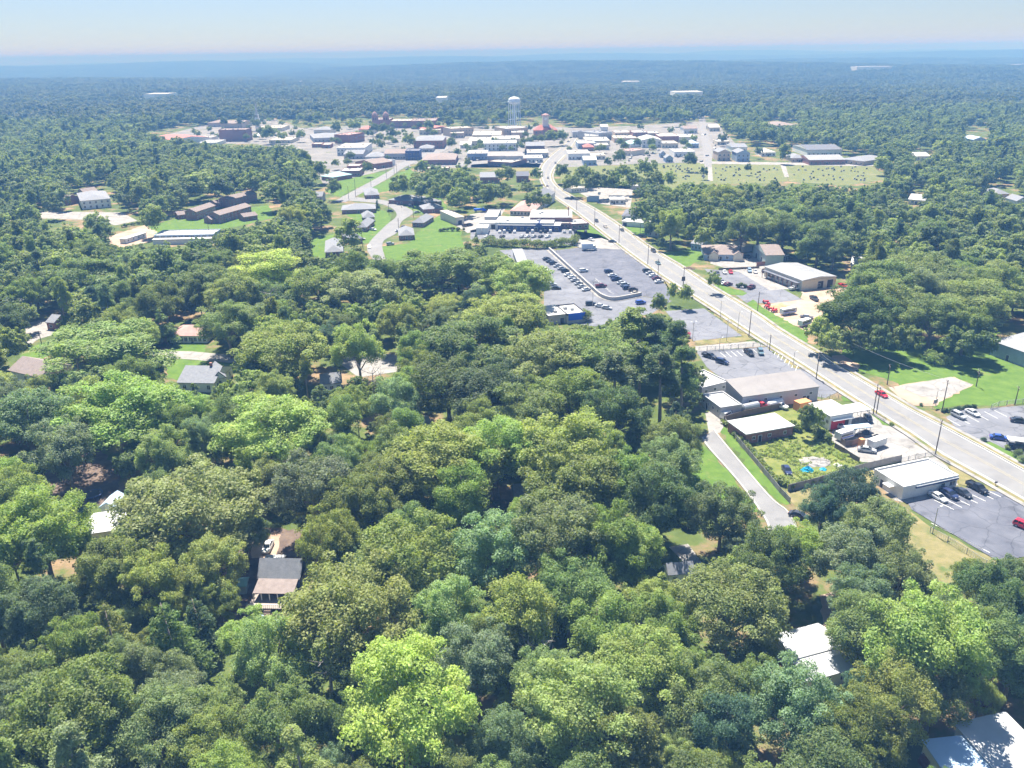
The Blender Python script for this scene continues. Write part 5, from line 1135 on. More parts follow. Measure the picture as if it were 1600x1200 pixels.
fence("dark broken board fence between the overgrown lot and the gravel yard", [(1304,700),(1318,708),(1330,716),(1342,723)], 1.5, WOOD)
fence("weathered board fence curving around the camper", [(1313,693),(1320,698),(1330,697),(1345,692)], 1.7, WOOD)
fence("brown board fence behind the brick shed with white roof", [(1131,660),(1160,651),(1190,645),(1218,639)], 1.9, WOOD)
fence("thin wire fence behind the white office by the road", [(1408,722),(1430,717),(1460,712)], 1.3, STEEL, "wire_fence", 3, 'chain')
fence("wire fence on the dry grass below the dark parking lot", [(1453,832),(1480,848),(1510,866),(1540,885)], 1.5, STEEL, "wire_fence", 3.5, 'chain')
fence("wire fence along the top of the marked parking lot", [(1092,549),(1130,547),(1165,544),(1199,541)], 1.7, STEEL, "wire_fence", 3, 'chain')
fence("wire fence beside the warehouse corner near the road", [(1283,625),(1296,624),(1310,622)], 1.7, STEEL, "wire_fence", 3, 'chain')
fence("wire gate fence by the lawn at the right edge", [(1548,640),(1560,635),(1585,632),(1610,629)], 1.6, STEEL, "wire_fence", 3, 'chain')
fence("dark board fence left of the porch house", [(378,884),(395,883),(410,882)], 1.7, WOOD)
fence("low board fence below the grey house with cream gables", [(1123,422),(1150,421),(1186,419)], 1.0, WOOD)
fence("brown board fence between the barn and the tan workshop", [(1182,416),(1200,414)], 2.0, BRICK)
fence("white rail fence by the road in front of the old white house", [(838,327),(850,327),(868,328)], 1.2, TRIM, "rail_fence", 3, 'rail')
# retaining wall
P = smooth_line([G(*p) for p in [(858,391),(880,411),(905,434),(926,453),(936,462),(943,466),(952,469),(962,469.5),(980,466.5),(1002,462)]], 4)
rw = empty("retaining_wall", P[0], 0, "curved grey retaining wall between the upper and lower car lots", "wall")
for nm, wd, z0, z1, mt in (("wall", .3, 0, 1.5, GREYP), ("coping", .4, 1.5, 1.65, KERB)):
    a, b = offset(P, wd), offset(P, -wd); m = MB(); k = len(a)
    for q in (a, b):
        for z in (z0, z1): m.v += [(p.x - P[0].x, p.y - P[0].y, z) for p in q]
    for i in range(k - 1):
        m.f += [(i, i + 1, k + i + 1, k + i), (2 * k + i, 3 * k + i, 3 * k + i + 1, 2 * k + i + 1), (k + i, k + i + 1, 3 * k + i + 1, 3 * k + i)]; m.m += [0] * 3
    m.f += [(0, k, 3 * k, 2 * k), (k - 1, 3 * k - 1, 4 * k - 1, 2 * k - 1)]; m.m += [0, 0]
    m.obj(nm, mt, rw)
P2 = offset(P, 1.2); strip("pavement", CONC, P, offset(P, 1.6), 5, .02); strip("pavement", CONC, P, offset(P, -1.6), 5, .02)
# poles
POLEM = M("pole wood", (0.13, 0.10, 0.085), 0.95, 0.2, 1.0)
def zat(base, top):
    b = G(*base); lo, hi = 3.0, 30.0
    for _ in range(40):
        m = (lo + hi) / 2
        if PR(b.x, b.y, m)[1] > top: lo = m
        else: hi = m
    return b, lo
POLES = []
def utility_pole(base, top, label, arms=1, rz=1.3):
    b, h = zat(base, top); h = min(max(h, 6), 14); r = empty("utility_pole", b, rz, label, "utility pole", "utility poles")
    MB().tube([(0, 0, -.3), (0, 0, h)], [.17, .11], 7).obj("pole", POLEM, r)
    for k in range(arms):
        z = h - .5 - k * .9; MB().box(-1.2, 1.2, .1, .2, z - .06, z + .06).obj("crossarm", POLEM, r)
        ins = MB()
        for x in (-1.05, -.5, .5, 1.05): ins.lathe([(.05, z + .06), (.06, z + .16), (.02, z + .2)], 6, 0, (x, .15))
        ins.obj("insulators", CHROME, r)
    POLES.append((b, h)); return r
def light_pole(base, top, label, n=1):
    b, h = zat(base, top); h = min(max(h, 5), 12); r = empty("light_pole", b, .4, label, "light pole", "light poles")
    MB().tube([(0, 0, 0), (0, 0, h)], [.11, .07], 7).obj("pole", STEEL, r)
    for s in ((1, -1) if n == 2 else (1,)):
        a = MB().tube([(0, 0, h - .1), (s * 1.0, 0, h + .1)], .05, 5).obj("arm", STEEL, r)
        MB().box(s * 1.0 - .35, s * 1.0 + .35, -.18, .18, h + .05, h + .2).obj("lamp_head", CHROME, r)
    return r
for i, (b, t, lb) in enumerate([((1461,711),656,"tall utility pole at the corner behind the white office"),((1364,648),600,"tall utility pole at the verge by the white carport"),((1369,647),605,"second utility pole close beside the one by the white carport"),((1275,592),553,"utility pole at the warehouse corner by the road"),((1386,601),570,"utility pole at the corner of the bare lot"),((1472,641),594,"tall utility pole on the lawn by the shrubs"),((1525,604),577,"utility pole at the far corner of the concrete pad"),((1585.5,632.5),604,"utility pole on the lawn near the right edge"),((1202,548),526,"utility pole at the top corner of the marked parking lot"),((1170,527),486,"tall utility pole at the tip of the dry verge"),((1183.5,487),456,"utility pole on the verge beside the sandy lot"),((1067,454),417,"utility pole where the verge meets the side drive"),((1012,414),382,"utility pole beside the upper car lot"),((967,381),351,"utility pole on the grass corner above the box truck"),((929,353),325,"utility pole by the dark brick annex"),((898,383),349,"utility pole at the right end of the long hedge"),((901,330),311,"utility pole behind the brick annex"),((867,308),292,"utility pole near the tall white house"),((67,545),517,"utility pole on the dry lawn at the far left"),((556,308),280,"utility pole at the foot of the uphill street"),((545,311),291,"utility pole left of the foot of the uphill street"),((580,294),280,"utility pole on the right of the uphill street"),((604,278),262,"utility pole halfway up the uphill street"),((620,270),256,"utility pole right of the uphill street near the trees"),((616,271),257,"utility pole on the left of the uphill street higher up"),((649,251),236,"utility pole by the dark blue flat block"),((608,336),317,"utility pole at the left of the street bend"),((623,358),341,"utility pole in the middle of the residential street lawns"),((567,387),362,"utility pole beside the white car on the left kerb"),((646,340),331,"short utility pole before the low bungalow"),((627,324),307,"utility pole before the wide bungalow at the bend"),((328,372),338,"tall utility pole beside the stepped white hall"),((1028,430),404,"utility pole by the road side of the upper car lot"),((562,690),655,"utility pole glimpsed in a gap of the middle wood"),((1000,368),350,"utility pole by the little lawn right of the road")]):
    utility_pole(b, t, lb, 1 if i % 3 else 2)
for b, t, lb, n in [((1457,834),793,"light pole at the lower edge of the dark parking lot",1),((1125,499),470,"light pole on the dry verge, upper of two by the road",1),((1152.5,517),488,"light pole on the dry verge, lower of two by the road",1),((1135,533),499,"light pole at the lower side of the small empty lot",2),((1082,532),503,"light pole beside the red flowering tree",2),((1123.5,549),534,"light pole on the fence of the marked parking lot",1),((926,479),440,"light pole between the retaining wall and the dealer office",1),((1239,572),551,"short light pole on the narrow verge by the road",1),((1461,634),620,"sign light at the edge of the bare lot",1),((870,398),388,"short light pole at the top corner of the retaining wall",1),((1115,447),430,"light pole on the verge of the workshop lot",1)]:
    light_pole(b, t, lb, n)
# power lines between far left poles
def wire(label, p, q, z0, z1, sag=1.0):
    a, b = G(*p, z0), G(*q, z1); pts = []
    for i in range(13):
        t = i / 12; v = a.lerp(b, t); v.z -= sag * 4 * t * (1 - t); pts.append(v)
    tag(MB().tube(pts, .035, 4).obj("power_line", STEEL), label, "power line", "power lines")
for i in range(4): wire(f"{ORD[i]} power line from the top across the trees at the far left", (-10, 450 + i * 9), (120, 425 + i * 10), 9 - i * .6, 9 - i * .6)
wire("power line running along the main road past the white office", (1472,656), (1373,601), 10, 10); wire("power line running along the main road past the warehouse", (1373,601), (1283,553), 10, 10)
wire("power line crossing the lawn above the shrubs", (1483,594), (1300,520), 10, 8)
# trampoline, tarp, bins, sign
a = G(146,776); r = empty("trampoline", (a.x, a.y, 0), 0, "round black trampoline in the shaded clearing at left", "trampoline")
MB().lathe([(.01, .86), (2.0, .86)], 20).obj("mat", DTRIM, r); MB().lathe([(2.0, .82), (2.3, .84), (2.3, .9), (2.0, .9)], 20).obj("frame", NAVYW, r)
for k in range(6): t = k * math.pi / 3; MB().tube([(2.2 * math.cos(t), 2.2 * math.sin(t), 0), (2.2 * math.cos(t), 2.2 * math.sin(t), .84)], .04, 5).obj("leg", STEEL, r)
def heap(name, label, px, py, rx, ry, h, mat, cat, seed=1, n=26):
    a = G(px, py); rr = random.Random(seed); m = MB()
    rings = 6
    for i in range(rings + 1):
        f = i / rings; z = h * (1 - f ** 1.4)
        for j in range(n):
            t = 2 * math.pi * j / n; k = f * (1 + rr.uniform(-.16, .16)); m.v.append((rx * k * math.cos(t), ry * k * math.sin(t), max(0, z + rr.uniform(-.12, .12) * h) if i < rings else -.05))
    for i in range(rings):
        for j in range(n): q, w_ = i * n + j, i * n + (j + 1) % n; m.f.append((q, q + n, w_ + n, w_)); m.m.append(0)
    o = m.obj(name, mat); o.location = (a.x, a.y, .06); return tag(o, label, cat)
heap("rubble_heap", "pale heap of rubble in the overgrown lot beside the blue tarp", 1274, 722, 4.2, 3.0, .8, CONC, "rubble", 2)
heap("tarpaulin", "bright blue tarpaulin over a heap in the overgrown lot", 1261, 736, 1.9, 1.2, 1.3, TARP, "tarp", 3)
heap("tarpaulin", "smaller blue tarpaulin right of the bright blue heap", 1286, 734, 1.0, .8, .6, TARP, "tarp", 4)
heap("tarpaulin", "white sheet on weeds right of the rubble heap", 1309, 727, 1.2, .9, .5, WW, "tarp", 5)
heap("tarpaulin", "small pale blue sheet on the ground left of the porch house", 407, 963, .8, .5, .3, RBLUE, "tarp", 6)
heap("scrap_heap", "dark heap of scrap below the pale blue carport", 1352, 677, 2.2, 1.4, 1.1, DTRIM, "scrap", 7); heap("scrap_heap", "rusty heap of scrap between camper and pale blue carport", 1343, 681, 1.5, 1.0, .9, MULCH, "scrap", 8)
heap("scrap_heap", "dark scrap heap right of the pale blue carport by the road", 1370, 684, 1.6, 1.2, 1.0, RUBBER, "scrap", 9)
heap("dark_mound", "low dark mound at the road side below the oak", 1076, 420, 3.5, 2.0, .8, MULCH, "heap", 10)  # low dark mound laid over a dark patch by the road
a = G(1067,449); r = empty("road_sign", (a.x, a.y, 0), .2, "dark round-topped sign by the road near two small trees", "sign"); MB().box(-.9, .9, -.08, .08, 3.0, 5.0, 0, .15).obj("board", DTRIM, r); MB().tube([(0, .15, 0), (0, .15, 4.8)], .12, 6).obj("post", STEEL, r)
a = G(936,313); r = empty("station_sign", (a.x, a.y, 0), .2, "white box sign on a post before the low white station", "sign"); MB().box(-1.0, 1.0, -.15, .15, 4.0, 5.8).obj("board", WW, r); MB().tube([(0, .25, 0), (0, .25, 5)], .12, 6).obj("post", STEEL, r)
a = G(1460,638); r = empty("roadside_sign", (a.x, a.y, 0), .5, "small roadside sign standing on the lawn by the bare lot", "sign"); MB().box(-.9, .9, -.06, .06, 1.6, 2.9).obj("board", GREYP, r)
for s in (-.8, .8): MB().tube([(s, .1, 0), (s, .1, 2.8)], .05, 5).obj("post", STEEL, r)
a = G(1555,748 + 12); r = empty("mailbox", (a.x, a.y, 0), .3, "dark mailbox on the dry verge by the office lot", "mailbox"); MB().tube([(0, 0, 0), (0, 0, 1.0)], .06, 5).obj("post", POLEM, r); MB().box(-.35, .35, -.15, .15, 1.0, 1.35).obj("box", DTRIM, r)
# ------------------------------------------------------------ trees
def leaf_cloud(rng, lobes, n, size, flat=.85, up=.5, jit=.55):
    L = np.array(lobes); wgt = L[:, 3] ** 2; idx = rng.choice(len(L), n, p=wgt / wgt.sum())
    d = rng.normal(size=(n, 3)); d /= np.linalg.norm(d, axis=1)[:, None]
    fl = (d[:, 2] < -.25) & (rng.random(n) < .75); d[fl, 2] *= -1
    c = L[idx, :3]; r = L[idx, 3][:, None]
    p = c + d * r * (0.5 + .55 * rng.random((n, 1)) ** .45) * np.array((1, 1, flat))
    p = p + rng.normal(size=(n, 3)) * r * .25 * jit
    nr = d * .55 + np.array((0, 0, up)) + rng.normal(size=(n, 3)) * jit; nr /= np.linalg.norm(nr, axis=1)[:, None]
    t = rng.normal(size=(n, 3)); a = np.cross(nr, t); a /= np.linalg.norm(a, axis=1)[:, None]; b = np.cross(nr, a)
    s = size * (0.6 + .8 * rng.random((n, 1)))
    V = np.stack([p - a * s, p - b * s * .62 + nr * s * .18, p + a * s, p + b * s * .62 + nr * s * .18], 1).reshape(-1, 3)
    return V
def cloud_mesh(name, V):
    n = len(V) // 4; me = bpy.data.meshes.new(name)
    me.vertices.add(len(V)); me.vertices.foreach_set("co", V.astype(np.float32).ravel())
    me.loops.add(len(V)); me.loops.foreach_set("vertex_index", np.arange(len(V), dtype=np.int32))
    me.polygons.add(n); me.polygons.foreach_set("loop_start", np.arange(0, 4 * n, 4, dtype=np.int32)); me.polygons.foreach_set("loop_total", np.full(n, 4, dtype=np.int32))
    me.materials.append(LEAF); me.update(calc_edges=True); me.validate(); return me
def lobes_for(kind, rng, nl=None):
    o = []
    if kind == 'oak':
        R, z0, z1 = 7.5, 3.6, 16.5; zc = z0 + (z1 - z0) * .42; sq = rng.uniform(.75, 1.2)
        for i in range(nl or 85):
            az = rng.uniform(0, 2 * math.pi); se = rng.uniform(-.42, 1.0); ce = math.sqrt(1 - se * se); q = rng.uniform(.66, .92)
            z = zc + se * (z1 - zc) * q * (1 if se > 0 else .8); o.append((R * ce * q * math.cos(az) * sq ** .5, R * ce * q * math.sin(az) / sq ** .5, z, R * (rng.uniform(.10, .21) if not nl else rng.uniform(.13, .27))))
        cut = [(rng.uniform(0, 6.28), rng.uniform(.0, .8)) for _ in range(4)]
        def gap(q):
            a, e = math.atan2(q[1], q[0]), (q[2] - zc) / (z1 - zc)
            return any(abs((a - c + 3.1416) % 6.2832 - 3.1416) < .36 and abs(e - d) < .3 for c, d in cut)
        o = [q for q in o if not gap(q)]
        for i in range(9):
            az = rng.uniform(0, 6.28); se = rng.uniform(.1, 1.0); ce = math.sqrt(1 - se * se); o.append((R * 1.02 * ce * math.cos(az), R * 1.02 * ce * math.sin(az), zc + se * (z1 - zc) * 1.04, R * rng.uniform(.09, .15)))
        for i in range(8): az = rng.uniform(0, 6.28); o.append((R * .4 * math.cos(az), R * .4 * math.sin(az), rng.uniform(zc - 1, zc + 4), R * .34))
        return o, R, z1
    if kind == 'tall':
        R, z0, z1 = 5.2, 3.5, 18.0; zc = 10.5
        for i in range(nl or 44):
            az = rng.uniform(0, 2 * math.pi); se = rng.uniform(-.85, 1.0); ce = math.sqrt(1 - se * se); q = rng.uniform(.65, .95)
            o.append((R * ce * q * math.cos(az), R * ce * q * math.sin(az), zc + se * 7.2 * q, R * rng.uniform(.2, .36)))
        for i in range(6): o.append((rng.normal() * .8, rng.normal() * .8, rng.uniform(6, 14), R * .45))
        return o, R, z1
    if kind == 'cone':
        R, z1 = 4.0, 17.0
        for i in range(nl or 60):
            f = rng.random() ** 1.3; z = 2.0 + f * 14; rr = R * (1 - f) ** .8 * rng.uniform(.6, 1.0); az = rng.uniform(0, 6.28)
            o.append((rr * math.cos(az), rr * math.sin(az), z, .5 + 1.1 * (1 - f)))
        return o, R, z1
    if kind == 'pine':
        R, z1 = 4.6, 21.0
        for i in range(nl or 26):
            f = rng.random(); z = 9.5 + f * 11; rr = R * (1 - f * .75) * rng.uniform(.25, .95); az = rng.uniform(0, 6.28)
            o.append((rr * math.cos(az), rr * math.sin(az), z, rng.uniform(.8, 1.6) * (1.15 - .4 * f)))
        return o, R, z1
    if kind == 'shrub':
        R, z1 = 2.0, 2.6
        for i in range(nl or 12):
            az = rng.uniform(0, 6.28); q = R * rng.random() ** .5 * .7; o.append((q * math.cos(az), q * math.sin(az), rng.uniform(.6, 1.7), rng.uniform(.5, .95)))
        return o, R, z1
def trunk_mesh(kind, rng, lobes):
    m = MB()
    if kind == 'oak':
        m.tube([(0, 0, -.3), (.1, 0, 2.5), (.2, .1, 5.5), (.1, .2, 9)], [.55, .38, .3, .16], 8)
        for c in sorted(lobes, key=lambda q: -q[3])[:14]:
            m.tube([(.15, .05, rng.uniform(3.5, 6.5)), (c[0] * .5, c[1] * .5, (c[2] + 5) / 2 + .6), (c[0], c[1], c[2])], [.2, .13, .05], 5)
    elif kind == 'tall':
        m.tube([(0, 0, -.3), (.1, 0, 6), (0, .1, 15)], [.4, .3, .08], 7)
        for c in lobes[:10]: m.tube([(0, 0, max(2.5, c[2] - 2.5)), (c[0] * .8, c[1] * .8, c[2])], [.13, .04], 5)
    elif kind == 'cone': m.tube([(0, 0, -.3), (0, 0, 16)], [.35, .05], 7)
    elif kind == 'pine':
        m.tube([(0, 0, -.3), (.1, .1, 10), (.15, 0, 20.5)], [.36, .26, .06], 7)
        for c in lobes: m.tube([(.1, .05, c[2] - .5), (c[0] * .9, c[1] * .9, c[2])], [.09, .03], 4)
    else:
        for k in range(5): m.tube([(0, 0, -.1), (rng.uniform(-1, 1), rng.uniform(-1, 1), 1.5)], [.08, .03], 4)
    return m.mesh("trunk", BARK, True)
PROTO = {}
for kind, cnt, nleaf, sz in (('oak', 9, 34000, .162), ('tall', 4, 24000, .16), ('cone', 3, 13000, .18), ('pine', 4, 10000, .18), ('shrub', 3, 1800, .12)):
    PROTO[kind] = []
    for i in range(cnt):
        rng = np.random.default_rng(100 + i * 7 + len(kind)); lb, R, H = lobes_for(kind, rng)
        PROTO[kind].append((cloud_mesh("crown", leaf_cloud(rng, lb, nleaf, sz)), trunk_mesh(kind, rng, lb), R, H))
TINT = dict(y=(.265, .335, .075), l=(.25, .315, .095), m=(.205, .268, .076), d=(.142, .20, .07), g=(.20, .265, .125), b=(.085, .145, .08), r=(.36, .055, .085), o=(.24, .305, .095))
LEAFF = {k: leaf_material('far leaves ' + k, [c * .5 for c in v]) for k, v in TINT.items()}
LEAFT = {k: leaf_material('leaves ' + k, [c * .95 for c in v]) for k, v in TINT.items()}
TW = dict(y='bright yellow-green', l='light green', m='mid green', d='dark green', g='grey-green', b='very dark green', r='red-flowering', o='olive green')
# crowns that can be told apart in the photograph: centre, width (picture units of the 1600 wide photo), tint, kind
HAND = """205,838,60,l 120,852,60,y 895,285,34,m 960,284,40,m 990,282,34,d 1020,283,40,m 1045,280,26,l 640,1090,230,y 545,950,215,l 330,1160,120,l 110,1115,190,m 240,1140,140,g 30,1060,110,d 60,965,130,g 20,1165,90,m 172,985,80,l,c 265,980,105,m,c 312,965,70,d,c 120,1020,110,m 190,1030,70,g
450,1140,160,m 425,1028,130,o 740,1030,130,g 700,960,120,g 900,1120,200,l 860,1060,120,o 960,1170,150,l 800,1160,120,g 815,965,110,o,t 770,1000,110,m 1000,1045,150,l 1020,975,130,m 1100,1085,150,m 1140,945,165,l
1180,1085,120,m 1240,1110,170,g 1310,1160,140,m 1450,1010,200,o 1390,1090,150,y 1462,1078,110,l 1352,930,120,g 1350,1140,130,m 1540,940,130,d 1590,905,90,d 1190,1010,60,m
300,795,215,l 60,830,170,y 15,770,110,l 170,890,130,m 240,905,120,m 335,880,120,o 385,830,70,g 485,765,140,g 515,840,120,m 630,865,175,y 560,795,120,m 610,760,120,m 690,720,200,l 775,705,150,l 880,705,180,l 790,865,150,g 900,765,160,m 960,760,130,m 870,850,170,g
950,850,150,m 890,925,140,m 985,868,120,m 1025,775,140,d 1045,720,100,g 1130,800,105,d 1195,880,120,m 1240,855,100,l 1285,800,80,b 1325,775,95,b 1372,835,130,g 1405,900,110,g 1330,875,120,g 1520,905,60,m
180,645,205,o 35,650,150,g 100,705,110,g 268,665,80,m 300,640,60,l 420,665,185,y 370,645,90,m 537,650,65,m,t 610,625,85,g 440,545,145,o 560,545,95,l 160,545,205,o 355,505,100,m 22,538,52,l 620,500,80,m 700,600,140,d 740,540,170,m 780,500,160,m 800,485,120,l 770,610,150,d 860,560,150,m 930,560,150,m
900,625,150,m 985,525,100,m,p 1020,530,80,d,p 1050,550,80,d,p 1070,590,75,d,p 1000,580,80,d,p 960,590,90,d,p 1035,600,80,d,p 960,650,120,d 820,640,140,m 1062,655,55,b,c 1010,680,45,m,c 1050,690,95,m 985,690,50,d,c
420,425,105,y,t 330,445,110,d 130,430,130,m 240,480,80,d 690,425,150,m 760,430,120,m 810,440,110,m 500,445,110,m 560,450,120,g 600,430,80,m 543,362,44,m,t 365,460,90,o 255,500,40,d,c 210,485,60,d
1465,554,40,o,s 1340,488,120,d 1400,470,130,m 1460,490,110,m 1330,535,44,d 1372,530,50,d 1415,530,48,m 1500,535,52,d 1535,530,50,d 1300,535,44,o 1520,470,110,l,t 1285,516,52,o 1430,430,120,l 1490,440,110,m 1550,450,110,m 1380,440,100,m 1512,505,80,m 1280,376,60,d,t 1305,385,60,d 1225,358,60,d,t 1345,390,50,m
1050,352,62,m 1185,440,0,m 1115,437,24,m 1188,350,90,m 1095,330,60,m 1130,310,70,o 1055,372,0,m 1008,330,50,d 1100,372,40,o 1160,360,60,m 1230,330,60,m 1290,340,60,d 1060,310,40,l 910,488,34,m,s 1052,456,22,o 1072,460,26,o 1030,475,30,m 1073,520,18,r,s 1262,652,34,d 1278,655,24,l 1010,400,0,m
238,335,38,l,t 80,320,34,d 48,350,36,d 150,348,40,m 160,362,36,d 310,285,44,o,t 460,262,36,o,t 345,295,50,d 395,285,50,m 430,300,55,m 480,325,62,d 455,340,60,m 521,292,30,d 500,265,34,m
595,226,14,d 582,222,12,d 637,217,26,m 612,208,20,d 705,223,18,d 730,253,14,m 720,270,32,m 660,262,28,m 575,262,18,d 640,288,50,m 665,292,50,d 625,290,36,d 690,300,44,m 720,308,46,m 740,290,20,d,c 790,272,34,m 838,272,22,m 862,212,24,m 878,212,22,d 845,216,14,m 835,216,10,d
878,268,28,d 912,272,34,m 935,283,44,d 975,268,30,m 1010,262,38,m 968,245,22,d 950,253,14,d 1079,250,26,b 1018,222,14,d 970,222,16,d 996,222,14,d 1069,222,14,d 1226,236,20,l,t 1185,236,14,d 1169,262,12,d 1100,268,14,d 1130,215,18,d
408,205,16,d 420,208,26,m 440,212,18,l 350,190,14,d 375,190,14,d 398,192,18,d 470,210,16,m 526,198,20,d 555,195,26,m 585,200,18,d 600,200,20,d 670,196,20,m 700,190,24,d 725,198,14,d"""
def parse_hand():
    o = []
    for tok in HAND.split():
        f = tok.split(','); 
        if float(f[2]) <= 0: continue
        o.append((float(f[0]), float(f[1]), float(f[2]), f[3], dict(c='cone', t='tall', p='pine', s='shrub').get(f[4], 'oak') if len(f) > 4 else 'oak'))
    return o
# open ground and buildings as an occupancy grid (4 px cells)
MW, MH = 420, 320
MASK = np.zeros((MH, MW), bool)
def fill(poly, mask, val=True):
    P = np.array(poly) / 4.0 + np.array((10, 0)); x0, x1 = int(max(0, P[:, 0].min())), int(min(MW - 1, P[:, 0].max() + 1)); y0, y1 = int(max(0, P[:, 1].min())), int(min(MH - 1, P[:, 1].max() + 1))
    if x1 <= x0 or y1 < y0: return
    X, Y = np.meshgrid(np.arange(x0, x1 + 1) + .5, np.arange(y0, y1 + 1) + .5); ins = np.zeros(X.shape, bool); n = len(P)
    for i in range(n):
        (ax, ay), (bx, by) = P[i], P[(i + 1) % n]
        if ay == by: continue
        c = ((ay > Y) != (by > Y)) & (X < (bx - ax) * (Y - ay) / (by - ay) + ax); ins ^= c
    mask[y0:y1 + 1, x0:x1 + 1][ins] = val
for p in KEEP: fill(p, MASK)
KX = [[(843,250),(915,345),(735,328),(712,340),(735,385),(785,390),(800,405),(830,416),(848,438),(853,470),(845,480),(858,500),(920,502),(945,482),(970,490),(1040,478),(1060,505),(1085,535),(1095,580),(1100,600),(1125,640),(1112,690),(1150,752),(1185,792),(1232,802),(1250,790),(1330,752),(1412,790),(1440,832),(1460,900),(1510,905),(1545,872),(1620,860),(1620,575),(1555,560),(1500,575),(1400,562),(1315,560),(1262,520),(1290,488),(1330,447),(1310,430),(1232,412),(1222,386),(1100,386),(1085,408),(1010,395),(1000,352),(968,325),(890,292)],
 [(228,206),(330,188),(400,165),(470,190),(560,188),(600,178),(690,185),(740,195),(795,192),(860,180),(900,202),(950,192),(1070,190),(1090,178),(1108,178),(1130,205),(1180,228),(1330,236),(1365,257),(1390,278),(1310,288),(1230,280),(1116,288),(1040,288),(900,258),(862,292),(843,284),(840,258),(735,262),(640,262),(560,282),(505,286),(480,230),(330,226)],
 [(488,300),(560,276),(640,258),(660,262),(610,300),(700,308),(700,345),(720,362),(725,388),(690,402),(588,408),(560,384),(512,402),(486,398),(490,370),(535,345)],
 [(275,345),(300,320),(350,298),(420,300),(428,338),(380,352),(335,362),(335,376),(185,386),(165,372),(230,350)], [(122,296),(178,294),(182,332),(225,342),(215,358),(165,360),(60,345),(62,332),(122,330)],
 [(262,506),(318,506),(318,552),(372,558),(366,575),(330,608),(278,608),(262,585),(240,560),(265,548)], [(10,558),(70,556),(70,592),(10,592)], [(52,490),(92,488),(92,530),(45,545)], [(520,562),(540,556),(618,556),(624,580),(590,590)], [(498,580),(538,580),(538,606),(498,606)],
 [(378,868),(410,820),(450,826),(440,858),(490,868),(470,940),(400,950),(362,965),(365,910)], [(134,812),(155,778),(185,778),(192,826),(140,836)], [(1222,986),(1278,974),(1312,1008),(1330,1045),(1290,1060),(1240,1028)], [(1485,1160),(1550,1125),(1640,1110),(1640,1220),(1480,1220)],
 [(1040,850),(1078,848),(1108,885),(1098,910),(1042,904)], [(95,745),(150,735),(150,770),(100,775)], [(98,910),(130,908),(130,935),(100,938)], [(555,660),(568,655),(566,690),(556,690)], [(654,648),(676,648),(676,664),(656,664)], [(808,750),(848,750),(848,782),(808,782)], [(1283,930),(1306,930),(1306,985),(1288,980)],
 [(1548,505),(1620,505),(1620,575),(1552,552)], [(690,448),(716,448),(716,463),(690,463)], [(458,432),(474,432),(474,448),(458,448)], [(1508,198),(1545,198),(1545,220),(1508,220)], [(1550,292),(1580,292),(1580,306),(1550,306)], [(1428,238),(1458,238),(1458,247),(1428,247)], [(1582,304),(1610,304),(1610,320),(1582,320)], [(1204,188),(1248,188),(1248,198),(1204,198)], [(678,153),(700,153),(700,162),(678,162)], [(1330,404),(1354,404),(1354,416),(1330,416)], [(1418,303),(1446,303),(1446,315),(1418,315)], [(692,822),(722,822),(722,838),(692,838)], [(745,786),(770,786),(772,820),(755,820)]]
KX.append([(640,234),(720,234),(742,256),(852,256),(852,284),(820,286),(750,286),(735,270),(712,262),(648,262)])
for p in KX: fill(p, MASK)
def blocked(x, y, r, H, tol):
    zc = H * .62; px, py, dz = PR(x, y, zc); hw = r * F_PX / dz; dep = math.atan2(CAM_H - zc, math.hypot(x, y)); hh = math.hypot(r * math.sin(dep), H * .36 * math.cos(dep)) * F_PX / dz
    cx, cy = px / 4 + 10, py / 4; a, b = max(hw / 4, .6), max(hh / 4, .6)
    x0, x1, y0, y1 = int(cx - a), int(cx + a) + 1, int(cy - b), int(cy + b) + 1
    if x1 < 0 or x0 >= MW or y1 < 0 or y0 >= MH: return False, px, py, hw, hh
    x0, x1, y0, y1 = max(x0, 0), min(x1, MW), max(y0, 0), min(y1, MH)
    X, Y = np.meshgrid(np.arange(x0, x1) + .5, np.arange(y0, y1) + .5); e = ((X - cx) / a) ** 2 + ((Y - cy) / b) ** 2 <= 1
    t = e.sum()
    return (t > 0 and (MASK[y0:y1, x0:x1] & e).sum() / max(t, 1) > tol), px, py, hw, hh
TREES = []   # x, y, radius, height, tint, kind, px, py, area
GRID = {}
def near(x, y, r, f):
    gx, gy = int(x // 20), int(y // 20)
    for i in range(gx - 1, gx + 2):
        for j in range(gy - 1, gy + 2):
            for (a, b, q) in GRID.get((i, j), ()):
                if (a - x) ** 2 + (b - y) ** 2 < (f * (r + q)) ** 2: return True
    return False
def put(x, y, r, H, tint, kind):
    _, px, py, hw, hh = blocked(x, y, r, H, 2); TREES.append((x, y, r, H, tint, kind, px, py, hw * hh)); GRID.setdefault((int(x // 20), int(y // 20)), []).append((x, y, r))
for px, py, wpx, tint, kind in parse_hand():
    zc = 10.0
    for _ in range(4):
        p = G(px, py, zc); dz = PR(p.x, p.y, zc)[2]; r = wpx / 2 * dz / F_PX * .95
        H = {'oak': min(21, 1.65 * r + 5), 'tall': min(22, 3.1 * r + 2), 'cone': min(20, 3.6 * r), 'pine': min(23, 3.2 * r + 7), 'shrub': 1.3 * r}[kind]; zc = H * .62
    put(p.x, p.y, r, H, tint, kind)
BXY = [(b[0].location.x, b[0].location.y, math.hypot(b[1], b[2]) / 2) for b in BLD]
rt = random.Random(11)
def free(x, y, r):
    return all((x - a) ** 2 + (y - b) ** 2 > (c * .8 + r * .55) ** 2 for a, b, c in BXY)
cand = []
gy = 62.0
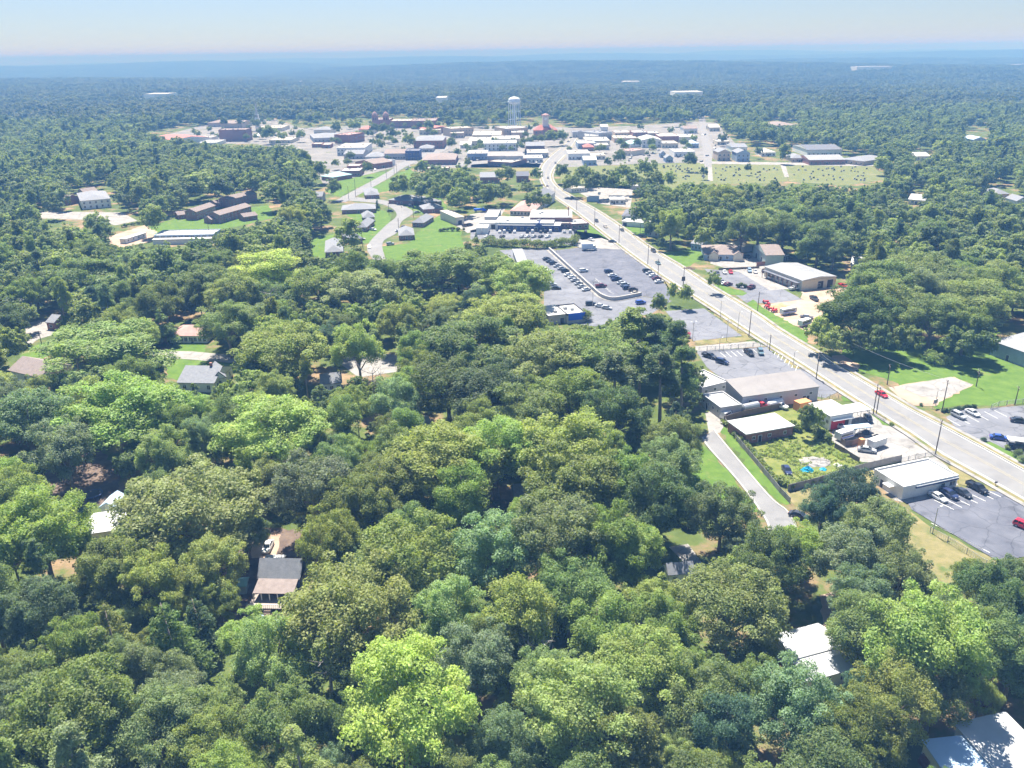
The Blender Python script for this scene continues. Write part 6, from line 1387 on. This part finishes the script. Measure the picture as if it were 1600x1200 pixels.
while gy < 1340:
    st = 7.6 if gy < 420 else 8.8
    hx = gy * .70 + 70; gx = -hx
    while gx < hx: cand.append((gx + rt.uniform(-3.4, 3.4), gy + rt.uniform(-3.4, 3.4))); gx += st
    gy += st * .8
rt.shuffle(cand)
for big in (1, 0):
    for x, y in cand:
        u = rt.random()
        dd = math.hypot(x, y)
        if not big and dd > 520: continue
        if big: r = rt.uniform(4.6, 7.8) if dd < 330 else rt.uniform(5.6, 9.2)
        else: r = rt.uniform(2.8, 4.6)
        kind = 'oak' if u < .66 else ('tall' if u < .92 else ('pine' if big else 'cone'))
        if kind == 'tall': r *= .68
        if kind in ('pine', 'cone'): r *= .6
        H = {'oak': min(19, 1.5 * r + 4.5), 'tall': min(21, 3.1 * r + 2), 'cone': 3.4 * r, 'pine': min(23, 3 * r + 8), 'shrub': 2}[kind] * rt.uniform(.9, 1.1)
        if near(x, y, r, .66 if big else .6): continue
        b, px, py, hw, hh = blocked(x, y, r, H, .05 if big else .12)
        if b or not free(x, y, r): continue
        gpx, gpy, _ = PR(x, y, 0); ci, cj = int(gpx / 4 + 10), int(gpy / 4)
        if 0 <= ci < MW and 0 <= cj < MH and MASK[cj, ci] and rt.random() < .93: continue
        tint = rt.choices('ldmgoyb', (15, 24, 34, 14, 7, 2, 4))[0]
        if math.hypot(x, y) > 420: tint = rt.choices('ldmgob', (7, 28, 44, 9, 4, 8))[0]
        put(x, y, r, H, tint, kind)
rt2 = random.Random(21); TP = [G(*p)[:2] for p in [(240,222),(330,196),(400,190),(560,192),(690,200),(830,200),(900,206),(1070,196),(1140,215),(1180,240),(1100,252),(1000,252),(880,256),(740,256),(640,258),(560,274),(510,284),(480,240),(400,222),(330,222)]]
def inpoly(x, y, P):
    c = False; n = len(P)
    for i in range(n):
        (ax, ay), (bx, by) = P[i], P[(i + 1) % n]
        if (ay > y) != (by > y) and x < (bx - ax) * (y - ay) / (by - ay) + ax: c = not c
    return c
RK = [[G(*p)[:2] for p in RL + RR[::-1]], [G(*p)[:2] for p in [(1088,262),(1084,180),(1108,180),(1118,262)]], [G(*p)[:2] for p in [(535,318),(602,266),(642,243),(702,210),(706,232),(690,242),(636,264),(560,318)]]]
k = 0
while k < 130:
    x, y, r = rt2.uniform(-520, 420), rt2.uniform(680, 1420), rt2.uniform(2.6, 5.2)
    if inpoly(x, y, TP) and free(x, y, r) and not any(inpoly(x, y, q) for q in RK) and not near(x, y, r, .8): put(x, y, r, r * 1.9 + 1.5, rt2.choice('mdmgl'), 'oak'); k += 1
vis = [t for t in TREES if -60 < t[6] < 1660 and t[7] < 1300]
vis.sort(key=lambda t: -t[8])
def own(sel, lim):
    return [t for t in vis if t[5] in sel][:lim]
BROAD, NEEDLE = own(('oak', 'tall'), 300), own(('cone', 'pine'), 90)
IND = BROAD + NEEDLE + own(('shrub',), 20); ids = {id(t) for t in IND}
REST = [t for t in TREES if id(t) not in ids]
LM = [("porch house", 440, 905), ("white office", 1440, 760), ("grey warehouse", 1215, 620), ("overgrown lot", 1240, 715), ("white left metal roof", 163, 812), ("blue-shaded roof", 1530, 1190), ("pair of metal-roofed houses", 1280, 1020), ("pale driveway", 1080, 880), ("side street", 1170, 760), ("dark green cottage", 825, 768), ("blue-panelled dealer office", 890, 490), ("upper car lot", 950, 430), ("tan workshop", 1260, 435), ("big blue-grey building", 1590, 545), ("sunny lawn", 1440, 570), ("red-roofed bungalow", 290, 525), ("grey-gabled white house", 310, 590), ("brown-gabled white house", 40, 575), ("street gap in the wood", 590, 572), ("brick terraces", 345, 330), ("stepped white hall", 285, 365), ("residential street", 600, 370), ("long hedge", 820, 378), ("dark parking lot", 1520, 810), ("trampoline clearing", 120, 760), ("bottom edge centre", 800, 1195), ("bottom left corner", 40, 1190), ("bottom edge right of centre", 1150, 1190), ("left edge", 5, 680), ("right edge of the picture", 1598, 420), ("middle of the wood", 700, 660), ("cemetery", 1230, 270), ("grey house with gables", 1130, 390), ("white two-storey house", 150, 312), ("main road bend", 862, 280), ("pale shed in the wood", 664, 656), ("far left road", 65, 520), ("marked parking lot", 1180, 565), ("town centre", 850, 220), ("big dark cluster", 1400, 480), ("bottom left centre", 400, 1195), ("roof glimpsed in the middle", 705, 455)]
KINDW = dict(oak='spreading tree', tall='tall narrow tree', cone='cone-shaped tree', pine='pine tree', shrub='bush')
lab = {}
for t in IND:
    nm, lx, ly = min(LM, key=lambda q: (q[1] - t[6]) ** 2 + (q[2] - t[7]) ** 2); dx, dy = t[6] - lx, t[7] - ly
    rel = ("right of" if dx > 0 else "left of") if abs(dx) > abs(dy) else ("in front of" if dy > 0 else "behind")
    if nm.startswith(("bottom edge", "bottom left", "left edge", "right edge", "middle")): rel = "towards"
    szw = "big" if t[2] > 7.2 else ("small" if t[2] < 4.2 else "medium")
    lab.setdefault((f"{szw} {TW[t[4]]} {KINDW[t[5]]}", f"{rel} the {nm}"), []).append((math.hypot(dx, dy), t))
LAB = {}
for (a, b), L in lab.items():
    L.sort(key=lambda q: q[0])
    for i, (_, t) in enumerate(L):
        a = a if len((a + b).split()) < 14 else a.replace('medium ', ''); LAB[id(t)] = f"{a} {b}" if len(L) == 1 else f"{a} {b}, " + ("nearest to it" if i == 0 else f"{ORD[i]} nearest")
TNAME = dict(oak='broadleaf_tree', tall='broadleaf_tree', cone='conifer_tree', pine='pine_tree', shrub='bush')
def srgb_var(tint, rr):
    c = TINT[tint]; v = rr.uniform(.85, 1.18); return (min(1, c[0] * v * rr.uniform(.9, 1.12)), min(1, c[1] * v), min(1, c[2] * v * rr.uniform(.8, 1.3)), 1)
rr = random.Random(3)
for t in IND:
    x, y, r, H, tint, kind = t[:6]; cm, tm, R0, H0 = rr.choice(PROTO[kind]); k = r / R0
    lb_ = LAB[id(t)] if len(LAB[id(t)].replace(',', '').replace('-', ' ').split()) <= 16 else LAB[id(t)].replace(' spreading', '').replace('medium ', ''); o = empty(TNAME[kind], (x, y, 0), rr.uniform(0, 6.28), lb_, "bush" if kind == 'shrub' else "tree", "bushes" if kind == 'shrub' else ("trees of the wood" if kind in ('oak', 'tall') else "conifers of the wood"))
    o.scale = (k * rr.uniform(.88, 1.14), k * rr.uniform(.88, 1.14), H / H0 * rr.uniform(.94, 1.08)); o.rotation_euler = (rr.uniform(-.07, .07), rr.uniform(-.07, .07), o.rotation_euler[2])
    c = link("crown", cm, o); c.color = srgb_var(tint, rr); link("trunk", tm, o)

# the rest of the trees and the far forest: one object each, instanced on points
def lod(kind, i, n, sz):
    rng = np.random.default_rng(900 + i * 13 + len(kind)); lb, R, H = lobes_for(kind, rng, 26 if kind != 'pine' else 16); tr = MB(); tr.tube([(0, 0, -.3), (0, 0, H * .6)], [.4, .15], 5)
    me = cloud_mesh("stand crown", leaf_cloud(rng, lb, n, sz, up=.3, jit=.28)); return me, R, H
def holder(name, meshes, colors):
    c = bpy.data.collections.new(name); out = []
    for i, me in enumerate(meshes):
        o = bpy.data.objects.new(f"{name}_{i:02d}", me); o.color = colors[i]; c.objects.link(o); out.append(o)
    return c
def scatter(name, label, coll, pts):   # pts: x,y,z, sx,sy,sz, rot, idx
    me = bpy.data.meshes.new(name); A = np.array(pts, dtype=np.float32); n = len(A)
    me.vertices.add(n); me.vertices.foreach_set("co", A[:, :3].ravel())
    a = me.attributes.new("size", 'FLOAT_VECTOR', 'POINT'); a.data.foreach_set("vector", A[:, 3:6].ravel())
    a = me.attributes.new("turn", 'FLOAT_VECTOR', 'POINT'); rv = np.zeros((n, 3), np.float32); rv[:, 2] = A[:, 6]; a.data.foreach_set("vector", rv.ravel())
    a = me.attributes.new("pick", 'INT', 'POINT'); a.data.foreach_set("value", A[:, 7].astype(np.int32))
    o = link(name, me); o['kind'] = 'stuff'; o['label'] = label; o['category'] = 'forest'
    ng = bpy.data.node_groups.new(name + " planting", 'GeometryNodeTree')
    ng.interface.new_socket("Geometry", in_out='INPUT', socket_type='NodeSocketGeometry'); ng.interface.new_socket("Geometry", in_out='OUTPUT', socket_type='NodeSocketGeometry')
    gi, go = ng.nodes.new('NodeGroupInput'), ng.nodes.new('NodeGroupOutput')
    ci = ng.nodes.new('GeometryNodeCollectionInfo'); ci.inputs['Collection'].default_value = coll; ci.inputs['Separate Children'].default_value = True; ci.inputs['Reset Children'].default_value = True
    ip = ng.nodes.new('GeometryNodeInstanceOnPoints'); ip.inputs['Pick Instance'].default_value = True
    def at(nm, ty):
        q = ng.nodes.new('GeometryNodeInputNamedAttribute'); q.data_type = ty; q.inputs['Name'].default_value = nm; return q
    s, t, p = at("size", 'FLOAT_VECTOR'), at("turn", 'FLOAT_VECTOR'), at("pick", 'INT')
    er = ng.nodes.new('FunctionNodeEulerToRotation')
    ng.links.new(gi.outputs[0], ip.inputs['Points']); ng.links.new(ci.outputs[0], ip.inputs['Instance']); ng.links.new(p.outputs[0], ip.inputs['Instance Index'])
    ng.links.new(t.outputs[0], er.inputs[0]); ng.links.new(er.outputs[0], ip.inputs['Rotation']); ng.links.new(s.outputs[0], ip.inputs['Scale']); ng.links.new(ip.outputs[0], go.inputs[0])
    o.modifiers.new("planting", 'NODES').node_group = ng
    return o
LODS, cols, kk = [], [], []
for kind, cnt in (('oak', 5), ('tall', 3), ('cone', 1), ('pine', 2), ('shrub', 1)):
    for i in range(cnt):
        n, sz = {'oak': (3600, .48), 'tall': (2800, .45), 'cone': (2200, .42), 'pine': (1800, .42), 'shrub': (500, .25)}[kind]
        me, R, H = lod(kind, i, n, sz)
        for tint in 'ldmg':
            me = me.copy(); me.materials[0] = LEAFT[tint]; LODS.append(me); cols.append((*TINT[tint], 1)); kk.append((kind, tint, R, H))
coll = holder("stand", LODS, cols); pts = []
for t in REST:
    x, y, r, H, tint, kind = t[:6]; tint = dict(o='l', y='l', b='d', r='l').get(tint, tint)
    i = rr.choice([j for j, q in enumerate(kk) if q[0] == kind and q[1] == tint]); R0, H0 = kk[i][2:]
    pts.append((x, y, 0, r / R0, r / R0, H / H0, rr.uniform(0, 6.28), i))
scatter("woodland", "green woodland between and around the houses out to the town", coll, pts)
# far forest: whole stands, 110 m across
pm, pc = [], []
for i in range(6):
    rng = np.random.default_rng(50 + i); Vs = []
    for k in range(70):
        x, y = rng.uniform(-60, 60, 2); R = rng.uniform(5.0, 10.5); H = rng.uniform(10, 21); lb = []
        for q in range(9):
            az = rng.uniform(0, 6.28); se = rng.uniform(0, 1); ce = math.sqrt(1 - se * se); lb.append((x + R * .6 * ce * math.cos(az), y + R * .6 * ce * math.sin(az), H * .55 + se * H * .32, R * rng.uniform(.3, .5)))
        Vs.append(leaf_cloud(rng, lb, 300, 1.2, up=.3, jit=.25))
    me = cloud_mesh("stand crowns", np.concatenate(Vs))
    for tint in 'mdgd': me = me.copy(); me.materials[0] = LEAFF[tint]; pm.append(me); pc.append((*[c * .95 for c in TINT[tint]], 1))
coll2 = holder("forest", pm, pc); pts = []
KT = [G(*p)[:2] for p in [(225,232),(225,212),(330,194),(400,190),(560,188),(600,186),(690,188),(800,197),(900,203),(1070,196),(1085,181),(1112,181),(1125,205),(1340,236),(1400,280),(1400,300)]]
def inpoly(x, y, P):
    c = False; n = len(P)
    for i in range(n):
        (ax, ay), (bx, by) = P[i], P[(i + 1) % n]
        if (ay > y) != (by > y) and x < (bx - ax) * (y - ay) / (by - ay) + ax: c = not c
    return c
FARB = [(b[0].location.x, b[0].location.y, max(b[1], b[2]) / 2) for b in BLD if b[0].location.y > 1500]
y = 1330.0
while y < 13000:
    s = 92 if y < 4000 else 105; x = -y * .72 - 100
    while x < y * .72 + 100:
        px_, py_ = x + rr.uniform(-14, 14), y + rr.uniform(-14, 14); ok = True
        for a, b, c in FARB:
            if abs(px_ - a) < c + 50 and b - 150 - .0 < py_ < b + 60 + c: ok = False
        if ok and math.hypot(px_, py_) > 1345 and not inpoly(px_, py_ - 30, KT):
            pts.append((px_, py_, hill(px_, py_) - 1.5, 1.0, 1.0, rr.uniform(.85, 1.15), rr.uniform(0, 6.28), rr.randrange(len(pm))))
        x += s
    y += s * .92
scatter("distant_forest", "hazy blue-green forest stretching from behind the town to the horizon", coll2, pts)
print([l for l in LAB.values() if len(l.replace(',', '').split()) > 16])
print("TREES", len(TREES), "individual", len(IND), "stands", len(pts))

# dead and bare trees
def dead_tree(px, py, H, label, seed):
    p = G(px, py); rg_ = random.Random(seed); r = empty("dead_tree", p, 0, label, "tree"); m = MB(); m.tube([(0, 0, -.3), (.2, .1, H * .5), (.3, 0, H)], [.34, .24, .05], 7); m.obj("trunk", PALEB, r); m = MB()
    for i in range(16):
        z = H * rg_.uniform(.4, .95); a = rg_.uniform(0, 6.28); L = H * rg_.uniform(.15, .38); e = (L * math.cos(a), L * math.sin(a), z + L * rg_.uniform(.3, .9)); m.tube([(.2, .05, z), (e[0] * .5, e[1] * .5, z + (e[2] - z) * .35), e], [.13, .08, .025], 5)
        for q in range(2): b = rg_.uniform(0, 6.28); m.tube([(e[0] * .6, e[1] * .6, z + (e[2] - z) * .5), (e[0] * .7 + 1.6 * math.cos(b), e[1] * .7 + 1.6 * math.sin(b), e[2] + .8)], [.06, .02], 4)
    m.obj("limbs", PALEB, r)
PALEB = M("bleached wood", (0.40, 0.36, 0.33), 0.9, 0.15, 1.0)
dead_tree(428, 508, 15, "pale dead tree with bare limbs left of the middle oaks", 1); dead_tree(846, 1085, 12, "pale bare trunks standing in front of the bottom middle crowns", 2); dead_tree(520, 1100, 15, "bare-limbed tree left of the bright yellow-green crown at the bottom", 3); dead_tree(585, 640, 13, "thin bare tree by the gap in the middle wood", 4)
# hedges and bushes
def hedge(name, label, pts, wd, ht, tint, n, seed):
    rng = np.random.default_rng(seed); P = [G(*p) for p in pts]; lb = []; o0 = P[0]
    for a, b in zip(P[:-1], P[1:]):
        k = max(2, int((b - a).length / (wd * .45)))
        for i in range(k):
            q = a.lerp(b, (i + rng.random()) / k) - o0; lb.append((q.x + rng.normal() * wd * .2, q.y + rng.normal() * wd * .2, ht * rng.uniform(.35, .7), wd * rng.uniform(.3, .55)))
    r = empty(name, o0, 0, label, "hedge"); c = link("foliage", cloud_mesh("foliage", leaf_cloud(rng, lb, n, .3)), r); c.color = (*TINT[tint], 1)
    m = MB()
    for q in lb[::3]: m.tube([(q[0], q[1], -.1), (q[0], q[1], q[2])], [.07, .04], 4)
    m.obj("stems", BARK, r)
hedge("hedge", "long shaggy hedge between the restaurant and the car lots", [(737,384),(770,384),(800,386),(830,388),(858,388),(885,384),(903,379)], 5.0, 4.0, 'm', 14000, 1)
hedge("hedge", "clipped dark hedge left of the white box trailers", [(688,362),(705,361),(722,361)], 2.2, 2.2, 'd', 2500, 2)
hedge("hedge", "tangle of weeds and vines along the fence of the overgrown lot", [(1133,662),(1160,692),(1190,728),(1212,752),(1232,764),(1262,757),(1310,744)], 1.6, 1.6, 'l', 5000, 3)
hedge("hedge", "row of small clipped bushes by the lawn across the road", [(1472,645),(1480,643),(1495,641),(1510,638),(1524,636)], .9, 1.0, 'b', 900, 4)
hedge("hedge", "row of dark bushes by the purple pickup at the workshop lot", [(1150,449),(1157,449),(1165,450)], 1.6, 2.2, 'd', 1200, 5)
hedge("hedge", "shaggy bushes around the upper edge of the overgrown lot", [(1180,680),(1210,676),(1240,672),(1270,672),(1295,690)], 2.6, 2.4, 'm', 5000, 6)
hedge("hedge", "dark hedge under trees by the dirt yard at left", [(190,356),(210,352),(222,350)], 2.0, 2.0, 'd', 1500, 7)
for x, y, w_, tint, lb in [(1537,690,2.0,'b',"small dark bush on the bare corner across the road"),(1575,702,2.2,'l',"bright yellow-green bush beside the round dark bushes at right"),(1587,712,3.6,'d',"round dark bush at the right edge by the verge"),(1598,722,4.0,'g',"grey-green bush at the right edge lowest on the verge"),(1394,665,2.0,'m',"clipped bush at the tip of the verge by the white carport"),(1440,634,1.6,'b',"tiny bush by the bare lot"),(898,378,2.4,'b',"upright dark cypress at the right end of the long hedge"),(744,376,2.4,'b',"upright dark cypress at the left end of the long hedge"),(590,328,3.6,'b',"dark cone-shaped shrub at the bend of the residential street"),(660,325,3.4,'b',"dark cone-shaped shrub before the low bungalow at the bend"),(1310,680,3.2,'m',"shaggy bush beside the camper"),(1345,667,2.0,'m',"small bush sprouting through the pale blue carport scrap")]:
    p = G(x, y); cm, tm, R0, H0 = PROTO['cone' if 'c' in lb.split()[2][:1] and ('cypress' in lb or 'cone' in lb) else 'shrub'][0]
    if 'cypress' in lb or 'cone' in lb: cm, tm, R0, H0 = PROTO['cone'][1]
    o = empty("bush", (p.x, p.y, 0), rr.uniform(0, 6), lb, "bush"); k = w_ / 2 / R0; o.scale = (k, k, (k if H0 < 5 else w_ * 2.2 / H0)); c = link("crown", cm, o); c.color = (*TINT[tint], 1); link("trunk", tm, o)

def weeds(name, label, poly, n, tint, seed, ht=.8):
    rng = np.random.default_rng(seed); P = [G(*p) for p in poly]; xs = [p.x for p in P]; ys = [p.y for p in P]; PP = [(p.x, p.y) for p in P]; lb = []
    while len(lb) < n:
        x, y = rng.uniform(min(xs), max(xs)), rng.uniform(min(ys), max(ys))
        if inpoly(x, y, PP) and math.sin(x * .5 + seed) + math.sin(y * .4) + rng.normal() * .7 > -.2: q = rng.uniform(.3, 1.0); lb.append((x, y, q * .35 * ht, q * ht * .8))
    o = link(name, cloud_mesh(name, leaf_cloud(rng, lb, n * 26, .16))); o.color = (*TINT[tint], 1); o['kind'] = 'stuff'; o['label'] = label; o['category'] = 'weeds'
OL = [(1133,663),(1180,682),(1265,668),(1300,692),(1342,722),(1316,740),(1232,764),(1204,746)]
weeds("weeds", "rank green weeds covering the overgrown lot inside the grey fence", OL, 420, 'l', 3)
weeds("weeds", "yellow-green tall grass in patches on the overgrown lot", OL, 200, 'y', 8, .7)
# ------------------------------------------------------------ haze: the air itself, one closed box, sky outside
hb = MB().box(-36000, 36000, -400, 36000, -90, 125).obj("haze", None)
hb.data.materials.clear()
hm = bpy.data.materials.new("haze air"); hm.use_nodes = True; n = hm.node_tree; n.nodes.clear()
o_ = n.nodes.new("ShaderNodeOutputMaterial"); pv = n.nodes.new("ShaderNodeVolumePrincipled")
pv.inputs['Color'].default_value = (0.21, 0.50, 1.0, 1); pv.inputs['Density'].default_value = HAZE_DENSITY; pv.inputs['Anisotropy'].default_value = -0.36; pv.inputs['Absorption Color'].default_value = (0.69, 0.66, 1.0, 1)
n.links.new(pv.outputs[0], o_.inputs['Volume']); hb.data.materials.append(hm); hb['kind'] = 'stuff'; hb['label'] = "pale blue summer haze over the town and forest"; hb['category'] = 'haze'
